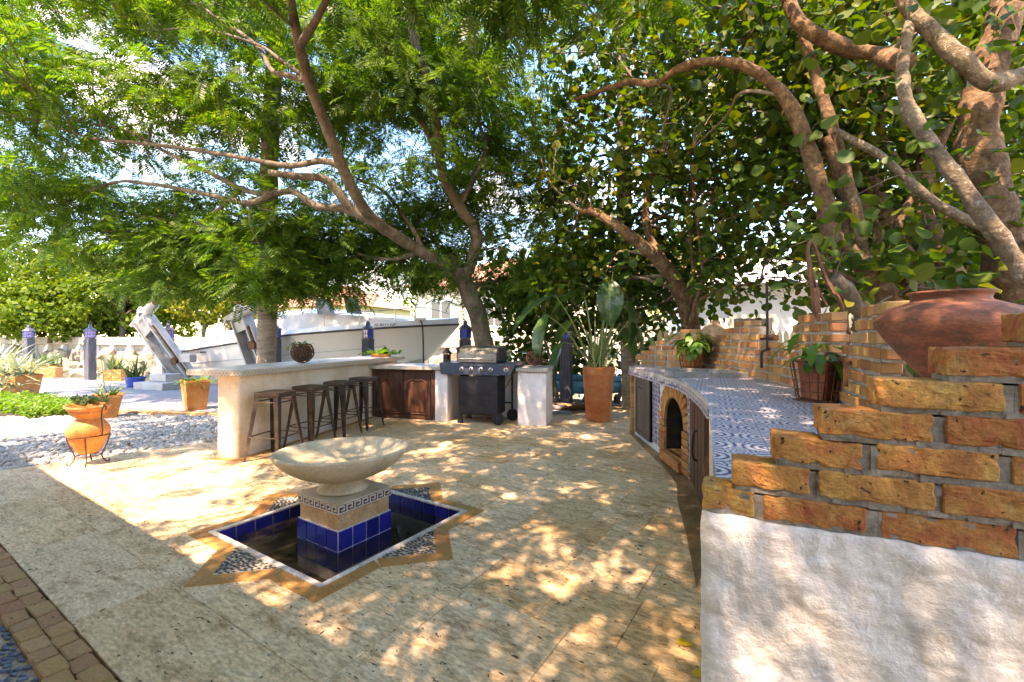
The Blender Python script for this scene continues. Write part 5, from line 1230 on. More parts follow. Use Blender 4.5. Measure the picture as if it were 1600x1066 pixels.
# cabin trunk
b = bm_(); vs = []
for s, w, z1 in ((1.0, .25, .16), (1.6, .6, .32), (2.4, .85, .46), (3.3, 1.0, .62), (4.4, 1.05, .8), (5.6, 1.05, .86), (6.4, 1.05, .84), (6.5, 1.05, .25)):
    sh = hl(s)[1]; vs.append([b.verts.new((s, -w, sh + .1)), b.verts.new((s, -w * .86, sh + z1 * .8)), b.verts.new((s, -w * .45, sh + z1)), b.verts.new((s, w * .45, sh + z1)), b.verts.new((s, w * .86, sh + z1 * .8)), b.verts.new((s, w, sh + .1))])
for A_, B_ in zip(vs, vs[1:]):
    for k in range(5): b.faces.new((A_[k], B_[k], B_[k + 1], A_[k + 1]))
b.faces.new(vs[0]); b.faces.new(vs[-1]); bmesh.ops.recalc_face_normals(b, faces=b.faces); obj('cabin', b, M['gel'], bt, smooth=False)
for (s0_, s1_) in ((2.5, 3.0), (3.4, 4.0)):
    b = bm_(); yy = SGN * .7; hexa(b, [(s0_, SGN * .95, 2.02), (s1_, SGN * .95, 2.06), (s1_, SGN * .93, 2.06), (s0_, SGN * .93, 2.02)], [(s0_ + .35, SGN * .72, 2.5), (s1_ + .3, SGN * .72, 2.55), (s1_ + .3, SGN * .7, 2.55), (s0_ + .35, SGN * .7, 2.5)]); bmesh.ops.recalc_face_normals(b, faces=b.faces); obj('windscreen', b, M['dark_glass'], bt)
b = bm_(); rail = [(.2, 0, 2.02)] + [(s, SGN * (hl(s)[0] * .9), hl(s)[1] + .5) for s in (.8, 1.6, 2.6, 3.6)]
tube(b, spline(rail, 4), .014, 6)
for s in (.8, 1.6, 2.6, 3.6): tube(b, [(s, SGN * hl(s)[0] * .9, hl(s)[1] + .15), (s, SGN * hl(s)[0] * .9, hl(s)[1] + .5)], .012, 6)
tube(b, [(5.2, SGN * 1.15, 1.5), (5.4, SGN * 1.0, 2.25), (7.4, SGN * 1.0, 1.95), (7.6, SGN * 1.2, 1.2)], .018, 6); obj('rail', b, M['steel'], bt)
b = bm_(); box(b, (8.0, 0, 1.25), (1.5, 1.2, .7), bev=.06); box(b, (9.3, 0, 1.1), (.5, 1.8, .5), bev=.05); obj('cockpit_seat', b, M['gel'], bt)
b = bm_(); box(b, (10.15, 0, .35), (.6, 2.2, .08), bev=.02); obj('swim_platform', b, M['gel'], bt)
b = bm_(); tube(b, spline([(.9, SGN * .55, 1.85), (.75, SGN * .72, 1.7), (.72, SGN * .72, 1.2), (.7, SGN * .75, .4), (.7, SGN * .75, -.4)], 5), .022, 6); obj('mooring_line', b, M['rope'], bt)
b = bm_(); box(b, (.95, SGN * .45, 1.88), (.34, .16, .1), bev=.03); obj('anchor_roller', b, M['gel'], bt)
def text(s, size, mat, par, loc, rot, name='lettering'):
    cu = bpy.data.curves.new(name, 'FONT'); cu.body = s; cu.size = size; cu.extrude = .002; cu.align_x = 'CENTER'; cu.align_y = 'CENTER'
    cu.materials.append(mat); tmp = bpy.data.objects.new('tmp', cu); COL.objects.link(tmp); bpy.context.view_layer.update(); me = bpy.data.meshes.new_from_object(tmp.evaluated_get(bpy.context.evaluated_depsgraph_get())); bpy.data.objects.remove(tmp); me.materials.clear(); return obj(name, me, mat, par, loc, rot)
def on_side(s, zf, upper=False):
    hb, sh, ch, cz, kz = hl(s)
    if upper: return (s, SGN * (hb * .955 + .012), sh + .085)
    return (s, SGN * (ch + (hb - ch) * (zf ** 1.1) + .02), cz + (sh - cz) * zf)
yaw = lambda s: math.atan2(SGN * (hl(s + .2)[0] - hl(s - .2)[0]), .4)
rz_txt = math.pi if SGN > 0 else 0
text('FL 8111 NP', .125, M['rub'], bt, on_side(1.85, 0, True), (R(60), 0, rz_txt + yaw(1.85)))
text('PORTS', .2, M['rub'], bt, on_side(8.75, .35), (R(82), R(2), rz_txt + yaw(8.75)))
b = bm_()
for k in range(3): lathe(b, [(0, 0), (.03, 0), (.03, .006), (0, .006)], 12, (k * .085, 0, 0))
obj('vent', b, M['rub'], bt, on_side(7.75, .86), (R(-90 * SGN), 0, 0))

# ------------------------------------------------------------------ boat lift: inclined tracks with motors
def lift(label, top_px, bot_px, Yt, Yb, wd):
    a, c_ = P(*top_px, Yt), P(*bot_px, Yb); d = (c_ - a); Ln = d.length; d.normalize()
    t = thing('boat_lift', label, 'boat lift', (c_.x, c_.y, WZ))
    q = d.to_track_quat('Z', 'X'); off = Vector((0, 0, -WZ)) - Vector((c_.x, c_.y, 0))
    y_ax = Vector((WD.x, WD.y, 0)); n_ = d.cross(y_ax).normalized(); y_ax = n_.cross(d)
    base = Vector((c_.x, c_.y, WZ))
    def beam(name, o1, o2, w, h_, m, l0=0, l1=1, par=None):
        b = bm_(); st_ = a.lerp(c_ + d * 1.6, l0) - base; en = a.lerp(c_ + d * 1.6, l1) - base
        ctr_ = y_ax * o1 + n_ * o2; lo, hi = [], []
        for sx, sy in ((-1, -1), (1, -1), (1, 1), (-1, 1)): e_ = y_ax * (sx * w / 2) + n_ * (sy * h_ / 2) + ctr_; lo.append(st_ + e_); hi.append(en + e_)
        hexa(b, lo, hi); bmesh.ops.recalc_face_normals(b, faces=b.faces); return obj(name, b, M[m], par or t)
    beam('web', 0, .08, wd, .03, 'grey_metal'); beam('flange', wd / 2, -.02, .045, .34, 'white_metal'); beam('flange', -wd / 2, -.02, .045, .34, 'white_metal')  # web greyer than the flanges: the channel's inner shade put into its colour
    beam('carriage', wd * .1, -.06, wd * 1.1, .16, 'white_metal', .02, .12); beam('guide_rail', -wd * .62, -.1, .05, .05, 'rust', .1, .8); beam('guide_rail', -wd * .75, -.1, .04, .04, 'white_metal', .1, .85)
    tp = a - base
    b = bm_(); tube(b, [tp + y_ax * -.55 + Vector((0, 0, .1)), tp + y_ax * .35 + Vector((0, 0, .1))], .09, 14); obj('drive_drum', b, M['white_metal'], t)
    b = bm_(); tube(b, [tp + y_ax * -.62 + Vector((0, 0, .12)), tp + y_ax * -.3 + Vector((0, 0, .12))], .14, 16); tube(b, [tp + y_ax * -.68 + Vector((0, 0, .12)), tp + y_ax * -.6 + Vector((0, 0, .12))], .08, 10); obj('motor', b, M['white_metal'], t)
    b = bm_(); hexa(b, [tp + y_ax * .15 - n_ * .05 - d * .1, tp + y_ax * .62 - n_ * .05 - d * .1 + Vector((0, 0, .06)), tp + y_ax * .62 + n_ * .35 - d * .1 + Vector((0, 0, .06)), tp + y_ax * .15 + n_ * .35 - d * .1], [tp + y_ax * -.15 - n_ * .05 - d * .28, tp + y_ax * .6 - n_ * .05 - d * .22, tp + y_ax * .6 + n_ * .35 - d * .22, tp + y_ax * -.15 + n_ * .35 - d * .28]); bmesh.ops.recalc_face_normals(b, faces=b.faces); obj('gear_housing', b, M['white_metal'], t)
    b = bm_(); box(b, tp + y_ax * -.45 + Vector((0, 0, .34)), (.35, .08, .06), rz=DRZ); obj('bracket', b, M['rust'], t)
    b = bm_(); bt_ = c_ - base; box(b, bt_ - y_ax * .45 - d * .35, (.55, .22, .24), rz=DRZ, bev=.02); obj('pulley_box', b, M['white_metal'], t)
    b = bm_(); tube(b, [bt_ - y_ax * .2 - d * .45 - n_ * .2, bt_ - y_ax * .2 - d * .45 + n_ * .1], .12, 14); obj('pulley', b, M['rust'], t)
    b = bm_(); tube(b, [tp + y_ax * -.7 + Vector((0, 0, .12)), tp + y_ax * -.66 + Vector((0, 0, .12))], .09, 12); obj('motor_cap', b, M['rust'], t)
    b = bm_(); lathe(b, [(0, .2), (.08, .18), (.13, .12), (.14, 0)], 16, tuple(tp + y_ax * .1 + Vector((0, 0, .25)))); obj('motor_cover', b, M['gel'], t)
    b = bm_(); tube(b, spline([tp + y_ax * .1, tp + y_ax * .25 + d * .5 + n_ * .25, tp + y_ax * .1 + d * 1.2 + n_ * .2, tp + d * 1.9], 6), .02, 6); obj('cable', b, M['rope'], t)
    return t
lift('white inclined boat lift beam with round motor near the blue pot', (226, 500), (290, 588), 13.0, 13.0, .48)
lift('second boat lift beam with shade-toned grey web beside the palm trunk', (378, 498), (402, 566), 12.3, 12.3, .42)
ds = thing('dock_steps', 'pale dock steps at the foot of the boat lift', 'steps', (*G(260, 608).xy, .026), DRZ)
for k, (w, z) in enumerate(((1.05, 0), (.6, .19))):
    b = bm_(); box(b, (.1 * k, .12 - k * .16, z + .09), (w, .7 - k * .3, .188), bev=.012); obj('step', b, M['white_metal'], ds)

# ------------------------------------------------------------------ potted plants on the dock and stones
def strap_mesh(L_, w, m, curve=.15, n=5):
    b = bm_(); rows_ = []
    for i in range(n + 1):
        t_ = i / n; ww = w * (1 - t_ ** 2.2) + .002; x = L_ * t_; z = -curve * L_ * t_ * t_
        rows_.append([b.verts.new((x, -ww, z + ww * .4)), b.verts.new((x, 0, z)), b.verts.new((x, ww, z + ww * .4))])
    for A_, B_ in zip(rows_, rows_[1:]):
        for k in range(2): b.faces.new((A_[k], B_[k], B_[k + 1], A_[k + 1]))
    me = bpy.data.meshes.new('leaf'); b.to_mesh(me); b.free(); me.shade_smooth(); me.materials.append(m); return me
def tuft(t, c, n_, meshes, el, sp, rr_, sc=(.7, 1.2)):
    for i in range(n_):
        a = rr_.uniform(0, 6.3); put_leaf(rr_.choice(meshes), t, Vector(c) + Vector((rr_.gauss(0, sp[0]), rr_.gauss(0, sp[1]), 0)), a, rr_.uniform(*el), rr_.uniform(*sc), rr_.uniform(-.4, .4))
def square_pot(t, w0, w1, h_, m, d0=None, d1=None):
    d0 = d0 or w0; d1 = d1 or w1; b = bm_()
    hexa(b, [(-w0 / 2, -d0 / 2, 0), (w0 / 2, -d0 / 2, 0), (w0 / 2, d0 / 2, 0), (-w0 / 2, d0 / 2, 0)], [(-w1 / 2, -d1 / 2, h_), (w1 / 2, -d1 / 2, h_), (w1 / 2, d1 / 2, h_), (-w1 / 2, d1 / 2, h_)])
    topf = max(b.faces, key=lambda f: f.calc_center_median().z); r_ = bmesh.ops.inset_individual(b, faces=[topf], thickness=.035); bmesh.ops.translate(b, verts=topf.verts, vec=(0, 0, -.05))
    bmesh.ops.bevel(b, geom=[e for e in b.edges], offset=.006, segments=1, affect='EDGES')
    pt_ = obj('pot', b, M[m], t); b = bm_(); box(b, (0, 0, h_ - .045), (w1 - .09, d1 - .09, .02)); obj('soil', b, M['soil'], t); return pt_
snake = [strap_mesh(.55, .03, M['snake'], .05), strap_mesh(.45, .028, M['snake'], .12)]
DZ = .026
def trough(label, px, w, d_, h_, rz, meshes, n_):
    p = G(*px); t = thing('potted_plant', label, 'planter', (p.x, p.y, DZ), rz); pot = square_pot(t, w, w * 1.03, h_, 'terracotta', d_, d_ * 1.05)
    for sx in (-.25, .25):
        b = bm_(); tube(b, [(w * sx + .1 * math.cos(R(a)), -d_ / 2 - .004, h_ * .45 + .07 * math.sin(R(a))) for a in range(0, 360, 30)], .012, 5, closed=True); obj('relief', b, M['terracotta'], pot)
    tuft(t, (0, 0, h_ - .05), n_, meshes, (.9, 1.5), (w * .25, d_ * .2), rnd); return t
trough('orange clay trough with snake plants between two lantern posts', (71, 591), .72, .4, .4, R(18), snake, 38)
trough('orange clay trough with ragged leaves left of the blue pot', (181, 596), .5, .36, .36, R(10), snake + [strap_mesh(.5, .035, M['agave'], .3)], 34)
p = G(211.5, 606); t = thing('potted_plant', 'round cobalt blue pot with snake plant on the dock', 'planter', (p.x, p.y, DZ))
b = bm_(); lathe(b, [(0, 0), (.17, 0), (.19, .02), (.225, .24), (.24, .245), (.24, .28), (.215, .28), (.2, .24), (0, .23)], 36); obj('pot', b, M['blue_pot'], t, smooth=False)
tuft(t, (0, 0, .22), 46, [strap_mesh(.62, .026, M['snake'], .1), strap_mesh(.5, .024, M['snake'], .2)], (.7, 1.5), (.08, .08), rnd)
p = G(305, 642); t = thing('potted_plant', 'tall tapered orange square planter with trailing fern beside the bar', 'planter', (p.x, p.y, DZ), R(48)); square_pot(t, .3, .40, .57, 'terracotta')
tuft(t, (0, 0, .52), 150, [leaf_mesh('leaf', .13, .018, .2, .6, 4, M['plant_green']), leaf_mesh('leaf', .18, .02, .2, .8, 4, M['plant_green'])], (-.3, 1.2), (.12, .12), rnd)
p = G(168, 652); t = thing('potted_plant', 'flared orange square pot on the stones behind the clay urn', 'planter', (p.x, p.y, -.02), R(40)); square_pot(t, .26, .42, .42, 'terracotta')
tuft(t, (0, 0, .37), 24, [strap_mesh(.35, .012, M['snake'], .3)], (.4, 1.4), (.08, .08), rnd)
b = bm_()
for k in range(6): 
    a = k * 1.05; tube(b, [(.05 * math.cos(a), .05 * math.sin(a), .36), (.16 * math.cos(a), .16 * math.sin(a), 1.1)], .004, 4)
obj('cane', b, M['stem_green'], t)
p = G(26, 620); t = thing('potted_plant', 'spiky pale agave in orange pots at the left edge of the dock', 'planter', (p.x, p.y, 0)); square_pot(t, .5, .62, .5, 'terracotta')
tuft(t, (0, 0, .5), 60, [strap_mesh(.75, .035, M['agave'], .25), strap_mesh(.6, .03, M['agave'], .5)], (.0, 1.3), (.12, .12), rnd)
tuft(t, (.2, -.35, .3), 40, [strap_mesh(.5, .022, M['agave'], .6)], (-.2, 1.0), (.1, .1), rnd)
p = G(-40, 615); t = thing('potted_plant', 'agave with blue-grey blades cut by the left picture edge', 'planter', (p.x - .4, p.y + .8, 0)); square_pot(t, .4, .5, .45, 'terracotta')
tuft(t, (0, 0, .45), 60, [strap_mesh(.9, .03, M['agave'], .3)], (.1, 1.3), (.1, .1), rnd)
# ground cover patch
gcp = [(-12.6, 9.9), (-8.25, 7.62), (-7.6, 8.3), (-8.0, 8.65), (-11.2, 9.9), (-13.5, 11.2)]
ms = []
while len(ms) < 7000:
    x, y_ = rnd.uniform(-13.5, -7.5), rnd.uniform(7.5, 11.2)
    if not inside((x, y_), gcp): continue
    s = rnd.uniform(.02, .045); hh = .20 * (.5 + .5 * mnoise.noise(Vector((x * 2, y_ * 2, 0)))) + .1
    ms.append(np.array(Matrix.Translation((x, y_, rnd.uniform(0, hh))) @ Euler((rnd.uniform(-.8, .8), rnd.uniform(-.8, .8), rnd.uniform(0, 6.3))).to_matrix().to_4x4() @ Matrix.Diagonal((s * 1.3, s * .8, s, 1))))
LQ_V = [(-1, 0, 0), (0, -.7, .15), (1, 0, 0), (0, .7, .15)]; LQ_F = [(0, 1, 2, 3)]
tag(scatter('ground_cover', LQ_V, LQ_F, ms, M['cover_leaf']), 'low bright green ground cover between the stones and the dock', 'ground cover', kind='stuff')
b = bm_(); prism(b, gcp, -.33, .01); tag(obj('planting_bed', b, M['soil']), kind='structure')

# clay urn on an iron stand
p = (G(92.5, 735.6) + G(144.5, 728)) / 2; ux, uy = p.x - .03, p.y + .17
t = thing('clay_urn', 'round orange clay urn planter of succulents on a wrought iron stand', 'planter', (ux, uy, 0)); t.scale = (.8, .8, .92)
b = bm_(); lathe(b, [(0, .13), (.09, .13), (.13, .16), (.19, .27), (.225, .36), (.235, .40), (.225, .44), (.18, .5), (.13, .535), (.12, .55), (.15, .57), (.19, .6), (.2, .615), (.2, .65), (.185, .66), (.165, .63), (0, .62)], 44, wob=.008); obj('pot', b, M['terracotta'], t, smooth=True)
b = bm_(); lathe(b, [(.15, .0), (.235, .075), (.245, .08), (.245, .1), (.23, .1), (.14, .02)], 40); obj('bowl', b, M['terracotta'], t, (-.01, 0, .60), (0, R(3), 0), smooth=False)
b = bm_()
tube(b, [(.222 * math.cos(2 * math.pi * k / 32), .222 * math.sin(2 * math.pi * k / 32), .385 - .04) for k in range(32)], .008, 6, closed=True)
tube(b, [(.13 * math.cos(2 * math.pi * k / 24), .13 * math.sin(2 * math.pi * k / 24), .1) for k in range(24)], .006, 6, closed=True)
for k in range(4):
    a = R(35 + 90 * k); c_, s_ = math.cos(a), math.sin(a)
    tube(b, spline([(.226 * c_, .226 * s_, .35), (.19 * c_, .19 * s_, .22), (.14 * c_, .14 * s_, .11), (.15 * c_, .15 * s_, .05), (.19 * c_, .19 * s_, .008), (.215 * c_, .215 * s_, .015), (.21 * c_, .21 * s_, .035)], 5), .008, 6)
obj('stand', b, M['rust'], t)
b = bm_(); tube(b, spline([(.23, -.05, .34), (.25, -.06, .42), (.235, -.06, .56), (.25, -.06, .67), (.29, -.06, .7), (.3, -.06, .67), (.28, -.06, .655)], 5), .007, 6); obj('hook', b, M['iron'], t)
ros = leaf_mesh('leaf', .075, .026, .3, -.25, 4, M['succulent'])
for i in range(26):
    cx, cyy = rnd.gauss(0, .1), rnd.gauss(0, .09); cz_ = .70 + rnd.uniform(-.01, .06)
    for k in range(9): put_leaf(ros, t, (cx - .02, cyy, cz_), k * .7 + rnd.random(), rnd.uniform(.1, 1.1), rnd.uniform(.6, 1.1))

# things on the bar and the low counter
fp = thing('filigree_planter', 'rusty openwork ball planter with small plant on the bar', 'planter', (-2.97, 6.35, 1.027))
b = bm_(); rr_ = random.Random(4); pts = []
for i in range(75):
    z = 1 - 2 * (i + .5) / 75; a = i * 2.39996; pts.append(Vector((math.sqrt(1 - z * z) * math.cos(a), math.sqrt(1 - z * z) * math.sin(a), z)))
for v in pts:
    if v.z > .72: continue
    u_ = v.orthogonal().normalized(); w_ = v.cross(u_); r0 = .15
    tube(b, [Vector((0, 0, .152)) + (v * r0 + (u_ * math.cos(2 * math.pi * k / 8) + w_ * math.sin(2 * math.pi * k / 8)) * .023) for k in range(8)], .0055, 5, closed=True)
tube(b, [(.105 * math.cos(2 * math.pi * k / 20), .105 * math.sin(2 * math.pi * k / 20), .262) for k in range(20)], .009, 6, closed=True)
obj('openwork_ball', b, M['rust'], fp)
b = bm_(); lathe(b, [(0, .03), (.08, .03), (.125, .1), (.13, .17), (.1, .235), (0, .24)], 24); obj('liner', b, M['soil'], fp)
tuft(fp, (0, 0, .24), 16, [leaf_mesh('leaf', .09, .03, .2, .3, 4, M['succulent'])], (.1, 1.2), (.05, .05), rnd)
b = bm_(); tube(b, spline([(-.05, 0, .24), (-.12, -.02, .33), (-.16, -.02, .36)], 4), .004, 5); tube(b, spline([(-.05, 0, .24), (-.15, .0, .28), (-.21, .02, .22)], 4), .004, 5); obj('runner', b, M['stem_green'], fp)
put_leaf(leaf_mesh('leaf', .06, .025, .2, .3, 4, M['plant_green']), fp, (-.21, .02, .23), 2.5, -1.2)
p = B0 + BD * 3.3 - BNR * .12
sg_ = thing('succulent_plant', 'low green leafy rosette on the far end of the bar', 'plant', (p.x, p.y, 1.026))
b = bm_(); lathe(b, [(0, 0), (.16, 0), (.2, .05), (.19, .055), (.15, .03), (0, .03)], 24); obj('dish', b, M['terracotta'], sg_)
tuft(sg_, (0, 0, .05), 60, [leaf_mesh('leaf', .17, .045, .2, .2, 4, M['plant_green'])], (.05, 1.0), (.14, .12), rnd)
p = LC(1.31, .25, .908); bl = thing('black_lantern', 'small black metal lantern on the low counter left of the grill', 'lantern', p)
b = bm_(); lathe(b, [(0, 0), (.075, 0), (.075, .03), (.06, .035)], 16); obj('base', b, M['iron'], bl)
b = bm_()
for k in range(8): a = R(45 * k); tube(b, [(.062 * math.cos(a), .062 * math.sin(a), .03), (.062 * math.cos(a), .062 * math.sin(a), .2)], .006, 5)
for zz in (.09, .15): tube(b, [(.062 * math.cos(R(30 * k)), .062 * math.sin(R(30 * k)), zz) for k in range(12)], .004, 4, closed=True)
obj('cage', b, M['iron'], bl)
b = bm_(); lathe(b, [(.1, .2), (.085, .215), (.045, .26), (.03, .275), (.03, .29), (0, .3)], 16); obj('roof', b, M['iron'], bl)
b = bm_(); lathe(b, [(0, .03), (.05, .03), (.05, .19), (0, .19)], 14); obj('glass', b, M['dark_glass'], bl)
p = LC(2.82, .3, .908); wr = thing('vine_ball', 'tangled reddish vine ball on the counter right of the grill', 'vine ball', p)
b = bm_()
for k in range(11):
    q = Quaternion((rnd.gauss(0, 1), rnd.gauss(0, 1), rnd.gauss(0, 1), rnd.gauss(0, 1))).normalized(); r_ = rnd.uniform(.1, .14)
    tube(b, [Vector((0, 0, .13)) + q @ Vector((r_ * math.cos(a * .5236), r_ * math.sin(a * .5236), rnd.uniform(-.015, .015))) for a in range(12)], .009, 5, closed=True)
obj('vines', b, M['rattan'], wr)

# tall terracotta planter with bird-of-paradise
p = G(935, 657); tpn = thing('tall_planter', 'tall tapered red terracotta planter of giant banana-like leaves', 'planter', (p.x, p.y, 0))
b = bm_(); lathe(b, [(0, 0), (.19, 0), (.2, .02), (.225, .35), (.255, .72), (.262, .86), (.268, .865), (.268, .9), (.245, .9), (.24, .85), (0, .84)], 48); obj('pot', b, M['glazed_clay'], tpn, smooth=False)
def paddle(L_, W, m):
    b = bm_(); n = 14; rows_ = []
    for i in range(n + 1):
        t_ = i / n; w = W * math.sin(math.pi * min(1, t_ * .93 + .07)) ** .6 + .004; x = L_ * t_; z = -.35 * L_ * t_ * t_
        k = [(-1, .16), (-.5, .13), (0, 0), (.5, .13), (1, .16)]
        rows_.append([b.verts.new((x + .08 * abs(f) * W, f * w, z + g * w * 2 + .012 * math.sin(i * 2.2 + f * 3))) for f, g in k])
    for A_, B_ in zip(rows_, rows_[1:]):
        for k in range(4): b.faces.new((A_[k], B_[k], B_[k + 1], A_[k + 1]))
    me = bpy.data.meshes.new('leaf'); b.to_mesh(me); b.free(); me.shade_smooth(); me.materials.append(m); return me
pad = [paddle(.85, .2, M['banana_leaf']), paddle(.68, .21, M['banana_leaf']), paddle(1.0, .2, M['banana_leaf'])]
spec = [((952, 440), 7.35, -1.7, -1.15, 1, 1.0), ((912, 456), 7.3, 2.9, -.25, 1, .85), ((958, 425), 7.5, .25, .75, 0, .75), ((1000, 398), 7.6, .3, .35, 0, .7), ((978, 470), 7.2, -.7, -1.2, 0, .85), ((868, 462), 6.9, 3.5, -.35, 2, .85), ((985, 500), 7.3, -.4, -1.0, 1, .9), ((900, 500), 7.8, 2.4, -.5, 1, .8), ((855, 492), 7.4, -2.5, -1.0, 2, .75), ((930, 490), 7.9, 1.5, .2, 1, .9), ((1000, 455), 8.0, .1, -.4, 2, .9), ((955, 445), 7.9, 1.9, .6, 1, .9), ((880, 535), 7.7, -2.7, -1.0, 2, .8), ((1010, 525), 7.4, -.6, -1.1, 1, .85), ((895, 480), 8.2, 2.2, -.2, 1, .9), ((965, 510), 8.2, .7, -.6, 2, .8)]
for (px, Y_, az, el, k, s) in spec:
    tip = P(*px, Y_) - Vector((p.x, p.y, 0)); b = bm_(); bs_ = Vector((rnd.uniform(-.1, .1), rnd.uniform(-.1, .1), .85))
    tube(b, spline([bs_, bs_.lerp(tip, .55) + Vector((0, 0, .12)), tip], 5), .016, 6, r2=.009); obj('stalk', b, M['stem_green'], tpn); put_leaf(pad[k], tpn, tip, az, el, s)
for k in range(14):
    a = rnd.uniform(0, 6.3); b = bm_(); r_ = rnd.uniform(.1, .35); tube(b, spline([(rnd.uniform(-.1, .1), rnd.uniform(-.1, .1), .85), (r_ * .5 * math.cos(a), r_ * .5 * math.sin(a), 1.15), (r_ * math.cos(a), r_ * math.sin(a), rnd.uniform(1.2, 1.6))], 4), .013, 6, r2=.006); obj('stalk', b, M['stem_green'], tpn)

# kayak, husks behind the low counter
kp = G(935, 640); ky = thing('kayak', 'turquoise kayak lying behind the tall terracotta planter', 'kayak', (1.45, 10.1, -.02), math.atan2(-WD.y, -WD.x))
b = bm_(); rings = []
for i in range(19):
    t_ = i / 18; w = math.sin(math.pi * (t_ * .98 + .01)) ** .55; x = -1.5 + 3.2 * t_
    rings.append((Vector((x, 0, .34 + .05 * abs(t_ - .5) * 2)), .05 + .17 * w))
tube(b, [q for q, _ in rings], [r_ for _, r_ in rings], 14); obj('hull', b, M['kayak'], ky, smooth=True)
for xx in (-.6, .9):
    b = bm_(); box(b, (xx, 0, .065), (.12, .5, .13), bev=.01); obj('chock', b, M['rubber'], ky)
b = bm_(); tube(b, [(-1.3, -.2, .45), (1.5, -.2, .45)], .012, 6); obj('grab_line', b, M['rubber'], ky)
hk = thing('palm_husk', 'dry brown palm husk lying between the post and tall planter', 'palm husk', (*G(893, 642).xy, -.02), R(20))
b = bm_(); vs = []
for i in range(9):
    t_ = i / 8; w = .2 * math.sin(math.pi * (t_ * .9 + .1)) + .02; vs.append([b.verts.new((-.45 + t_, -w, .12 * (1 - (2 * t_ - 1) ** 2) + .05)), b.verts.new((-.45 + t_, 0, .02)), b.verts.new((-.45 + t_, w, .16 * (1 - t_) + .04))])
for A_, B_ in zip(vs, vs[1:]):
    for k in range(2): b.faces.new((A_[k], B_[k], B_[k + 1], A_[k + 1]))
obj('sheath', b, M['husk'], hk, smooth=True)
b = bm_(); tube(b, spline([(.5, 0, .03), (.9, -.1, .05), (1.2, -.3, .02)], 4), .02, 6); tube(b, spline([(-.4, 0, .05), (-.8, .1, .09), (-1.1, .05, .02)], 4), .015, 6); obj('stalk', b, M['husk'], hk)
bd_ = thing('loose_board', 'weathered board on the ground beside the right counter pier', 'board', (*G(866, 648).xy, 0), R(-4))
b = bm_(); box(b, (.05, .1, .03), (.5, .14, .05), bev=.006); obj('plank', b, M['dock'], bd_)
b = bm_(); box(b, (-.05, .3, .09), (.5, .12, .05), bev=.006); box(b, (-.1, .3, .03), (.3, .1, .06), bev=.006); obj('plank', b, M['dock'], bd_)
# ------------------------------------------------------------------ trees
def limb(par, pts, r0, r1, m, seg=10, name='limb', n=6, rough=.12):
    b = bm_(); s = spline(pts, n); k = len(s); tube(b, s, [r0 + (r1 - r0) * (i / (k - 1)) ** .9 for i in range(k)], seg, rough=rough)
    obj(name, b, m, par, smooth=True); return s
def px(seq): return [P(u, v, y_) for u, v, y_ in seq]
def frustum_pts(u0, u1, v0, v1, Y0, Y1, n):
    u = RNG.uniform(u0, u1, n); v = RNG.uniform(v0, v1, n); Y_ = RNG.uniform(Y0, Y1, n)
    return np.stack([(u - 800) / 700 * Y_, Y_, CAMH + (HOR - v) / 700 * Y_], 1)
def twigs(name, par, ends, skeleton, m, r=.013):
    """thin branches from the nearest limb to every leafy end"""
    sk = np.array([tuple(p) for p in skeleton]); b = bm_(); hubs = []
    vis = [e for e in ends if (e[1] + par.location.y) > 3.4 and (e[2] + par.location.z) < 1.4 + .95 * (e[1] + par.location.y)]
    for e in [vis[i] for i in RNG.permutation(len(vis))[:max(6, len(vis) // 7)]]:
        d = np.linalg.norm(sk - e, axis=1) + np.maximum(0, sk[:, 2] - e[2]) * .6; q = Vector(sk[int(np.argmin(d))]); e_ = Vector(e); L_ = (e_ - q).length
        if L_ > 5: q = e_.lerp(q, 5 / L_); L_ = 5
        w1, w2 = (Vector((RNG.normal(), RNG.normal(), RNG.normal() * .6)) * .09 * L_ for _ in range(2))
        pth = spline([q, q.lerp(e_, .33) + w1 + Vector((0, 0, .05 * L_)), q.lerp(e_, .66) + w2 + Vector((0, 0, .06 * L_)), e_], 4); hubs.extend(pth)
        tube(b, pth, r * (1.1 + .55 * L_), 6, r2=.008, caps=False)
    sk = np.concatenate([sk, np.array([tuple(p) for p in hubs])]) if hubs else sk
    for e in ends:
        w = Vector(e) + Vector(par.location)
        if w.y < 3.4 or w.z > 1.4 + .95 * w.y: continue
        d = np.linalg.norm(sk - e, axis=1) + np.abs(sk[:, 2] - e[2]) * .3 + np.maximum(0, sk[:, 2] - e[2]) * .5
        q = Vector(sk[int(np.argmin(d))]); e_ = Vector(e); L_ = (e_ - q).length
        if L_ > 5: q = e_.lerp(q, 5 / L_); L_ = 5
        mid = q.lerp(e_, .5) + Vector((RNG.normal() * .08 * L_, RNG.normal() * .08 * L_, .1 * L_ + RNG.normal() * .05 * L_))
        tube(b, spline([q, mid, e_], 3), r * (.5 + .2 * L_), 4, r2=.0035, caps=False)
    tag(obj(name, b, m, par), kind='stuff')
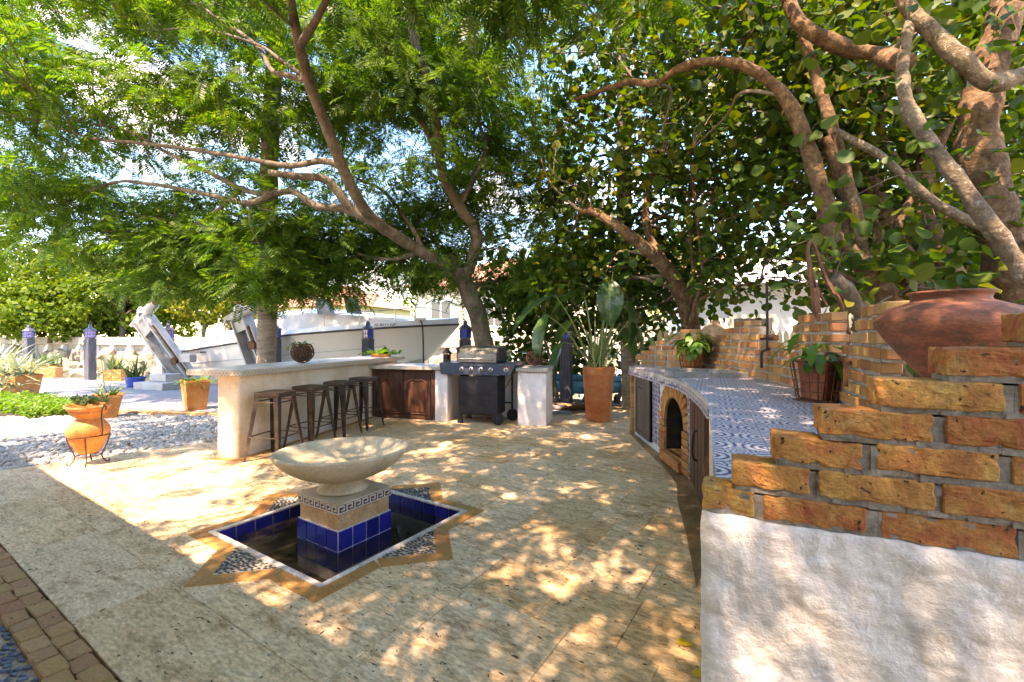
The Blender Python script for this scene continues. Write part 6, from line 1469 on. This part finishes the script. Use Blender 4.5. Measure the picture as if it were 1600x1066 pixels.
# --- feathery tree: bipinnate leaf template
def frond_template():
    V, F = [], []
    L_ = .34; npair = 9
    def strip(a, b_, w, up):
        d = (b_ - a).normalized(); s = d.cross(up).normalized() * w; i = len(V)
        V.extend([tuple(a), tuple(a.lerp(b_, .45) + s), tuple(b_), tuple(a.lerp(b_, .45) - s)]); F.append((i, i + 1, i + 2, i + 3))
    up = Vector((0, 0, 1))
    strip(Vector((0, 0, 0)), Vector((L_, 0, -.05)), .004, up)
    for k in range(npair):
        t_ = (k + 1) / (npair + .5); x = L_ * t_; z = -.05 * t_ * t_; ln = .105 * (1 - .55 * abs(t_ - .42) ** 1.3)
        for sg in (-1, 1):
            a = Vector((x, 0, z)); strip(a, a + Vector((ln * .55, sg * ln, -.02 - .012 * (k % 3))), .014, up)
    return V, F
FV, FF = frond_template()
ftree = thing('feathery_tree', 'spreading tree with fine feathery leaves and forked trunk behind the grill', 'tree', (-.52, 9.3, 0))
off = Vector(ftree.location)
class Shift:                                                               # parts are built in world space, then moved under the thing
    pass
def rel(pts): return [Vector(p) - off for p in pts]
sk = []
def fl(seq, r0, r1, seg=10):
    pts = px(seq); sk.extend(spline(pts, 4)); limb(ftree, rel(pts), r0, r1, M['bark_grey'], seg)
b = bm_(); tp_ = [Vector((-.45, 9.3, -.3)), Vector((-.5, 9.3, .3))] + px([(757, 545, 9.2), (745, 490, 9.15), (722, 435, 9.0), (700, 400, 8.9)])
ts = spline(rel(tp_), 6); tube(b, ts, [.24 - .075 * (i / (len(ts) - 1)) ** .6 for i in range(len(ts))], 16, rough=.14); obj('trunk', b, M['bark_grey'], ftree, smooth=True)
fl([(728, 446, 9.02), (705, 424, 8.9), (663, 396, 8.5), (620, 370, 8.0), (588, 347, 7.6), (564, 319, 7.2), (536, 263, 6.7), (513, 206, 6.3), (484, 131, 5.9), (466, 61, 5.6), (454, 0, 5.4), (445, -80, 5.2)], .13, .05, 12)
fl([(724, 440, 9.0), (738, 405, 8.9), (745, 366, 8.7), (719, 324, 8.4), (695, 281, 8.1), (686, 234, 7.8), (677, 155, 7.4), (658, 94, 7.0), (644, 47, 6.8), (637, -20, 6.6), (640, -120, 6.3)], .12, .05, 12)
fl([(590, 350, 7.65), (560, 335, 7.5), (541, 318, 7.4), (524, 295, 7.3), (505, 279, 7.2), (470, 276, 7.1), (420, 270, 7.0)], .09, .05)
fl([(592, 352, 7.65), (540, 328, 7.5), (494, 322, 7.5), (458, 300, 7.5), (415, 304, 7.6), (375, 294, 7.8), (323, 268, 8.0), (263, 240, 8.2), (200, 205, 8.4), (120, 190, 8.6)], .075, .02)
fl([(430, 302, 7.55), (390, 318, 7.7), (356, 311, 7.9), (285, 296, 8.2), (230, 287, 8.4), (180, 285, 8.6), (113, 311, 9.0), (40, 345, 9.4)], .06, .018)
fl([(535, 258, 6.7), (500, 252, 6.9), (450, 259, 7.1), (375, 246, 7.4), (281, 231, 7.8), (200, 222, 8.1), (143, 216, 8.3), (60, 190, 8.6)], .055, .018)
fl([(375, 296, 7.8), (345, 325, 8.2), (311, 349, 8.6), (285, 353, 8.8), (240, 340, 9.1), (180, 335, 9.4)], .045, .014)
fl([(486, 128, 5.9), (450, 118, 6.1), (424, 109, 6.3), (401, 71, 6.6), (338, 26, 7.1), (290, 0, 7.5), (200, -30, 8)], .045, .016)
fl([(484, 126, 5.9), (440, 95, 6.2), (398, 68, 6.5), (308, 45, 7.2), (220, 50, 7.8)], .03, .012)
fl([(716, 322, 8.4), (735, 290, 8.4), (752, 255, 8.5), (758, 225, 8.5), (747, 178, 8.6), (760, 120, 8.7), (800, 60, 8.8)], .06, .02)
fl([(690, 250, 7.9), (665, 200, 7.9), (640, 150, 8.0), (610, 100, 8.2), (590, 40, 8.4)], .07, .03)
fl([(664, 396, 8.5), (640, 350, 8.9), (600, 300, 9.3), (560, 280, 9.6), (500, 250, 10)], .05, .015)
fl([(655, 394, 8.45), (615, 405, 8.7), (570, 400, 9.0), (520, 380, 9.4), (450, 370, 9.8), (380, 380, 10.2)], .05, .014)
fl([(470, 70, 5.6), (500, 20, 5.0), (540, -80, 4.3), (560, -260, 3.6)], .05, .02)
fl([(640, 0, 6.6), (660, -120, 5.6), (690, -350, 4.4), (720, -800, 3.0)], .06, .02)
fl([(645, 40, 6.8), (720, -60, 6.0), (800, -200, 5.0), (860, -500, 3.6)], .05, .02)
E = np.concatenate([frustum_pts(-70, 340, -70, 205, 7.4, 10.5, 92), frustum_pts(200, 560, -70, 215, 6.8, 9.8, 62), frustum_pts(-70, 180, 190, 300, 8, 10.5, 26), frustum_pts(180, 560, 230, 330, 9, 11, 16), frustum_pts(480, 820, -70, 270, 6.8, 10.5, 135),
    frustum_pts(-40, 330, 285, 400, 8.5, 11, 48), frustum_pts(190, 520, 345, 458, 8.6, 11, 100), frustum_pts(470, 710, 300, 458, 9.0, 11.2, 75), frustum_pts(690, 900, 150, 480, 8.5, 11, 85)])
NO = 200; over = np.stack([RNG.uniform(-4.2, 1.6, NO), RNG.uniform(-2.4, 5.4, NO), RNG.uniform(4.8, 6.6, NO)], 1)
over = over[(over[:, 2] > 1.4 + .72 * over[:, 1]) | (RNG.random(NO) < .3)]
over = over[~((over[:, 0] + .35 * over[:, 1] < -3.1) & (RNG.random(len(over)) < .8))]
over = np.concatenate([over, np.stack([RNG.uniform(-8.2, -4.6, 46), RNG.uniform(2.4, 5.2, 46), RNG.uniform(5.6, 7.0, 46)], 1)])
E = np.concatenate([E, over, frustum_pts(370, 460, 150, 330, 7.6, 8.4, 9), frustum_pts(380, 450, 320, 455, 7.8, 8.5, 13)])
def leaf_cloud(ends, per, spread, flat):
    n = len(ends) * per; idx = np.repeat(np.arange(len(ends)), per)
    o_ = RNG.normal(size=(n, 3)) * np.array([spread, spread, spread * flat]); return idx, ends[idx] + o_, o_
idx, pos, o_ = leaf_cloud(E, 30, .32, .36)
d = o_ * np.array([1, 1, .5]) + RNG.normal(size=pos.shape) * .22; d[:, 2] -= .12
up = np.array([0, 0, 1.0]) + RNG.normal(size=pos.shape) * .4
Bs = basis(d, up); sc = RNG.uniform(.7, 1.35, len(pos))
MM = mat4(Bs, pos - np.array(off), sc)
Yp = pos[:, 1]; up_ = 800 + 700 * pos[:, 0] / Yp; vp_ = HOR - 700 * (pos[:, 2] - CAMH) / Yp
near = np.where((up_ > 0) & (up_ < 1000) & (vp_ > 0) & (vp_ < 480) & (Yp > 4))[0]
pick = set(near[np.argsort(Yp[near])][:260].tolist())
keep = np.array([i not in pick for i in range(len(pos))])
scatter('crown', FV, FF, MM[keep], M['feather_leaf'], ftree)
fme = bpy.data.meshes.new('leaf_spray'); fme.from_pydata(FV, [], FF); fme.materials.append(M['feather_leaf_one'])
for i in sorted(pick):
    o = obj('leaf_spray', fme, None, ftree); o.matrix_local = Matrix(MM[i].tolist())
twigs('twigs', ftree, E - np.array(off), [p - off for p in sk], M['twig'])

# --- sea grapes
def disc_leaf(n=9, fold=.18, wave=.05, tip=-.06, ys=1.0):
    V = [(-.95, 0, tip * .7), (0, 0, -.02), (.95, 0, tip)]; F = []
    rim1 = [(math.cos(a) * (1.0 + .06 * math.sin(3 * a)), math.sin(a) * ys, fold * abs(math.sin(a)) + wave * math.sin(4 * a) + tip * abs(math.cos(a))) for a in [math.pi * k / 5 for k in range(1, 5)]]
    rim2 = [(x, -y_, z) for x, y_, z in rim1]
    return V + rim1 + rim2, [(1, 2, 3), (1, 3, 4), (1, 4, 5), (1, 5, 6), (1, 6, 0), (1, 7, 2), (1, 8, 7), (1, 9, 8), (1, 10, 9), (1, 0, 10)]
DV, DF = disc_leaf(); DV2, _ = disc_leaf(9, .42, .1, -.22, .86); DV3, _ = disc_leaf(9, -.15, .12, -.12, .95)
def grape_leaves(par, ends, per, r, npick, offv, spread=.3):
    gu = 800 + 700 * ends[:, 0] / np.maximum(ends[:, 1], .1); gv = HOR - 700 * (ends[:, 2] - CAMH) / np.maximum(ends[:, 1], .1)
    ends = ends[~((gu > 1140) & (gu < 1290) & (gv > 300) & (gv < 480) & (RNG.random(len(ends)) < .78))]
    idx, pos, o_ = leaf_cloud(ends, per, spread, .8)
    d = o_ + RNG.normal(size=pos.shape) * .25; d[:, 2] -= .1
    up = np.array([0, -.25, 1.0]) + RNG.normal(size=pos.shape) * .55
    Bs = basis(d, up); sc = RNG.uniform(r * .6, r * 1.25, len(pos)); MM = mat4(Bs, pos - np.array(offv), sc)
    Yp = np.maximum(pos[:, 1], .1); uu = 800 + 700 * pos[:, 0] / Yp; vv = HOR - 700 * (pos[:, 2] - CAMH) / Yp
    nearb = np.where((uu > 0) & (uu < 1600) & (vv > 0) & (vv < 560))[0]; pick = set(nearb[np.argsort(Yp[nearb] / sc[nearb])][:npick].tolist())
    keep = np.array([i not in pick for i in range(len(pos))])
    ki = np.where(keep)[0]; ka, kb_ = ki[::2], ki[1::2]
    scatter('crown', DV, DF, MM[ka], M['grape_leaf'], par); scatter('crown', DV2, DF, MM[kb_], M['grape_leaf'], par)
    for i in sorted(pick):
        o = obj('leaf', gmes[i % 3], None, par); o.matrix_local = Matrix(MM[i].tolist())
gme = bpy.data.meshes.new('leaf'); gme.from_pydata(DV, [], DF); gme.materials.append(M['grape_leaf_one']); gme.shade_smooth(); gmes = [gme]
for vv_ in (DV2, DV3):
    g_ = bpy.data.meshes.new('leaf'); g_.from_pydata(vv_, [], DF); g_.materials.append(M['grape_leaf_one']); g_.shade_smooth(); gmes.append(g_)
sg1 = thing('sea_grape_tree', 'gnarled round-leaved tree rising behind the brick wall at right', 'tree', (3.6, 4.2, -.33)); o1 = Vector(sg1.location); sk = []
def gl(seq, r0, r1, m='bark_warm', name='limb', seg=12, pre=(), rough=.26):
    pts = [Vector(q) for q in pre] + px(seq); sk.extend(spline(pts, 4)); limb(sg1, [p - o1 for p in pts], r0, r1, M[m], seg, name, rough=rough)
gl([(1405, 520, 4.2), (1372, 440, 4.15), (1335, 400, 4.1), (1302, 374, 4.1), (1292, 345, 4.1), (1288, 310, 4.05), (1272, 262, 4.0), (1258, 218, 4.0), (1238, 170, 4.0), (1205, 130, 4.05), (1160, 102, 4.1), (1110, 96, 4.2), (1060, 108, 4.35), (1025, 130, 4.5), (985, 128, 4.6), (945, 140, 4.8), (900, 155, 5.0)], .105, .022, pre=[(3.62, 4.3, -.3)], name='trunk')
gl([(1312, 385, 4.1), (1322, 350, 4.08), (1318, 300, 4.05), (1303, 250, 4.02), (1288, 215, 4.0)], .055, .05)
gl([(1345, 405, 4.1), (1338, 340, 4.0), (1320, 270, 4.0), (1302, 205, 4.0), (1275, 120, 4.1), (1250, 40, 4.2)], .06, .04)
gl([(1655, 520, 2.92), (1600, 430, 2.92), (1562, 372, 2.95), (1500, 285, 3.0), (1450, 220, 3.1), (1415, 158, 3.2), (1410, 100, 3.3), (1425, 20, 3.4)], .06, .038, 'bark_spot', pre=[(3.9, 2.9, -.3)])
gl([(1660, 110, 3.3), (1600, 118, 3.25), (1545, 130, 3.2), (1500, 88, 3.2), (1450, 45, 3.3), (1405, -10, 3.4)], .066, .05, 'bark_spot')
gl([(1600, 520, 3.9), (1580, 440, 3.85), (1565, 370, 3.8), (1545, 300, 3.8), (1530, 220, 3.8), (1538, 140, 3.8), (1560, 60, 3.85), (1590, -50, 3.9)], .18, .11, pre=[(4.5, 3.9, -.3)], seg=16)
gl([(1535, 355, 3.62), (1480, 328, 3.6), (1430, 292, 3.6), (1375, 243, 3.7), (1305, 205, 3.85)], .036, .028, 'bark_spot')
gl([(1222, -20, 4.2), (1240, 20, 4.1), (1265, 48, 4.0), (1320, 75, 4.0), (1370, 85, 3.9), (1415, 100, 3.6)], .05, .075)
gl([(1430, 480, 5.2), (1412, 420, 5.2), (1385, 350, 5.2), (1360, 290, 5.2), (1345, 200, 5.3), (1360, 90, 5.3)], .16, .09, pre=[(4.8, 5.2, -.3)])
gl([(1500, 480, 5.0), (1470, 400, 5.0), (1440, 330, 5.0), (1450, 250, 5.0), (1500, 150, 5.0)], .13, .08, pre=[(5.1, 5.0, -.3)])
gl([(1350, 520, 3.7), (1336, 480, 3.65), (1318, 452, 3.62), (1303, 436, 3.6)], .075, .055, 'bark_grey', pre=[(2.9, 3.75, -.3)])
for k_ in range(9):                                                       # twisting secondary stems
    u_, Y_ = rnd.uniform(1290, 1560), rnd.uniform(4.2, 6.0); x_ = (u_ - 800) / 700 * Y_; seq_ = []; uu_ = u_
    for vv_ in range(500, -60, -70): seq_.append((uu_, vv_, Y_)); uu_ += rnd.uniform(-48, 34)
    gl(seq_, rnd.uniform(.04, .08), .025, pre=[(x_, Y_, -.3)], seg=8)
gl([(1335, 440, 4.1), (1300, 425, 3.9), (1272, 432, 3.8)], .03, .02)
E = np.concatenate([frustum_pts(1200, 1680, -80, 230, 4.4, 7.4, 370), frustum_pts(1200, 1660, 200, 470, 5.0, 8, 330), frustum_pts(1000, 1300, -80, 240, 5, 7.5, 190), frustum_pts(1420, 1660, 300, 465, 3.6, 4.6, 16), frustum_pts(1380, 1600, -40, 90, 3.3, 3.8, 6), np.stack([RNG.uniform(-.7, 2.6, 60), RNG.uniform(-2.2, 4.0, 60), RNG.uniform(4.4, 6.2, 60)], 1), frustum_pts(1240, 1640, 20, 430, 3.3, 4.1, 12), np.stack([RNG.uniform(1.4, 4.4, 80), RNG.uniform(-1, 2.8, 80), RNG.uniform(4.6, 7, 80)], 1), frustum_pts(1170, 1280, 380, 470, 4.6, 6.0, 22), frustum_pts(1290, 1420, 380, 470, 3.6, 4.6, 10)])
grape_leaves(sg1, E, 18, .06, 290, o1); twigs('twigs', sg1, E - np.array(o1), [p - o1 for p in sk], M['twig'], .011)
sg2 = thing('sea_grape_tree', 'leaning round-leaved tree behind the brown clay jar', 'tree', (2.9, 7.3, -.33)); o2_ = Vector(sg2.location); sk = []
def gl2(seq, r0, r1, m='bark_warm', name='limb', pre=()):
    pts = [Vector(q) for q in pre] + px(seq); sk.extend(spline(pts, 4)); limb(sg2, [p - o2_ for p in pts], r0, r1, M[m], 10, name, rough=.15)
gl2([(1082, 530, 7.3), (1062, 455, 7.2), (1032, 410, 7.1), (1002, 383, 7.0), (962, 352, 7.0), (930, 332, 7.2), (905, 330, 7.3)], .16, .05, name='trunk', pre=[(2.95, 7.35, -.3)])
gl2([(1078, 505, 7.1), (1088, 470, 7.0), (1098, 430, 6.9), (1090, 350, 6.9), (1080, 260, 6.9), (1070, 180, 7.0)], .035, .02)
gl2([(1074, 500, 7.15), (1083, 440, 7.0), (1078, 360, 7.0), (1075, 300, 7.0)], .03, .015)
gl2([(1080, 480, 7.1), (1105, 462, 6.9), (1145, 449, 6.7), (1190, 440, 6.5)], .035, .015)
gl2([(1040, 418, 7.1), (1010, 350, 7.4), (1020, 270, 7.6), (1060, 180, 7.8)], .08, .03)
E = np.concatenate([frustum_pts(850, 1240, -80, 300, 6.8, 9.8, 330), frustum_pts(850, 1230, 250, 470, 7.4, 9.8, 240), frustum_pts(1090, 1230, 300, 470, 6, 7.2, 40), frustum_pts(860, 1140, 330, 475, 7.6, 9.4, 75)])
grape_leaves(sg2, E, 17, .068, 150, o2_); twigs('twigs', sg2, E - np.array(o2_), [p - o2_ for p in sk], M['twig'], .011)
sg3 = thing('sea_grape_shrub', 'dark round-leaved shrub filling the gap behind the grill and kayak', 'shrub', (1.6, 9.6, -.1)); o3 = Vector(sg3.location)
sk = []
for (a, c_) in (((1.0, 9.6), (.4, 10.4, 2.2)), ((1.6, 9.6), (1.7, 10.5, 2.6)), ((2.2, 9.45), (2.9, 10.3, 2.3)), ((1.5, 9.6), (2.2, 10.5, 2.0))):
    pts = [Vector((*a, -.1)), Vector(((a[0] + c_[0]) / 2 + .1, (a[1] + c_[1]) / 2, c_[2] * .5)), Vector(c_)]; sk.extend(spline(pts, 4)); limb(sg3, [p - o3 for p in pts], .05, .02, M['bark_grey'], 8, 'stem')
E = np.concatenate([frustum_pts(755, 1010, 395, 520, 10.1, 11.0, 120), frustum_pts(920, 1060, 480, 600, 10.4, 11.0, 50), frustum_pts(780, 900, 490, 600, 10.4, 11.0, 40), np.stack([RNG.uniform(-.2, 1.9, 16), RNG.uniform(10.4, 10.9, 16), RNG.uniform(.1, 1.0, 16)], 1)])
grape_leaves(sg3, E, 15, .08, 60, o3, .22); twigs('twigs', sg3, E - np.array(o3), [p - o3 for p in sk], M['twig'], .008)

# --- palms
def palm_frond(L_, seed):
    b = bm_(); r_ = random.Random(seed); n = 34; pts = []
    for i in range(n + 1):
        t_ = i / n; pts.append(Vector((L_ * t_ * (1 - .18 * t_), 0, L_ * (.35 * t_ - .75 * t_ * t_))))
    for A_, B_ in zip(pts, pts[1:]): pass
    tube(b, pts, .018, 5, r2=.004)
    for i in range(3, n):
        t_ = i / n; ll = .62 * math.sin(math.pi * (t_ * .85 + .12)) + .08
        for sg in (-1, 1):
            a = pts[i]; e_ = a + Vector((ll * .55, sg * ll * .62, -ll * (.35 + .35 * r_.random()))); s = Vector((.016, 0, 0)); mid = a.lerp(e_, .5) + Vector((0, 0, .06))
            v = [b.verts.new(a), b.verts.new(mid + s), b.verts.new(e_), b.verts.new(mid - s)]; b.faces.new(v)
    me = bpy.data.meshes.new('frond'); b.to_mesh(me); b.free(); me.materials.append(M['palm_leaf']); return me
pf_ = [palm_frond(2.6, 1), palm_frond(2.9, 2)]
def palm(label, base, top, r0, r1, nfr, seed):
    t = thing('palm_tree', label, 'tree', base); r_ = random.Random(seed); b = bm_(); bs_, tp = Vector(base), Vector(top); H_ = (tp - bs_)
    n = 60; pts = [H_ * (i / n) + Vector((.06 * math.sin(i * .13 + seed), 0, 0)) * (i / n) for i in range(n + 1)]
    tube(b, pts, [(r0 + (r1 - r0) * (i / n) ** .5) * (1 + .035 * (i % 2)) for i in range(n + 1)], 16, rough=.05); obj('trunk', b, M['bark_palm'], t, smooth=True)
    for i in range(nfr):
        a = i * 2.399 + r_.random() * .3; el = r_.uniform(-.9, .9); put_leaf(pf_[i % 2], t, H_ + Vector((0, 0, -.05)), a, el, r_.uniform(.8, 1.1), r_.uniform(-.3, .3), 'frond')
    return t
palm('grey palm trunk standing between the bar and the boat', (-4.83, 8.75, -.1), (-4.9, 9.3, 9.3), .19, .15, 16, 1)
palm('slender palm trunk rising behind the giant banana-like leaves', (2.3, 8.7, -.1), (2.05, 8.6, 8.1), .17, .13, 18, 2)
palm('tall palm whose fronds hang into the top left corner', (-17.6, 11.8, -.1), (-15.2, 11.6, 9.6), .2, .15, 20, 3)

# --- trees across the canal
def far_tree(label, u, Y_, vtop, w, m, seed, name='bank_tree', vbot=520, n=5200, ls=.17):
    c = Vector(((u - 800) / 700 * Y_, Y_, 1.0)); top = CAMH + (HOR - vtop) / 700 * Y_ - 1.0; bot = max(.2, CAMH + (HOR - vbot) / 700 * Y_ - 1.0)
    t = thing(name, label, 'tree', c, 0, 'trees across the canal'); r_ = np.random.default_rng(seed)
    b = bm_(); tube(b, [(0, 0, -.1), (.1, 0, top * .3), (0, .1, top * .6)], .22, 8, r2=.1)
    for k in range(5): a = k * 1.26; tube(b, [(0.05, 0, top * .3), (w * .25 * math.cos(a), w * .25 * math.sin(a), top * .5), (w * .38 * math.cos(a), w * .38 * math.sin(a), top * .68)], .1, 6, r2=.03)
    obj('trunk', b, M['bark_grey'], t)
    nc = 46; cz = r_.uniform(bot, top, nc); rad = w / 2 * np.sqrt(np.clip(1 - ((cz - bot - (top - bot) * .42) / ((top - bot) * .6)) ** 2, .08, 1)); ca_ = r_.uniform(0, 6.28, nc); rr_ = rad * np.sqrt(r_.uniform(.25, 1, nc))
    C = np.stack([rr_ * np.cos(ca_), rr_ * np.sin(ca_), cz], 1); cs = r_.uniform(.45, .95, nc) * w / 6.0
    idx = r_.integers(0, nc, n); dirs = r_.normal(size=(n, 3)); dirs /= np.linalg.norm(dirs, axis=1, keepdims=True)
    pos = C[idx] + dirs * cs[idx][:, None] * np.array([1.1, 1.1, .8]) * r_.uniform(.6, 1.05, n)[:, None]; pos[:, 2] = np.maximum(pos[:, 2], .05)
    Bs = basis(r_.normal(size=(n, 3)), dirs + r_.normal(size=(n, 3)) * .5); scatter('crown', LQ_V, LQ_F, mat4(Bs, pos, r_.uniform(ls * .6, ls * 1.3, n)), M[m], t)
far_tree('tall bright green tree at the left edge across the canal', -70, 37, 300, 11, 'far_leaf', 1, n=8000)
far_tree('bright leafy tree above the leftmost lantern across the canal', 40, 35, 385, 8, 'far_leaf', 2, n=7500)
far_tree('bushy green tree above the orange trough across the canal', 118, 36, 395, 7.5, 'far_leaf', 3, n=7500)
far_tree('rounded green tree left of the boat lift motor', 190, 35, 408, 7, 'far_leaf', 4, n=7000)
far_tree('dense green hedge tree low on the far bank', 80, 33.5, 455, 8, 'far_leaf', 5, n=6000)
far_tree('yellowish tree between the two boat lift beams', 318, 36, 440, 5.5, 'far_leaf_yellow', 6, vbot=500, n=4200)
far_tree('green tree behind the boat lift motor', 262, 42, 425, 7, 'far_leaf', 7, n=4200)
far_tree('tree seen above the cabin of the boat', 430, 40, 440, 7, 'far_leaf_yellow', 8, n=3800)
far_tree('tree behind the bow across the canal', 700, 34, 420, 6, 'far_leaf', 9, n=3200)
far_tree('tree far behind the kayak', 860, 30, 400, 6, 'far_leaf', 10, n=3200)
far_tree('tree far behind the brick backsplash', 1060, 26, 380, 6, 'far_leaf', 11, n=3200)
far_tree('tree far behind the oven counter near the white house', 1180, 24, 400, 5, 'far_leaf', 12, n=3000)
far_tree('dark tree filling the far right behind the trunks', 1450, 13, 330, 7, 'far_leaf', 13, n=5000, vbot=470)
